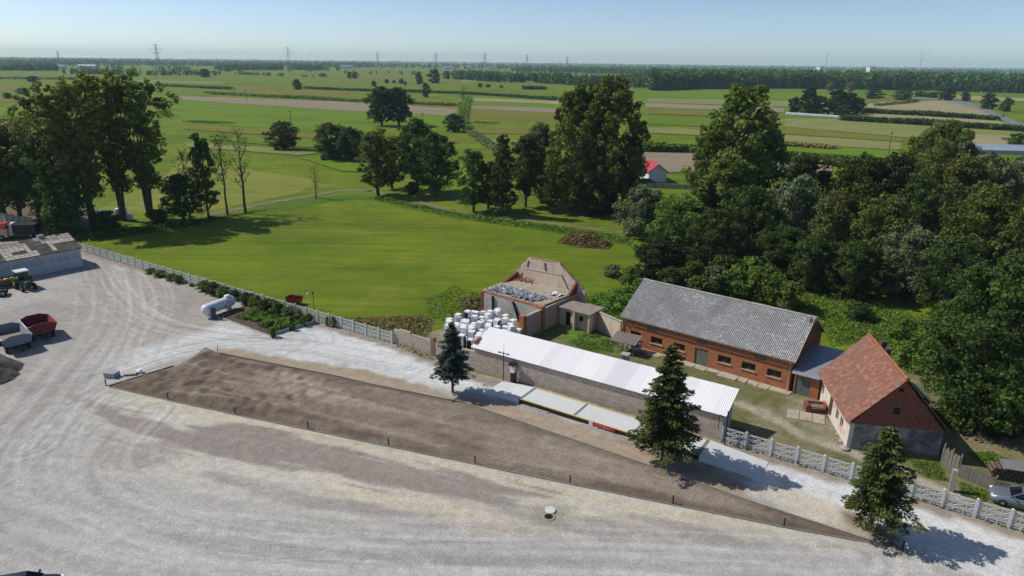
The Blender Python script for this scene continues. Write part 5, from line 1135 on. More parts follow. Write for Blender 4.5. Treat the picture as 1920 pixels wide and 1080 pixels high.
# ---------------------------------------------------------------- bollards, manhole, lamp and kiosk
BPX = [(-40.07, 61.02), (-32.62, 58.28), (-25.20, 55.66), (-17.82, 53.15), (-10.26, 50.50), (-2.82, 48.00), (4.64, 45.42), (12.08, 43.01), (19.37, 40.51), (26.51, 38.25)]
bm = MB(); bm.tube([(0, 0, 0), (0, 0, 0.72)], 0.055, 10); bm.tube([(0, 0, 0.72), (0, 0, 0.78)], [0.065, 0.05], 10); bmesh_b = bm.mesh('bollard', STEEL_K)
for i, (x, y) in enumerate(BPX):
    b = link('bollard', bmesh_b, None, (x, y - 0.05, 0)); tag(b, 'short black bollard on the gravel side edging of the soil plot', 'bollard', 'black bollards along the soil plot')
    b.rotation_euler = (random.Random(i).uniform(-.03, .03), random.Random(i + 9).uniform(-.03, .03), 0)
st = MB(); st.tube([(0, 0, 0), (0.03, 0, 1.1)], 0.03, 6); tag(st.build('marker_stake', STEEL_K, None, (*(-32.32, 69.04), 0)), 'thin dark stake in the small earth mound at the plot corner', 'stake')
mh = thing('manhole', 'open round concrete manhole shaft in the gravel', 'manhole', (2.83, 41.28))
o = MB(); o.lathe([(0.5, 0.0), (0.5, 0.06), (0.46, 0.085), (0.33, 0.085), (0.31, 0.075), (0.31, 0.04)], 28, sm=False); o.build('ring', plain('ring_concrete', c(158, 146, 130), 0.9, 0.1), mh)
o = MB(); o.disc(0.315, 0.065, 24); o.build('shaft', VOID, mh)  # flat dark disc under the rim, painted as the shade down the shaft
o = MB(); o.lathe([(0.0, 0.1), (0.35, 0.1), (0.38, 0.08), (0.38, 0.0)], 26, sm=False); tag(o.build('manhole_cover', CONC_P, None, (*(2.98, 41.96), 0.06), (R(4), 0, 0)), 'pale round concrete cover lying beside the open manhole', 'manhole cover')
lp = thing('camera_pole', 'thin black pole with a short crossarm and lamps in front of the shed wall', 'lamp pole', (-0.76, 63.11))
o = MB(); o.tube([(0, 0, 0), (0, 0, 3.3)], 0.045, 8); o.build('pole', STEEL_K, lp); o = MB(); o.tube([(0, 0, 3.3), (0.03, 0, 4.1)], 0.015, 6); o.build('aerial', STEEL_K, lp)
o = MB(); o.cbox(0, 0, 3.1, 0.75, 0.06, 0.06, R(-32)); o.build('crossarm', STEEL_K, lp)
for s in (-1, 1): o = MB(); o.cbox(s * 0.42, -s * 0.26, 3.12, 0.28, 0.2, 0.12, R(-32)); o.build('lamp_head', ENAMEL_G, lp)
tm_ = thing('weighing_terminal', 'black stand with pale screen and small hood beside the shed wall', 'terminal', (0.22, 62.89), R(-32))
o = MB(); o.box(-0.22, 0.22, -0.15, 0.15, 0, 1.15); o.build('cabinet', STEEL_K, tm_); o = MB(); o.box(-0.26, 0.2, -0.2, 0.12, 1.151, 1.95); o.build('screen_box', ENAMEL, tm_)
o = MB(); o.xprism([(-0.45, 1.97), (0.25, 2.1), (0.25, 2.16), (-0.45, 2.03)], -0.4, 0.35); o.build('hood', STEEL_K, tm_); o = MB(); o.tube([(0.3, 0.15, 0), (0.3, 0.15, 2.1)], 0.04, 6); o.build('post', STEEL_K, tm_)
hp = thing('height_gauge', 'black square-armed metal post at the lattice fence by the shed corner', 'post', (18.30, 51.20), R(-32))
o = MB(); o.tube([(0, 0, 0), (0, 0, 3.3)], 0.06, 8); o.build('pole', STEEL_K, hp); o = MB(); o.bar((-0.7, 0.1, 2.7), (0, 0, 2.7), 0.06); o.bar((-0.7, 0.1, 2.7), (-0.7, 0.1, 1.4), 0.06); o.build('arm', STEEL_K, hp)

# ---------------------------------------------------------------- discarded fridges in the ruin's open bay
def fridge(kind, m):
    o = MB(); t = thing('fridge', '', 'fridge')
    w, d, h = {'tall': (0.6, 0.62, 1.75), 'mid': (0.56, 0.58, 1.3), 'low': (0.58, 0.6, 0.86), 'chest': (1.15, 0.65, 0.86), 'grey': (0.6, 0.62, 1.6)}[kind]
    o.box(-w / 2, w / 2, -d / 2 + 0.06, d / 2, 0.04, h); o.build('body', m, t)
    if kind == 'chest': l = MB(); l.box(-w / 2 - 0.01, w / 2 + 0.01, -d / 2 + 0.05, d / 2 + 0.01, h + 0.002, h + 0.09); l.build('lid', m, t)
    else:
        cuts = [(0.06, h * 0.36), (h * 0.37, h)] if kind in ('tall', 'grey') else [(0.06, h)]
        for a, b in cuts:
            p = MB(); p.box(-w / 2, w / 2, -d / 2, -d / 2 + 0.055, a, b); p = p.build('door', m, t); q = MB(); q.box(w / 2 - 0.09, w / 2 - 0.05, -d / 2 - 0.03, -d / 2 - 0.001, (a + b) / 2 - 0.05, min(b - 0.05, (a + b) / 2 + 0.2)); q.build('handle', ENAMEL_G, p)
    g = MB(); g.box(-w / 2 + 0.04, w / 2 - 0.04, d / 2 + 0.001, d / 2 + 0.03, 0.2, h - 0.15); g.build('coil_panel', STEEL_K, t); return t, (w, d, h)
LAB = {'tall': 'tall white two-door fridge among the discarded appliances by the ruin', 'mid': 'mid-height white single-door fridge among the discarded appliances by the ruin', 'low': 'low white under-counter fridge among the discarded appliances by the ruin', 'chest': 'wide white chest freezer among the discarded appliances by the ruin', 'grey': 'grey two-door fridge among the discarded appliances by the ruin'}
proto = {}
FR = [(-8.09, 75.00), (-6.43, 78.86), (-3.69, 81.18), (-0.95, 79.77), (0.83, 76.62), (1.19, 73.65), (-0.22, 71.28), (-3.13, 68.71), (-5.30, 70.39), (-7.00, 72.62)]
rnd = random.Random(21); spots = []
for gy_ in np.arange(66, 82, 0.98):
    for gx_ in np.arange(-11, 3, 0.92):
        x, y = gx_ + rnd.uniform(-.16, .16), gy_ + rnd.uniform(-.16, .16)
        if sdist(np.array([x]), np.array([y]), FR)[0] < -0.1 and (x - 0.0) * 0.0 == 0: spots.append((x, y))
rnd.shuffle(spots); cnt = 0
def put_fridge(kind, x, y, z, rz, tilt=None):
    global cnt
    m = ENAMEL_G if kind == 'grey' else ENAMEL
    if kind not in proto: proto[kind] = fridge(kind, m); t = proto[kind][0]
    else: t = copy_tree(proto[kind][0])
    t.scale = (1.08, 1.08, rnd.uniform(0.95, 1.12)); t.location = (x, y, z); t.rotation_euler = (tilt or 0, 0, rz); tag(t, LAB[kind], 'fridge', 'discarded appliances by the ruin: ' + kind); cnt += 1
for i, (x, y) in enumerate(spots):
    kd = rnd.choice(('tall', 'tall', 'tall', 'tall', 'mid', 'low', 'mid', 'tall', 'grey', 'chest' if i % 4 == 0 else 'mid'))
    if rnd.random() < 0.12: continue
    front = y < 70.5
    rz = R(-32) + rnd.choice((0, 0, math.pi / 2, -math.pi / 2, math.pi)) + rnd.uniform(-.22, .22) if kd != 'chest' else R(-32) + rnd.uniform(-.06, .06)
    put_fridge(kd, x, y, 0.02, rz)
    if kd in ('low',) and rnd.random() < 0.75: put_fridge('low', x + rnd.uniform(-.05, .05), y + rnd.uniform(-.05, .05), 0.885, rz + rnd.uniform(-.3, .3))

# ---------------------------------------------------------------- garden, tank, red bin
tk = thing('gas_tank', 'white horizontal gas tank on saddles at the corner of the vegetable garden', 'gas tank', (-37.31, 81.62), ang((-38.54, 81.00), (-36.47, 85.28)))
o = MB(); pr = [(0.0, -2.45), (0.3, -2.42), (0.52, -2.3), (0.66, -2.1), (0.7, -1.85), (0.7, 1.85), (0.66, 2.1), (0.52, 2.3), (0.3, 2.42), (0.0, 2.45)]; o.lathe(pr, 24, 'X', (0, 0, 1.15)); o.build('shell', WHITEP, tk)
for x in (-1.4, 1.4): o = MB(); o.box(x - 0.12, x + 0.12, -0.5, 0.5, 0, 0.62); o.build('saddle', CONC, tk)
o = MB(); o.lathe([(0.42, 1.78), (0.42, 1.98), (0.3, 2.06), (0, 2.08)], 16, 'Z', (1.5, 0, 0)); o.build('valve_dome', WHITEP, tk)
o = MB(); o.tube([(0.4, -0.72, 0.75), (0.5, -0.8, 1.2), (0.9, -0.78, 1.45), (1.4, -0.78, 1.3), (1.6, -0.75, 0.9)], 0.025, 6); o.build('hose', STEEL_K, tk)
sc = MB(); sc.box(-0.28, 0.28, -0.05, 0.05, 0, 1.6); tag(sc.build('slab_post', plain('slab_blue_grey', c(74, 84, 96), 0.9, 0.1), None, (*(-37.12, 79.54), 0), (0, 0, R(10))), 'upright dark slab standing against the end of the gas tank', 'slab')
gp = [(-37.66, 80.84), (-28.20, 74.07), (-24.22, 78.66), (-33.61, 86.23)]; ga, gb, gc, gd = gp
sheet('garden_bed', gp, plain('garden_soil', c(92, 78, 66), 0.98, 0.25, 1.5, bmp=0.9, bscale=5), 0.085, 'structure', 'dark dug soil of the vegetable garden')
gfn = thing('rail_fence', 'low wire fence on thin stakes along the road side of the vegetable garden', 'fence', ga, ang(ga, gb)); gl = math.dist(ga, gb)
for i in range(7): o = MB(); o.tube([(i * gl / 6, 0, 0), (i * gl / 6, 0, 0.95)], 0.035, 6); o.build('stake', WOOD_G, gfn)
o = MB(); o.box(0, gl, -0.06, 0.06, 0, 0.16); o.build('board', plain('board_pale', c(190, 184, 174), 0.8), gfn)
for z in (0.5, 0.88): o = MB(); o.tube([(0, 0, z), (gl, 0, z)], 0.008, 4); o.build('wire', STEEL_K, gfn)
gsn = thing('sheet_edging', 'low sagging grey sheet edging along the end of the vegetable garden', 'edging', gb, ang(gb, gc)); gl2 = math.dist(gb, gc)
for i in range(5):
    o = MB(); xa, xb = i * gl2 / 5, (i + 1) * gl2 / 5; o._add([(xa, 0, 0), (xb, 0, 0), (xb, 0.05, 0.5), ((xa + xb) / 2, 0.09, 0.4), (xa, 0.05, 0.52), (xa, 0.04, 0), (xb, 0.04, 0), (xb, 0.09, 0.5), ((xa + xb) / 2, 0.13, 0.4), (xa, 0.09, 0.52)], [(0, 1, 2, 3, 4), (9, 8, 7, 6, 5), (2, 7, 8, 3), (3, 8, 9, 4), (1, 6, 7, 2), (4, 9, 5, 0)]); o.build('sheet', ENAMEL_G, gsn)
def foliage_patch(name, poly, n, size, hgt, leaf, label, seed, kind='stuff', z=0.0, fade=2.2):
    rng = np.random.default_rng(seed); P_ = np.array(poly); lo, hi = P_.min(0), P_.max(0); pts = rng.uniform(lo, hi, (n * 3, 2)); d = sdist(pts[:, 0], pts[:, 1], poly); pts = pts[d < 0][:n]; m = len(pts)
    cl = fbm(pts[:, 0] * 0.9, pts[:, 1] * 0.9, seed); dd = d[d < 0][:n]; hz = hgt * rng.uniform(0.03, 1.0, m) * np.clip(cl * 3.2 - 0.9, 0.15, 1.3) * sstep(0.0, fade, -dd + 0.15)
    Cn = np.stack([pts[:, 0], pts[:, 1], z + hz], 1); V, F, col = leaves(Cn, np.tile([0, 0, 1.0], (m, 1)), size, rng, np.clip(cl, 0, 1), 0.34)
    o = link(name, raw_mesh(name, V, F, [LEAF[leaf]], col)); return tag(o, label, None, None, kind)
foliage_patch('vegetable_row', [(-33.10, 79.48), (-31.52, 78.43), (-28.55, 81.52), (-30.41, 83.03)], 2600, 0.24, 0.55, 'fresh', 'yellow-green leafy vegetable row in the garden', 1, z=0.1, fade=0.35)
foliage_patch('vegetable_row', [(-29.51, 76.03), (-27.93, 74.74), (-25.08, 79.37), (-27.24, 80.79)], 3000, 0.24, 0.6, 'fresh', 'bright green vegetable row along the garden end', 2, z=0.1, fade=0.35)
foliage_patch('vegetable_row', [(-33.61, 82.33), (-31.11, 81.05), (-30.54, 83.43), (-33.03, 84.57)], 800, 0.25, 0.35, 'grey', 'grey-green vegetable row in the garden', 3, z=0.1, fade=0.35)
foliage_patch('vegetable_row', [(-34.83, 80.17), (-33.23, 79.11), (-31.37, 81.81), (-32.94, 83.15)], 1800, 0.2, 0.4, 'fresh', 'low light green vegetable row next to the gas tank', 4, z=0.1, fade=0.3)
foliage_patch('vegetable_row', [(-31.02, 77.38), (-29.81, 76.54), (-27.60, 80.22), (-28.70, 81.13)], 2200, 0.22, 0.45, 'fresh', 'middle light green vegetable row in the garden', 5, z=0.1, fade=0.3)
G_S = 'shrubs planted along the inside of the lattice fence'
for i, (bx, by, ww, hh_, lf) in enumerate([(-54.52, 98.27, 1.8, 0.9, 'mid'), (-52.31, 96.74, 2.2, 1.1, 'fresh'), (-49.82, 95.01, 1.8, 1.1, 'mid'), (-48.24, 93.81, 1.6, 1.3, 'mid'), (-45.69, 92.42, 0.9, 0.5, 'olive'), (-42.98, 90.37, 2.2, 1.6, 'mid'), (-41.09, 89.06, 2.4, 1.8, 'deep'), (-39.16, 87.56, 2.4, 1.7, 'mid'), (-37.48, 86.96, 2.0, 1.4, 'deep'),
        (-35.13, 85.12, 2.2, 1.7, 'deep'), (-33.37, 83.94, 2.2, 1.7, 'mid'), (-31.57, 82.79, 2.4, 1.7, 'deep'), (-29.83, 81.67, 2.4, 1.7, 'deep'), (-27.86, 80.40, 2.2, 1.6, 'grey'), (-26.64, 79.69, 1.6, 1.4, 'grey'), (-25.00, 78.64, 1.4, 1.3, 'mid'), (-27.90, 73.92, 0.9, 1.3, 'mid'), (-26.40, 76.13, 0.9, 1.2, 'mid'), (-22.50, 77.64, 0.7, 1.3, 'fresh'), (-21.64, 77.32, 0.7, 1.5, 'fresh'), (-25.48, 77.55, 1.0, 1.3, 'mid')]):
    tone = {'mid': 'green', 'fresh': 'light green', 'deep': 'dark green', 'grey': 'grey-green', 'olive': 'olive'}[lf]
    where = ['lone leading %s shrub on the yard side of the lattice fence', 'bright %s shrub next to the leading shrub by the lattice fence', '%s shrub third along the lattice fence towards the gas tank', '%s shrub fourth along the lattice fence towards the gas tank', 'tiny %s tuft between the two shrub groups by the lattice fence', '%s shrub starting the thick hedge group before the gas tank', '%s shrub second in the thick hedge group before the gas tank', '%s shrub third in the thick hedge group before the gas tank', '%s shrub at the fence right behind the gas tank', '%s shrub at the fence corner of the vegetable garden next to the tank', '%s shrub second along the fence side of the vegetable garden', '%s shrub third along the fence side of the vegetable garden', '%s shrub fourth along the fence side of the vegetable garden', '%s shrub fifth along the fence side of the vegetable garden', 'small %s shrub sixth along the fence side of the vegetable garden', '%s shrub at the fence end corner of the vegetable garden', '%s upright plant at the road corner of the garden edging', '%s upright plant midway along the garden sheet edging', 'slim %s plant by the fence just past the garden', 'taller slim %s plant by the fence past the garden', '%s plant near the inner end of the garden sheet edging'][i]
    tree(bx, by, hh_, ('bushA', 'bushB')[i % 2], ww, lf, where % tone, G_S, 'shrub', 'shrub')
rb = thing('red_hopper', 'red steel hopper on the meadow just behind the lattice fence', 'hopper', (-28.89, 85.54), R(-18)); rb.scale = (0.72, 0.72, 0.85)
o = MB()._add([(-1.1, -0.7, 0.35), (1.1, -0.7, 0.35), (1.1, 0.7, 0.35), (-1.1, 0.7, 0.35), (-1.35, -0.85, 1.25), (1.35, -0.85, 1.25), (1.35, 0.85, 1.25), (-1.35, 0.85, 1.25)], [(3, 2, 1, 0), (0, 1, 5, 4), (1, 2, 6, 5), (2, 3, 7, 6), (3, 0, 4, 7)]); o.build('bin', REDP, rb)
for x in (-1.0, 1.0):
    for y in (-0.55, 0.55): o = MB(); o.bar((x, y, 0), (x, y, 0.5), 0.1); o.build('leg', STEEL_K, rb)
for x in (-1.36, -0.5, 0.5, 1.36): o = MB(); o.bar((x, -0.9, 1.25), (x * 0.82, -0.74, 0.35), 0.06); o.build('rib', REDP, rb)
o = MB(); o.box(0.3, 1.1, -0.3, 0.4, 1.0, 1.45); o.build('motor', STEEL_K, rb)
for q, lb, m1 in (((-26.59, 83.96), 'thin pale lamp post with round globe behind the red hopper', ENAMEL), ((-25.73, 83.39), 'thin dark pole standing beside the globe lamp', STEEL_K)):
    t = thing('lamp_post', lb, 'lamp post', q); o = MB(); o.tube([(0, 0, 0), (0, 0, 1.9 if m1 is ENAMEL else 2.4)], 0.04, 6); o.build('pole', m1, t)
    o = MB(); zz = 2.0 if m1 is ENAMEL else 2.3; o.lathe([(0.0, -0.14), (0.1, -0.1), (0.15, 0), (0.1, 0.1), (0, 0.14)], 10, 'Z', (0, 0, zz)); o.build('globe', m1, t)

# ---------------------------------------------------------------- wrapped bales under the poplars and far across the fields
FILM = plain('bale_film', c(224, 227, 232), 0.35, 0.03, 1.0, spec=0.5)
bb = MB(); bb.lathe([(0.0, 0.0), (0.5, 0.0), (0.62, 0.06), (0.65, 0.18), (0.65, 1.02), (0.62, 1.14), (0.5, 1.2), (0.0, 1.2)], 16); balem = bb.mesh('bale', FILM)
def bale(x, y, z, label, group, sc=1.0, rz=0.0): b = link('hay_bale', balem, None, (x, y, z)); b.scale = (sc,) * 3; b.rotation_euler = (0, 0, rz); return tag(b, label, 'bale', group)
rnd = random.Random(6)
for q, lev in (((-82.01, 130.90), 1), ((-81.35, 131.40), 2), ((-80.44, 131.45), 2), ((-79.67, 131.96), 1), ((-79.42, 133.40), 1), ((-78.49, 133.45), 2), ((-77.81, 133.97), 2), ((-76.87, 134.02), 1)):
    for l in range(lev): bale(q[0], q[1], l * 1.2, 'white wrapped bale in the stack under the poplars' if l == 0 else 'white wrapped bale on top of the stack under the poplars', 'wrapped bales under the poplars, level %d' % l)
p0, p1 = (177.47, 456.99), (200.25, 432.25); nb = 26
for i in range(nb):
    f = i / (nb - 1); bale(p0[0] + (p1[0] - p0[0]) * f, p0[1] + (p1[1] - p0[1]) * f + rnd.uniform(-.3, .3), 0.1, 'white wrapped bale in the long row before the far trees', 'long row of wrapped bales in the far fields', 1.25)

# ---------------------------------------------------------------- vehicles
def wheel(parent, x, y, r, w, m=RUBBER, hub=ENAMEL_G):
    t = MB(); t.lathe([(r * 0.55, -w / 2), (r * 0.92, -w / 2), (r, -w * 0.3), (r, w * 0.3), (r * 0.92, w / 2), (r * 0.55, w / 2)], 20, 'Y'); t = t.build('wheel', m, parent, (x, y, r))
    h = MB(); h.lathe([(0, -w * 0.42), (r * 0.3, -w * 0.42), (r * 0.56, -w * 0.3), (r * 0.56, w * 0.3), (r * 0.3, w * 0.42), (0, w * 0.42)], 14, 'Y'); h.build('rim', hub, t); return t
def trailer(label, loc, rz, L, W, m, m_in, slope=0.25, h0=1.05, h1=2.0):
    t = thing('farm_trailer', label, 'trailer', loc, rz)
    o = MB(); wt, wb_ = W / 2 + slope, W / 2 - 0.05; th_ = 0.06; e = 0.3
    for s in (-1, 1): o._add([(-L / 2, s * wb_, h0), (L / 2, s * wb_, h0), (L / 2 + 0.0, s * wt, h1 - e), (-L / 2, s * wt, h1 - e), (-L / 2, s * (wb_ - th_), h0), (L / 2, s * (wb_ - th_), h0), (L / 2, s * (wt - th_), h1 - e), (-L / 2, s * (wt - th_), h1 - e)], [(0, 1, 2, 3), (7, 6, 5, 4), (2, 6, 7, 3), (0, 3, 7, 4), (1, 5, 6, 2), (0, 4, 5, 1)])
    o.build('side_board', m, t)
    for sx in (-1, 1):
        o = MB(); xx = sx * L / 2; o.xprism([(-wb_ + 0.07, h0), (wb_ - 0.07, h0), (wt - 0.08, h1 - e), (W * 0.28, h1), (-W * 0.28, h1), (-wt + 0.08, h1 - e)], xx - sx * 0.065, xx - sx * 0.005) if sx > 0 else o.xprism([(-wb_ + 0.07, h0), (wb_ - 0.07, h0), (wt - 0.08, h1 - e), (W * 0.28, h1), (-W * 0.28, h1), (-wt + 0.08, h1 - e)], xx + 0.005, xx + 0.065)
        o.build('end_board', m, t)
    o = MB(); o.box(-L / 2 + 0.07, L / 2 - 0.07, -wb_ + 0.07, wb_ - 0.07, h0 - 0.04, h0 + 0.04); o.build('floor', m_in, t)
    for s in (-1, 1): o = MB(); o.tube([(-L / 2 - 0.02, s * (wt - 0.03), h1 - e + 0.03), (L / 2 + 0.02, s * (wt - 0.03), h1 - e + 0.03)], 0.05, 6); o.build('top_rail', m if s > 0 else WHITEP, t)
    for i in range(5):
        for s in (-1, 1): x = -L / 2 + 0.3 + i * (L - 0.6) / 4; o = MB(); o.bar((x, s * (wb_ + 0.03), h0), (x, s * (wt + 0.03), h1 - e), 0.07, 0.05); o.build('stay', m, t)
    o = MB(); o.box(-L / 2 + 0.2, L / 2 - 0.2, -0.5, -0.38, 0.75, h0 - 0.045); o.box(-L / 2 + 0.2, L / 2 - 0.2, 0.38, 0.5, 0.75, h0 - 0.045); o.build('chassis', STEEL_K, t)
    for x in (-L / 2 + 0.9, L / 2 - 0.9):
        for s in (-1, 1): wheel(t, x, s * (W / 2 - 0.18), 0.46, 0.28)
        o = MB(); o.tube([(x, -W / 2 + 0.2, 0.46), (x, W / 2 - 0.2, 0.46)], 0.06, 6); o.build('axle', STEEL_K, t)
    o = MB(); o.bar((L / 2 - 0.6, -0.45, 0.75), (L / 2 + 1.3, 0, 0.5), 0.08); o.bar((L / 2 - 0.6, 0.45, 0.75), (L / 2 + 1.3, 0, 0.5), 0.08); o.build('drawbar', STEEL_K, t); return t
MAROON = plain('paint_maroon', c(128, 46, 52), 0.6, 0.15, 1.2, dirt=c(112, 62, 60)); TGREY = plain('paint_trailer_grey', c(132, 142, 154), 0.7, 0.12, 1.0, dirt=c(150, 140, 130)); TBED = plain('trailer_bed', c(150, 138, 122), 0.9, 0.15)
trailer('maroon steel tipping trailer parked behind the grey trailer', (-54.85, 73.59), R(78 - 122), 3.9, 2.35, MAROON, MAROON, 0.3, 1.0, 2.15)
trailer('old grey farm trailer with pale plank bed beside the gravel heap', (-55.76, 70.43), R(-42), 5.0, 2.4, TGREY, TBED, 0.25, 1.0, 2.1)
def tractor(label, loc, rz):
    t = thing('tractor', label, 'tractor', loc, rz); GR = plain('paint_tractor_green', c(44, 104, 52), 0.45, 0.1, 2.0)
    o = MB(); o.xprism([(-0.36, 0.75), (0.36, 0.75), (0.36, 1.35), (0.25, 1.45), (-0.25, 1.45), (-0.36, 1.35)], 0.35, 2.0); o.build('bonnet', GR, t); o = MB(); o.box(2.003, 2.06, -0.3, 0.3, 0.8, 1.35); o.build('grille', STEEL_K, t)
    o = MB(); o.box(-1.1, 1.9, -0.22, 0.22, 0.5, 0.748); o.build('chassis', STEEL_K, t)
    o = MB()
    for x, y in ((-0.95, -0.62), (-0.95, 0.62), (0.3, -0.62), (0.3, 0.62)): o.bar((x, y, 1.0), (x * 0.95, y * 0.95, 2.5), 0.07)
    o.build('cab_frame', GR, t); o = MB(); o.box(-1.1, 0.5, -0.78, 0.78, 2.5, 2.64); o.build('cab_roof', WHITEP, t)
    o = MB(); o.box(0.3, 0.32, -0.55, 0.55, 1.45, 2.45); o.box(-0.93, -0.91, -0.55, 0.55, 1.45, 2.45); o.box(-0.85, 0.25, -0.625, -0.605, 1.3, 2.45); o.box(-0.85, 0.25, 0.605, 0.625, 1.3, 2.45); o.build('cab_glass', DARKG, t)
    o = MB(); o.box(-0.8, -0.3, -0.25, 0.25, 1.0, 1.5); o.build('seat', RUBBER, t)
    YH = plain('hub_yellow', c(214, 180, 60), 0.6)
    for s in (-1, 1):
        wheel(t, -0.65, s * 0.85, 0.8, 0.42, RUBBER, YH); wheel(t, 1.55, s * 0.75, 0.5, 0.3, RUBBER, YH)
        o = MB(); pts = [(-0.65 + 0.92 * math.cos(a), s * 0.85, 0.8 + 0.92 * math.sin(a)) for a in np.linspace(0.2, 2.9, 8)]
        for a, b in zip(pts[:-1], pts[1:]): o.bar(a, b, 0.5, 0.04, (0, 0, 1) if abs(a[2] - b[2]) < 0.3 else (1, 0, 0))
        o.build('mudguard', GR, t); o = MB(); o.lathe([(0, 0), (0.09, 0), (0.09, 0.05), (0, 0.05)], 10, 'X', (2.0, s * 0.24, 1.3)); o.build('headlight', ENAMEL, t)
    o = MB(); o.tube([(1.2, 0.28, 1.4), (1.2, 0.28, 2.2)], 0.04, 6); o.build('exhaust', STEEL_K, t); o = MB(); o.tube([(0.3, -0.6, 2.2), (0.4, -1.0, 2.2)], 0.02, 5); o.cbox(0.42, -1.05, 2.1, 0.05, 0.2, 0.3); o.build('mirror', STEEL_K, t)
tractor('small green tractor with white cab roof parked along the white farm building', (-68.31, 90.63), R(-38))
fb = thing('flatbed_trailer', 'rusty orange-brown flatbed trailer with pale sacks by the white farm building', 'trailer', (-71.93, 90.97), R(-130 + 180))
o = MB(); o.box(-2.5, 2.5, -1.0, 1.0, 0.7, 0.85); o.build('bed', RUST, fb); o = MB(); o.box(-2.5, 2.5, -1.04, -1.001, 0.6, 1.1); o.box(-2.5, 2.5, 1.001, 1.04, 0.6, 1.1); o.build('side_board', RUST, fb)
for x in (-1.5, 1.5):
    for s in (-1, 1): wheel(fb, x, s * 0.85, 0.38, 0.24)
fx, fy = (-71.93, 90.97); fa = R(50)
for i in range(4):
    o = MB(); o.lathe([(0, 0), (0.25, 0.01), (0.36, 0.1), (0.3, 0.22), (0, 0.26)], 10); u_, v_ = -0.8 + i * 0.8, 0.2
    tag(o.build('sack', plain('sack_pale', c(206, 192, 150), 0.9), None, (fx + u_ * math.cos(fa) - v_ * math.sin(fa), fy + u_ * math.sin(fa) + v_ * math.cos(fa), 0.852)), 'pale filled sack lying on the rusty flatbed trailer', 'sack', 'sacks on the rusty flatbed')
ld = thing('dark_implement', 'dark wheeled implement at the edge of the yard by the flatbed', 'implement', (-69.77, 87.15), R(30))
o = MB(); o.box(-1.2, 1.2, -0.6, 0.6, 0.5, 0.8); o.build('frame', STEEL_K, ld)
for s in (-1, 1): wheel(ld, 0.8, s * 0.7, 0.5, 0.3)
def loft(o, secs):                                      # secs: list of closed outlines (same count) -> skin
    n = len(secs[0]); vs = [p for s in secs for p in s]; fs = []
    for i in range(len(secs) - 1):
        for k_ in range(n): fs.append((i * n + k_, i * n + (k_ + 1) % n, (i + 1) * n + (k_ + 1) % n, (i + 1) * n + k_))
    o._add(vs, fs, True); o._add(secs[0], [tuple(reversed(range(n)))]); o._add(secs[-1], [tuple(range(n))]); return o
def car(label, loc, rz, paint, z=0.0):
    t = thing('parked_car', label, 'car', (loc[0], loc[1], z), rz)
    def sec(x, w, z0, z1, w2): return [(x, -w, z0), (x, -w * 1.0, (z0 + z1) / 2), (x, -w2, z1 - 0.04), (x, -w2 * 0.8, z1), (x, w2 * 0.8, z1), (x, w2, z1 - 0.04), (x, w, (z0 + z1) / 2), (x, w, z0)]
    o = MB(); loft(o, [sec(2.15, 0.62, 0.32, 0.62, 0.55), sec(2.05, 0.78, 0.24, 0.70, 0.7), sec(1.7, 0.86, 0.22, 0.80, 0.78), sec(0.95, 0.88, 0.22, 0.93, 0.8), (sec(0.3, 0.88, 0.22, 0.95, 0.82)), sec(-0.9, 0.88, 0.22, 0.97, 0.82), sec(-1.7, 0.87, 0.24, 0.98, 0.8), sec(-2.1, 0.8, 0.28, 0.94, 0.74), sec(-2.2, 0.7, 0.36, 0.8, 0.62)]); o.build('body', paint, t)
    def cs(x, w0, z0, w1, z1): return [(x, -w0, z0), (x, -w1, z1), (x, w1, z1), (x, w0, z0)]
    o = MB(); loft(o, [cs(0.98, 0.76, 0.9, 0.74, 0.905), cs(0.25, 0.78, 0.94, 0.6, 1.36), cs(-0.75, 0.78, 0.95, 0.6, 1.41), cs(-1.3, 0.78, 0.96, 0.58, 1.33), cs(-1.85, 0.74, 0.96, 0.7, 0.985)]); o.build('cabin_glass', DARKG, t)
    o = MB(); loft(o, [[(0.3, -0.6, 1.355), (0.3, -0.5, 1.385), (0.3, 0.5, 1.385), (0.3, 0.6, 1.355)], [(-0.7, -0.61, 1.40), (-0.7, -0.5, 1.45), (-0.7, 0.5, 1.45), (-0.7, 0.61, 1.40)], [(-1.32, -0.59, 1.33), (-1.32, -0.5, 1.37), (-1.32, 0.5, 1.37), (-1.32, 0.59, 1.33)]]); o.build('roof', paint, t)
    for s in (-1, 1):
        o = MB(); o.bar((1.0, s * 0.78, 0.92), (0.28, s * 0.61, 1.37), 0.07, 0.06); o.bar((0.28, s * 0.61, 1.37), (-1.3, s * 0.59, 1.35), 0.07, 0.06); o.bar((-1.3, s * 0.6, 1.35), (-1.9, s * 0.75, 0.98), 0.1, 0.06); o.bar((-0.5, s * 0.8, 0.95), (-0.5, s * 0.62, 1.4), 0.08, 0.05); o.build('pillar', paint, t)
        for x in (1.35, -1.35): wheel(t, x, s * 0.8, 0.31, 0.2)
        o = MB(); o.cbox(2.0, s * 0.55, 0.66, 0.22, 0.3, 0.1, -s * 0.3); o.build('headlight', ENAMEL, t); o = MB(); o.cbox(0.75, s * 0.98, 1.0, 0.1, 0.2, 0.14); o.build('mirror', paint, t)
    return t
SILVER = plain('paint_silver', c(140, 150, 162), 0.3, 0.03, 1.0, metallic=0.5, spec=0.6); NAVY = plain('paint_navy', c(46, 52, 66), 0.3, 0.05, 1.0, metallic=0.2, spec=0.6)
car('silver hatchback car parked behind the lattice fence', (38.15, 43.2), R(150), SILVER)
car('dark blue car standing on the gravel at the yard corner', (-29.25, 33.05), R(15), NAVY)
car('dark car parked beside the red-roofed white house', (36.5, 184.0), R(0), NAVY)
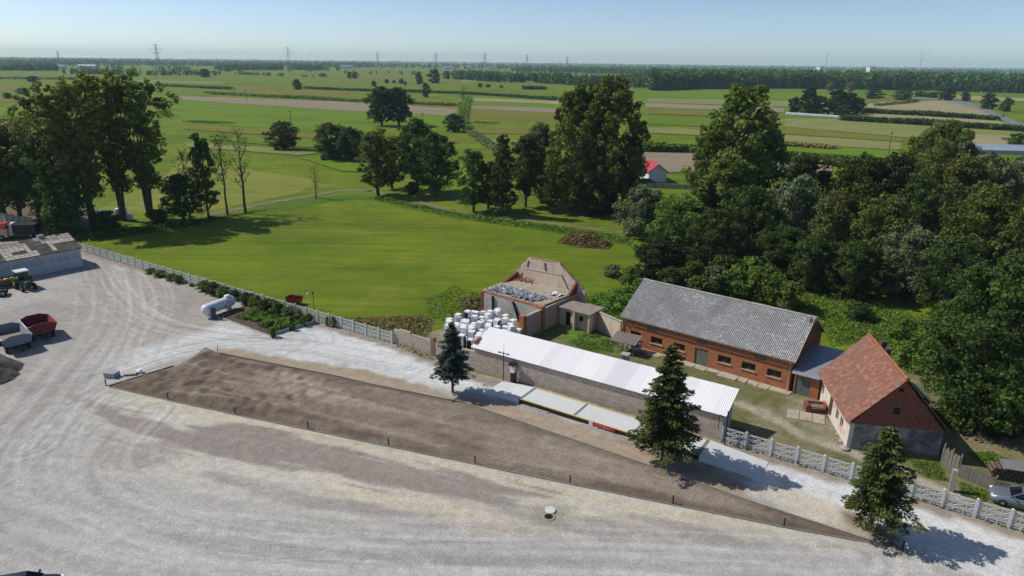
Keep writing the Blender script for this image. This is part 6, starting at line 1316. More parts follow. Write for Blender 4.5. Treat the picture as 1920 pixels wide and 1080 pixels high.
car('pale car driving on the far country road', (320.35, 461.26), R(60), SILVER, 0.17)
# truck and red machine behind the broken roof, concrete panels behind them
tr = thing('old_truck', 'white truck cab with dark body standing behind the broken roof', 'truck', (-88.14, 119.06), R(12))
o = MB(); o.xprism([(-1.1, 0.6), (1.1, 0.6), (1.1, 1.9), (1.0, 2.7), (-1.0, 2.7), (-1.1, 1.9)], -3.0, -0.9); o.build('cab', WHITEP, tr); o = MB(); o.box(-0.7, 2.8, -1.15, 1.15, 0.9, 2.5); o.build('body', STEEL_K, tr)
o = MB(); o.box(-2.8, -1.3, -1.13, -1.102, 1.8, 2.5); o.build('window', DARKG, tr)
for x in (-2.0, 1.8):
    for s in (-1, 1): wheel(tr, x, s * 0.95, 0.5, 0.3)
rm_ = thing('red_machine', 'red farm machine with tan side standing behind the broken roof', 'farm machine', (-91.42, 117.74), R(8))
o = MB(); o.xprism([(-1.3, 0.5), (1.3, 0.5), (1.3, 2.0), (-1.3, 2.0)], -2.5, 2.2); o.build('hull', plain('tan_panel', c(206, 178, 150), 0.7), rm_); o = MB(); o.xprism([(-1.35, 2.002), (1.35, 2.002), (0.8, 2.9), (-0.8, 2.9)], -2.6, 2.0); o.build('hood', REDP, rm_)
for s in (-1, 1): wheel(rm_, -1.2, s * 1.3, 0.7, 0.4); wheel(rm_, 1.2, s * 1.3, 0.5, 0.3)
cf = thing('concrete_fence', 'grey concrete panel fence behind the truck and the broken roof', 'fence', (-110.94, 136.19), ang((-110.94, 136.19), (-89.30, 125.16))); Lc = math.dist((-110.94, 136.19), (-89.30, 125.16))
for i in range(int(Lc / 2.05)):
    o = MB(); o.box(i * 2.05 + 0.06, i * 2.05 + 1.99, -0.03, 0.03, 0.0, 1.9); o.build('panel', CONC, cf); o = MB(); o.box(i * 2.05 - 0.06, i * 2.05 + 0.058, -0.07, 0.07, 0, 2.05); o.build('post', STEEL_K, cf)

# ---------------------------------------------------------------- heap, paver pallets, small things
def heap(label, x, y, rx, ry, h, m, seed):
    n = 60; a = np.linspace(-1.25, 1.25, n); X, Y = np.meshgrid(a, a); r = np.hypot(X, Y) + (fbm(X * 2 + 5, Y * 2, seed) - 0.5) * 0.35
    Z = h * np.clip(1.02 - r, 0, 1) ** 0.9 + 0.12 * (fbm(X * 9, Y * 9, seed + 1) - 0.5) * (r < 1.05) - 0.02; j, i = np.meshgrid(np.arange(n - 1), np.arange(n - 1), indexing='ij'); q = (j * n + i).ravel()
    me = raw_mesh('heap', np.stack([X * rx, Y * ry, Z], -1).reshape(-1, 3), np.stack([q, q + 1, q + n + 1, q + n], 1), [m]); o = link('gravel_heap', me, None, (x, y, 0)); return tag(o, label, 'heap')
heap('dark gravel heap at the edge of the yard beside the grey trailer', -55.9, 62.6, 5.6, 4.9, 3.5, plain('gravel_dark', c(104, 98, 88), 0.98, 0.3, 5.0, bmp=1.0, bscale=6), 400)
def pallet(label, loc, rz, nx, ny, nz, m, s=(0.4, 0.3, 0.16)):
    t = thing('paver_pallet', label, 'pallet', loc, rz); o = MB()
    for i in range(3): o.box(-0.6, 0.6, -0.4 + i * 0.36, -0.3 + i * 0.36, 0, 0.12)
    o.build('pallet_base', WOOD_G, t)
    for k_ in range(nz):
        for i in range(nx):
            for j in range(ny):
                b = MB(); b.box(0, s[0] - 0.015, 0, s[1] - 0.015, 0, s[2] - 0.01); b.build('paver', m, t, (-nx * s[0] / 2 + i * s[0], -ny * s[1] / 2 + j * s[1], 0.121 + k_ * s[2]))
pallet('pallet stacked with grey pavers at the soil plot corner', (-40.63, 63.06), R(-12), 3, 3, 3, plain('paver_grey', c(168, 170, 174), 0.9, 0.08))
pallet('low pallet with a single layer of pale pavers', (-39.08, 63.72), R(14), 3, 3, 1, plain('paver_pale', c(196, 190, 180), 0.9, 0.08))
o = MB(); o.cbox(0, 0, 0.16, 0.5, 0.4, 0.3, 0.3); o.cbox(0.1, 0.05, 0.38, 0.3, 0.3, 0.14, 0.7); tag(o.build('cement_bag', ENAMEL, None, (*(-38.34, 63.99), 0)), 'white bag lying beside the low paver pallet', 'bag')
# coop-like shelter with tub by the barn
cp = thing('wood_shelter', 'small rickety wooden shelter with plank roof before the barn', 'shelter', (12.85, 70.91), R(-30))
o = MB()
for x in (-1.2, 0, 1.2):
    for y in (-0.8, 0.8): o.bar((x, y, 0), (x, y, 1.5 + 0.25 * (y > 0)), 0.09)
o.build('frame', WOOD_G, cp)
for i in range(9): o = MB(); o._add([(-1.5 + i * 0.34, -1.1, 1.48), (-1.2 + i * 0.34, -1.1, 1.48), (-1.2 + i * 0.34, 1.1, 1.86), (-1.5 + i * 0.34, 1.1, 1.86), (-1.5 + i * 0.34, -1.1, 1.52), (-1.2 + i * 0.34, -1.1, 1.52), (-1.2 + i * 0.34, 1.1, 1.90), (-1.5 + i * 0.34, 1.1, 1.90)], [(3, 2, 1, 0), (4, 5, 6, 7), (0, 1, 5, 4), (1, 2, 6, 5), (2, 3, 7, 6), (3, 0, 4, 7)]); o.build('roof_plank', WOOD_G, cp)
rnd = random.Random(14)
for i in range(16): o = MB(); p = (-1.1 + rnd.random() * 1.6, -0.9 + rnd.random() * 1.3, 0.1 + rnd.random() * 0.7); q = (p[0] + rnd.uniform(-.5, .5), p[1] + rnd.uniform(-.4, .4), p[2] + rnd.uniform(.1, .5)); o.bar(p, q, 0.05); o.build('stick', WOOD_G, cp)
tb = thing('plastic_tub', 'pale grey plastic tub leaning by the wooden shelter', 'tub', (14.08, 71.09), R(-20)); o = MB(); o.lathe([(0.0, 0.03), (0.5, 0.03), (0.62, 0.85), (0.66, 0.85), (0.54, 0.0), (0, 0)], 18); o.build('tub', ENAMEL_G, tb); o = MB(); o.cbox(0.25, 0.0, 0.98, 0.7, 0.3, 0.05, 0.2, 0, 0.3); o.build('board', WHITEP, tb)
br = thing('brick_post', 'square grey concrete post behind the white-roofed shed', 'post', (12.14, 66.65), R(-30)); o = MB(); o.box(-0.35, 0.35, -0.35, 0.35, 0, 1.55); o.build('shaft', CONC, br); o = MB(); o.box(-0.45, 0.45, -0.45, 0.45, 1.552, 1.68); o.build('cap', CONC, br)
# plank fences by the house
def plank_fence(A, B, h, label, n_rail=2, lean=0.0):
    t = thing('plank_fence', label, 'fence', A, ang(A, B)); L = math.dist(A, B); n = int(L / 0.16); r_ = random.Random(int(L * 100))
    for i in range(n):
        o = MB(); o.box(i * 0.16 + 0.01, i * 0.16 + 0.145, -0.012, 0.012, 0.05, h + r_.uniform(-0.12, 0.1)); o.build('plank', WOOD_G, t, None, (r_.uniform(-.03, .03) + lean, r_.uniform(-.01, .01), 0))
    for z in (h * 0.25, h * 0.85): o = MB(); o.bar((0, 0.05, z), (L, 0.05, z), 0.05, 0.09); o.build('rail', WOOD_G, t)
    for x in (0, L / 2, L): o = MB(); o.bar((x, 0.12, 0), (x, 0.12, h + 0.25), 0.1); o.build('post', WOOD_G, t)
plank_fence((35.20, 48.62), (35.58, 47.04), 1.75, 'weathered plank gate wing standing at the house corner')
plank_fence((35.58, 47.04), (37.16, 45.01), 1.15, 'low dark plank fence running to the log pile')
plank_fence((37.16, 45.01), (39.95, 43.34), 1.0, 'low dark plank fence behind the silver car')
cpst = MB(); cpst.box(-0.16, 0.16, -0.16, 0.16, 0, 1.9); tag(cpst.build('gate_post', CONC, None, (*(33.89, 45.02), 0), (0, 0, R(-30))), 'thick pale gate post behind the lattice fence', 'gate post')
lpile = thing('log_pile', 'covered log pile with grey sheet behind the silver car', 'log pile', (39.64, 46.76), R(-18))
for k_ in range(4):
    for i in range(9): o = MB(); o.tube([(-1.4 + i * 0.32 + 0.16 * (k_ % 2), -0.55, 0.15 + k_ * 0.27), (-1.4 + i * 0.32 + 0.16 * (k_ % 2), 0.55, 0.15 + k_ * 0.27)], 0.145, 7); o.build('log', plain('log_wood', c(106, 90, 76), 0.9, 0.2), lpile)
o = MB(); o.cbox(0.3, 0, 1.24, 2.2, 1.4, 0.05, 0, R(4)); o.build('cover', plain('cover_grey', c(128, 126, 128), 0.8, 0.15), lpile)
# rubble and stones at the house corner
for q, sz in (((28.39, 50.83), 0.45), ((28.66, 52.12), 0.25), ((28.90, 53.28), 0.22), ((29.34, 54.68), 0.2), ((-2.79, 62.21), 0.22), ((-2.46, 61.98), 0.15)):
    n = 8; r_ = random.Random(int(q[0] * 100)); o = MB(); pr = []
    vs = [(sz * math.cos(a) * r_.uniform(.7, 1), sz * math.sin(a) * r_.uniform(.7, 1), z) for z in (0, sz * 0.45) for a in np.linspace(0, 2 * math.pi, n, endpoint=False)] + [(0, 0, sz * 0.75)]
    o._add(vs, [tuple(reversed(range(n)))] + [(i, (i + 1) % n, n + (i + 1) % n, n + i) for i in range(n)] + [(n + i, n + (i + 1) % n, 2 * n) for i in range(n)]); tag(o.build('stone', CONC, None, (*q, 0)), 'pale stone lying at the foot of the house wall' if q[0] > 10 else 'white stone lying by the road edge near the pole', 'stone', 'loose stones by the house' if q[0] > 10 else 'loose stones by the road')

# ---------------------------------------------------------------- rough vegetation
foliage_patch('weeds', [(-25.13, 80.48), (-13.87, 75.16), (-9.70, 72.08), (-9.69, 80.23), (-11.60, 82.07), (-17.54, 80.92)], 3500, 0.28, 0.5, 'dry', 'tall weeds along the meadow side of the lattice fence', 11)
foliage_patch('weeds', [(-11.68, 88.30), (-8.53, 94.28), (-4.12, 90.83), (-3.74, 82.33), (-7.26, 79.38), (-10.69, 80.20)], 1600, 0.24, 0.4, 'mid', 'dark green nettles beside the ruin', 12)
foliage_patch('weeds', [(-7.30, 88.45), (-4.06, 89.69), (-3.65, 80.42), (-5.94, 79.43)], 2200, 0.35, 1.2, 'dry', 'brown dry weeds against the ruin wall', 13)
foliage_patch('weeds', [(8.09, 119.65), (9.91, 124.90), (14.95, 125.14), (18.12, 118.97), (16.68, 115.24), (11.66, 116.46)], 5000, 0.45, 1.5, 'dry', 'mound of dry brown weeds in the mown meadow', 14)
foliage_patch('weeds', [(9.22, 89.03), (14.51, 92.68), (18.21, 96.54), (17.74, 89.33), (14.26, 81.00), (11.08, 82.82)], 6000, 0.36, 1.2, 'fresh', 'overgrown weeds between the ruin and the barn', 15)
foliage_patch('weeds', [(38.70, 90.06), (46.32, 93.83), (52.98, 86.22), (50.73, 75.12), (42.03, 66.13), (43.02, 74.89), (37.19, 73.13), (38.96, 81.79)], 9000, 0.32, 0.4, 'fresh', 'rough green grass strip behind barn and house', 16)
foliage_patch('weeds', [(6.31, 73.81), (9.95, 78.66), (13.00, 74.81), (11.41, 70.13), (7.87, 70.47)], 3500, 0.2, 0.3, 'fresh', 'bright green nettles in the court behind the shed', 17)
foliage_patch('weeds', [(32.98, 49.53), (35.30, 48.94), (34.49, 46.15), (32.79, 46.84)], 2200, 0.25, 0.3, 'fresh', 'green grass before the house gable', 18)
foliage_patch('weeds', [(35.34, 46.17), (36.94, 44.80), (35.65, 43.45), (34.25, 44.41)], 1800, 0.25, 0.4, 'fresh', 'green grass along the plank fence', 19)
foliage_patch('weeds', [(-34.15, 159.07), (-18.53, 144.36), (-6.65, 135.73), (4.02, 129.76), (14.68, 122.69), (21.25, 117.62), (22.27, 123.85), (14.37, 129.39), (2.02, 136.18), (-12.83, 144.68), (-30.66, 160.61)], 9000, 0.5, 0.7, 'fresh', 'rank weeds along the far meadow edge', 20)
foliage_patch('weeds', [(-75.82, 115.82), (-63.98, 126.41), (-55.24, 141.28), (-49.58, 148.26), (-54.90, 143.45), (-66.47, 131.70), (-76.32, 124.94), (-80.19, 121.43)], 6000, 0.5, 0.7, 'mid', 'dark weeds under the tall corner trees', 21)
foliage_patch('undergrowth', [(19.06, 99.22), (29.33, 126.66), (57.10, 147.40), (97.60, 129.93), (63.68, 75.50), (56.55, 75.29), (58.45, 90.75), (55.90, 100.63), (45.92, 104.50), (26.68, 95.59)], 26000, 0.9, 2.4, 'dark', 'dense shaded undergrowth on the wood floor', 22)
foliage_patch('weeds', [(38.44, 50.46), (40.84, 50.67), (42.20, 48.15), (41.12, 46.64), (38.69, 48.08)], 3000, 0.3, 0.4, 'fresh', 'green weeds beyond the plank fence', 23)

foliage_patch('weeds', [(-71.03, 109.35), (-41.81, 90.41), (-23.79, 79.04), (-13.41, 71.66), (-13.57, 72.59), (-24.14, 80.33), (-42.49, 92.05), (-72.41, 111.67)], 2600, 0.22, 0.35, 'olive', 'thin grass tufts along the foot of the long lattice fence', 31, fade=0.3)
foliage_patch('weeds', [(18.12, 51.54), (25.59, 46.84), (36.50, 39.67), (36.83, 40.13), (25.89, 47.52), (18.33, 52.24)], 1800, 0.2, 0.3, 'olive', 'thin grass tufts along the foot of the lattice fence by the car', 32, fade=0.3)
foliage_patch('weeds', [(-13.17, 71.67), (-8.26, 67.45), (-3.55, 63.41), (-3.61, 64.41), (-8.39, 68.56), (-13.35, 72.75)], 900, 0.22, 0.35, 'olive', 'thin grass tufts at the foot of the block wall', 33, fade=0.3)
# loose stones on the gravel and clods on the soil: far too many to count
def pebbles(name, poly, n, smin, smax, zfun, m, label, seed):
    rng = np.random.default_rng(seed); P_ = np.array(poly); lo, hi = P_.min(0), P_.max(0); pts = rng.uniform(lo, hi, (n * 4, 2)); d = sdist(pts[:, 0], pts[:, 1], poly); pts = pts[d < -0.3]
    pts = pts[rng.uniform(size=len(pts)) < sstep(0.35, 0.65, fbm(pts[:, 0] * 0.2, pts[:, 1] * 0.2, seed))][:n]; k_ = len(pts)
    s_ = smin + (smax - smin) * rng.uniform(0, 1, k_) ** 3; z = zfun(pts[:, 0], pts[:, 1]); base = np.array([[1, 0, 0], [-0.3, 0.9, 0], [-0.8, -0.6, 0], [0.1, 0.05, 0.4]]); a = rng.uniform(0, 6.28, k_)
    ca, sa = np.cos(a)[:, None], np.sin(a)[:, None]; B = base[None] * s_[:, None, None]; V = np.stack([B[:, :, 0] * ca - B[:, :, 1] * sa + pts[:, 0:1], B[:, :, 0] * sa + B[:, :, 1] * ca + pts[:, 1:2], B[:, :, 2] + z[:, None] - 0.01], -1).reshape(-1, 3)
    F = (np.array([[0, 1, 3], [1, 2, 3], [2, 0, 3]])[None] + 4 * np.arange(k_)[:, None, None]).reshape(-1, 3); return tag(link(name, raw_mesh(name, V, F, [m])), label, None, None, 'stuff')
pebbles('loose_stones', [(-42.77, 56.98), (-36.72, 58.73), (24.55, 38.01), (32.06, 35.40), (-29.62, 34.42), (-38.41, 45.07)], 7000, 0.02, 0.06, lambda x, y: 0.03 + 0 * x, plain('stone_grey', c(206, 202, 196), 0.95, 0.2, 1.0), 'loose stones strewn over the gravel yard', 500)
pebbles('soil_clods', PLOT, 7000, 0.025, 0.075, lambda x, y: 0.075 + plot_h(x, y) * 0.95, plain('clod_brown', c(150, 134, 116), 0.98, 0.25, 1.0), 'earth clods strewn over the bare soil plot', 501)
# ---------------------------------------------------------------- far countryside
G_F = 'single trees scattered over the far plain'
def far(x, y, h, key, wpx, leaf, label, grp): tree(x, y, h, key, px_w(x, y, wpx), leaf, label, grp, 'tree', 'tree')
for (x, y, h), key, wpx, leaf in [
        ((-230.16, 753.81, 10.85), 'farB', 18, 'deep'), ((-78.76, 629.20, 12.72), 'farB', 18, 'mid'), ((-129.40, 968.05, 16.60), 'farB', 14, 'deep'), ((-114.31, 1021.53, 20.40), 'farA', 24, 'deep'), ((-120.01, 1269.20, 14.47), 'farA', 16, 'deep'), ((-283.64, 1229.71, 11.40), 'farA', 10, 'deep'), ((-275.34, 1233.74, 11.44), 'farA', 12, 'deep'),
        ((-172.00, 870.65, 6.88), 'farA', 11, 'deep'), ((-178.82, 997.07, 5.72), 'farA', 9, 'deep'), ((-155.49, 981.71, 7.04), 'farA', 11, 'deep'), ((-168.98, 1000.80, 4.31), 'farA', 7, 'deep'), ((-42.26, 875.83, 5.67), 'farA', 10, 'mid'), ((-32.52, 878.92, 4.42), 'farA', 10, 'mid'), ((-15.81, 866.32, 3.74), 'farA', 8, 'mid'),
        ((-609.39, 900.50, 7.11), 'farA', 20, 'deep'), ((-383.49, 534.12, 4.67), 'farA', 13, 'mid'), ((-419.52, 605.30, 5.27), 'farA', 20, 'deep'), ((-434.14, 644.54, 4.20), 'farA', 14, 'deep'), ((-354.64, 1320.04, 6.59), 'farC', 13, 'deep'), ((-516.49, 1191.75, 14.44), 'farA', 20, 'deep'),
        ((366.96, 671.51, 9.70), 'farA', 32, 'mid'), ((353.21, 697.69, 8.56), 'farA', 32, 'deep'), ((419.30, 756.18, 8.17), 'farB', 15, 'deep'), ((414.47, 681.63, 12.28), 'farA', 26, 'deep'), ((423.00, 664.94, 9.60), 'farB', 14, 'deep'), ((367.43, 548.98, 12.34), 'farA', 26, 'deep'), ((360.91, 518.15, 10.17), 'farB', 18, 'deep'), ((201.55, 279.22, 6.29), 'farA', 30, 'mid'),
        ((401.32, 904.47, 11.67), 'farB', 14, 'dry'), ((412.94, 875.53, 11.93), 'farB', 14, 'dry'), ((445.61, 884.44, 13.94), 'farB', 24, 'deep'), ((-141.04, 920.52, 5.29), 'farC', 8, 'deep')]:
    az = math.degrees(math.atan2(x, y)); dd = math.hypot(x, y)
    where = ('beside the far country road' if az > 29 and dd < 1000 else 'near the far pond' if az > 24 and dd < 900 else 'in front of the dense forest' if az > 20 else 'on the plain beyond the isolated grove' if -10 < az < 2 else 'on the far left plain' if az < -30 else 'on the plain beyond the bare field strip')
    far(x, y, h, key, wpx, leaf, '%s %s tree %s' % ('small far' if h < 9 else 'far', {'deep': 'dark', 'mid': 'green', 'dry': 'brownish'}[leaf], where), G_F)
for (x, y, h), key, wpx, leaf in [((188.28, 474.14, 10.72), 'farB', 24, 'dark'), ((194.75, 465.37, 17.24), 'farB', 36, 'dark'), ((199.40, 461.33, 12.44), 'farA', 30, 'dark'), ((209.18, 458.17, 16.65), 'farA', 40, 'dark'), ((222.90, 469.79, 14.35), 'farA', 36, 'dark'), ((234.56, 481.56, 10.53), 'farB', 22, 'dark'), ((209.94, 449.18, 7.24), 'farA', 26, 'deep')]:
    far(x, y, h, key, wpx, leaf, {1488: 'small dark tree at the left end of the far copse behind the bale row'}.get(round(wpx), 'dark tree of the far copse behind the row of wrapped bales'), 'trees of the far copse')
# maize and hedge strips
def crop_strip(line, w, h, leaf, n, label, name='crop_strip', size=None):
    L = np.array(smooth_line(line, 4)); seg = np.linalg.norm(np.diff(L, axis=0), axis=1); cum = np.concatenate([[0], np.cumsum(seg)]); rng = np.random.default_rng(int(abs(L[0, 0]) * 10) + n)
    s = rng.uniform(0, cum[-1], n); x = np.interp(s, cum, L[:, 0]); y = np.interp(s, cum, L[:, 1]); x = x + rng.uniform(-w / 2, w / 2, n); y = y + rng.uniform(-w / 2, w / 2, n)
    z = h * rng.uniform(0, 1, n) ** 0.6 * (0.75 + 0.4 * vn(s * 0.05, s * 0, 3)); V, F, col = leaves(np.stack([x, y, z], 1), np.tile([0, 0, 1.0], (n, 1)), size or h * 0.6, rng, rng.uniform(0, 1, n))
    return tag(link(name, raw_mesh(name, V, F, [LEAF[leaf]], col)), label, None, None, 'stuff')
crop_strip([(-406.20, 810.67), (-293.64, 735.19)], 10, 2.4, 'deep', 2500, 'dark strip of standing maize on the left plain'); crop_strip([(-230.36, 783.73), (-181.95, 746.52), (-54.73, 698.25), (35.32, 600.91)], 8, 2.6, 'deep', 6000, 'long dark strip of standing maize across the plain')
crop_strip([(-277.47, 641.50), (-136.20, 556.62), (-39.85, 506.93)], 9, 2.2, 'mid', 5000, 'green maize strip above the bare field'); crop_strip([(195.49, 414.04), (224.08, 389.24), (258.08, 356.66)], 7, 3.0, 'deep', 5000, 'near strip of tall maize on the right plain'); crop_strip([(240.49, 482.51), (269.63, 458.19), (292.66, 427.64)], 6, 3.0, 'deep', 4000, 'far strip of tall maize on the right plain')
crop_strip([(90.10, 238.11), (104.83, 226.43), (122.59, 213.91)], 8, 2.6, 'mid', 4000, 'maize strip just beyond the dense wood'); crop_strip([(49.57, 254.97), (73.91, 254.08)], 6, 2.6, 'mid', 2500, 'maize strip behind the red-roofed house'); crop_strip([(289.83, 567.93), (340.99, 614.60), (372.59, 654.49)], 5, 2.0, 'deep', 900, 'reedy bank beside the far pond')
crop_strip([(105.51, 280.78), (124.11, 270.12)], 6, 1.6, 'dry', 1500, 'low brown scrub line in the right fields'); crop_strip([(-19.84, 318.67), (-12.61, 282.13), (-3.33, 241.17)], 5, 1.4, 'grey', 1500, 'scrubby ditch line running through the meadows'); crop_strip([(-21.87, 323.46), (-28.12, 386.31), (-34.89, 501.75), (-38.71, 610.67)], 5, 2.5, 'fresh', 2500, 'pale reeds along the ditch')
crop_strip([(-20.75, 370.05), (-9.34, 365.07)], 5, 1.0, 'dry', 500, 'low dry scrub in the middle meadows'); crop_strip([(12.83, 825.07), (36.04, 831.88)], 8, 4.0, 'deep', 700, 'low dark bush line on the middle plain'); crop_strip([(431.09, 758.96), (429.62, 725.17)], 6, 5.0, 'deep', 500, 'low hedge beside the country road')
crop_strip([(-165.56, 353.65), (-139.01, 347.84)], 4, 1.0, 'mid', 600, 'low scrub in the left meadow'); crop_strip([(-725.64, 983.84), (-605.55, 980.33)], 12, 3.0, 'deep', 900, 'low hedge line on the left plain')
# wooded bands: nobody could count these crowns
def woods(name, line, depth, n, h, leaf, label, per=26, seed=1, dens=1.0):
    rng = np.random.default_rng(seed); L = np.array(line, float); seg = np.linalg.norm(np.diff(L, axis=0), axis=1); cum = np.concatenate([[0], np.cumsum(seg)])
    s = rng.uniform(0, cum[-1], n); gapm = vn(s / cum[-1] * 40 * (1.0), s * 0, seed) < dens; s = s[gapm]; m = len(s)
    x = np.interp(s, cum, L[:, 0]); y = np.interp(s, cum, L[:, 1]); q = rng.uniform(0, 1, m) ** 1.6 * depth; r = np.hypot(x, y); x = x * (1 + q / r); y = y * (1 + q / r)
    H = h * rng.uniform(0.65, 1.2, m); d = unit(rng.normal(size=(m * per, 3))); T = np.repeat(np.arange(m), per); rad = rng.uniform(0.7, 1.0, m * per)
    Cn = np.stack([x[T] + d[:, 0] * H[T] * 0.30 * rad, y[T] + d[:, 1] * H[T] * 0.30 * rad, H[T] * 0.52 + d[:, 2] * H[T] * 0.48 * rad], 1)
    V, F, col = leaves(Cn, d, h * 0.24, rng, np.repeat(rng.uniform(0, 1, m), per)); col[:, 1] = np.clip(col[:, 1] * 0.4 + np.repeat(np.repeat(rng.uniform(0.0, 0.7, m), per), 4), 0, 1)
    return tag(link(name, raw_mesh(name, V, F, [LEAF[leaf]], col)), label, None, None, 'stuff')
woods('forest', [(157.23, 835.49), (227.92, 905.44), (341.51, 958.03), (471.51, 959.60), (576.52, 920.14), (662.80, 852.77), (799.32, 796.74)], 700, 3600, 19, 'deep', 'dense dark forest closing the right of the plain', 34, 1)
woods('forest', [(173.91, 1077.71), (274.82, 976.42), (441.05, 988.37)], 60, 260, 16, 'mid', 'lighter trees along the forest front', 34, 2)
woods('woodland', [(-105.97, 1237.96), (-28.58, 1108.66), (36.80, 1078.83), (86.53, 999.14), (181.11, 909.14)], 120, 420, 14, 'deep', 'belt of trees across the middle of the plain', 34, 3)
woods('woodland', [(-1083.32, 1504.38), (-1003.51, 1573.37)], 140, 120, 14, 'deep', 'far grove on the left of the plain', 30, 4); woods('woodland', [(-818.54, 1296.87), (-655.84, 1245.19), (-535.01, 1314.79)], 160, 260, 9, 'deep', 'low far scrub belt on the left plain', 26, 5, 0.7)
woods('woodland', [(-797.60, 1911.80), (-645.95, 1993.99)], 120, 170, 15, 'deep', 'far dark grove left of the centre', 30, 6); woods('woodland', [(-655.21, 2110.47), (-556.37, 2075.99)], 90, 90, 15, 'deep', 'small far dark grove', 30, 7); woods('woodland', [(-552.44, 1410.07), (-346.67, 1238.13)], 60, 110, 6, 'deep', 'low far hedge belt', 24, 8, 0.7)
woods('woodland', [(-938.35, 1543.26), (-732.90, 1547.30), (-466.90, 1929.32)], 700, 320, 11, 'deep', 'scattered far scrub beyond the left plain', 22, 9, 0.5); woods('woodland', [(-382.59, 1579.40), (-235.88, 1544.74), (-125.70, 1610.65), (77.51, 1877.58)], 200, 160, 8, 'deep', 'scattered far bushes in the centre', 22, 10, 0.45)
woods('woodland', [(-1963.33, 2083.39), (-1305.67, 2638.79), (-557.09, 2827.85)], 2600, 2600, 17, 'deep', 'distant wooded horizon on the left', 16, 11); woods('woodland', [(-760.09, 2800.34), (74.04, 2819.81), (950.55, 2934.81), (2563.23, 2788.11)], 2600, 2600, 16, 'deep', 'distant wooded horizon in the centre', 16, 12); woods('woodland', [(-7.61, 2189.48), (206.47, 2046.98), (377.95, 1840.65)], 500, 360, 15, 'deep', 'far woodland behind the tree belt', 26, 13)
woods('woodland', [(-3227.44, 2000.48), (-2670.96, 5408.03), (156.04, 5969.75), (3200.79, 5861.19), (8831.85, 5842.15)], 1500, 2600, 24, 'deep', 'last line of woods at the horizon', 10, 14)
# pylons, poles, turbines
def pylon(x, y, h, label):
    t = thing('power_pylon', label, 'pylon', (x, y, 0), R(20)); o = MB(); b = h * 0.09; w = h * 0.007
    for sx in (-1, 1):
        for sy in (-1, 1): o.bar((sx * b, sy * b, 0), (sx * b * 0.12, sy * b * 0.12, h), w)
    for k_ in range(8):
        z0, z1 = h * k_ / 8, h * (k_ + 1) / 8; s0, s1 = b * (1 - 0.88 * k_ / 8), b * (1 - 0.88 * (k_ + 1) / 8)
        for s in (-1, 1): o.bar((-s0, s * s0, z0), (s1, s * s1, z1), w * 0.6); o.bar((s0, s * s0, z0), (-s1, s * s1, z1), w * 0.6); o.bar((s * s0, -s0, z0), (s * s1, s1, z1), w * 0.6)
    o.build('mast', plain('galvanised', c(150, 160, 170), 0.6), t)
    for f, L in ((0.68, 0.17), (0.82, 0.22), (0.94, 0.13)): o = MB(); o.bar((-h * L, 0, h * f), (h * L, 0, h * f), w * 0.9); o.bar((-h * L, 0, h * f), (0, 0, h * (f + 0.05)), w * 0.5); o.bar((h * L, 0, h * f), (0, 0, h * (f + 0.05)), w * 0.5); o.build('crossarm', MATS['galvanised'], t)
GP = 'line of high voltage pylons on the horizon'
for i, (bx, by, hgt) in enumerate([(-733.49, 1475.99, 57.18), (-661.24, 2104.61, 63.66), (-441.48, 2318.37, 55.51), (-263.82, 2415.24, 55.28), (-100.42, 2421.71, 57.12), (41.84, 2409.69, 51.79), (175.11, 2391.75, 48.05), (-1277.09, 2012.05, 44.02)]):
    pylon(bx, by, hgt, 'tallest lattice power pylon on the left horizon' if i == 0 else 'lattice power pylon in the line on the horizon')
for ob in [o_ for o_ in bpy.data.objects if o_.name.startswith('power_pylon') and 'line on' in o_.get('label', '')]: ob['group'] = GP
for x, y, h, lab in ((-202.66, 535.29, 8.95, 'wooden pole beside the bare field strip'), (-106.70, 334.45, 7.69, 'wooden pole beside the round dark tree'), (-46.44, 357.00, 5.56, 'wooden pole right of the isolated grove'), (134.00, 247.48, 8.78, 'wooden pole in the right fields above the wood')):
    t = thing('utility_pole', lab, 'pole', (x, y, 0)); o = MB(); o.tube([(0, 0, 0), (0, 0, h)], [0.2, 0.15], 6); o.build('pole', WOOD_G, t); o = MB(); o.bar((-0.9, 0, h * 0.95), (0.9, 0, h * 0.95), 0.16); o.build('crossarm', WOOD_G, t)
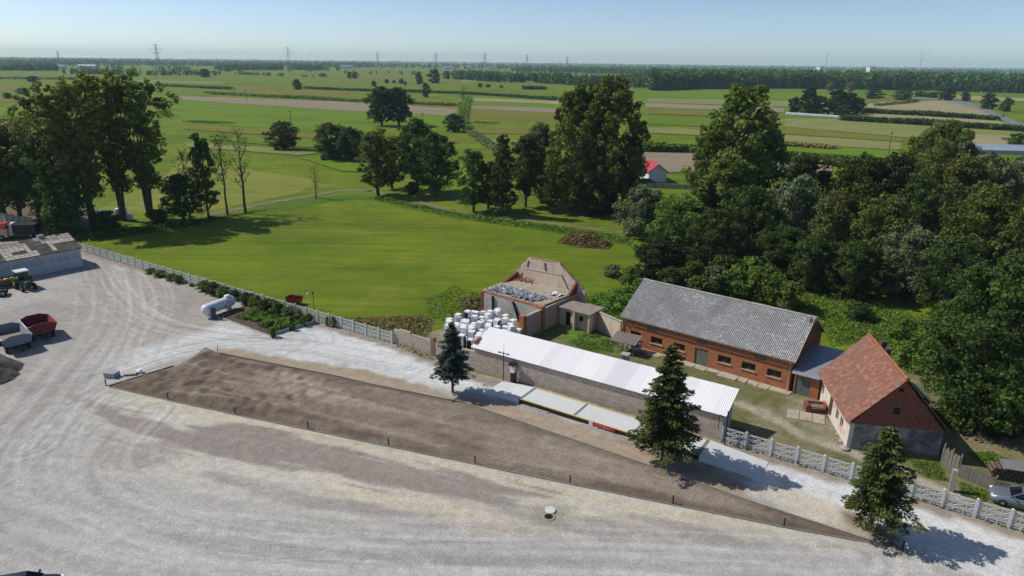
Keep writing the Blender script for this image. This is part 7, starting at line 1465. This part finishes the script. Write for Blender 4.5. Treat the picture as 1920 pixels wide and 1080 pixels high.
def turbine(x, y, h, label):
    t = thing('wind_turbine', label, 'wind turbine', (x, y, 0), R(-10)); o = MB(); o.tube([(0, 0, 0), (0, 0, h)], [h * 0.02, h * 0.012], 8); o.build('tower', plain('turbine_haze', c(196, 208, 220), 0.6, 0.03), t); o = MB(); o.box(-h * 0.02, h * 0.02, -h * 0.03, h * 0.03, h, h * 1.035); o.build('nacelle', plain('turbine_haze', c(196, 208, 220), 0.6, 0.03), t)  # sky-like pale grey puts the haze of distance into the paint
    for k_ in range(3): a = 0.4 + k_ * 2.094; o = MB(); o.bar((0, -h * 0.035, h * 1.015), (math.cos(a) * h * 0.42, -h * 0.035, h * 1.015 + math.sin(a) * h * 0.42), h * 0.014, h * 0.006); o.build('blade', plain('turbine_haze', c(196, 208, 220), 0.6, 0.03), t)
TUR = [(1166.62, 2696.33, 70.13, 'wind turbine rising over the forest left of the white works'), (1573.96, 2789.02, 73.49, 'wind turbine rising over the forest at the right')]
for x, y, h, lab in TUR: turbine(x, y, h, lab)
for i, (x, y, w, h) in enumerate([(-1080.04, 1811.29, 40, 9), (-597.74, 2551.29, 40, 9), (-256.07, 2758.78, 30, 8), (-189.00, 2830.77, 34, 9), (-90.23, 2838.38, 36, 8), (-1165.63, 1846.49, 14, 7), (1298.60, 2614.21, 26, 27), (1088.17, 2553.97, 18, 25)]):
    t = thing('far_building', ['white hall among trees on the left horizon', 'white halls at the foot of a pylon line', 'small white hall on the middle horizon', 'long white hall on the middle horizon', 'pale hall on the middle horizon', 'small white house on the far left horizon', 'white industrial tanks over the forest', 'white works building over the forest'][i], 'building', (x, y, 0), R(10))
    o = MB(); o.box(-w / 2, w / 2, -10, 10, 0, h); o.build('wall', WHITEP, t); o = MB(); o.xprism([(-11, h + 0.01), (11, h + 0.01), (0, h + 2.5)], -w / 2 - 1, w / 2 + 1); o.build('roof', ENAMEL_G if i != 0 else WHITEP, t)

# ---------------------------------------------------------------- air
hz = MB(); hz.box(-7000, 7000, -350, 9500, -1.0, 110.0); hz = hz.build('haze', WHITEP); hz.data.materials.clear()
hm = bpy.data.materials.new('haze_air'); hm.use_nodes = True; hn = hm.node_tree.nodes; hn.clear(); ho = hn.new('ShaderNodeOutputMaterial'); pv_ = hn.new('ShaderNodeVolumePrincipled')
pv_.inputs['Color'].default_value = (0.58, 0.81, 1.0, 1); pv_.inputs['Density'].default_value = 0.00009; pv_.inputs['Anisotropy'].default_value = 0.0
hm.node_tree.links.new(pv_.outputs[0], ho.inputs['Volume']); hz.data.materials.append(hm); tag(hz, 'pale blue haze over the plain', None, None, 'stuff')

SC.cycles.volume_bounces = 4
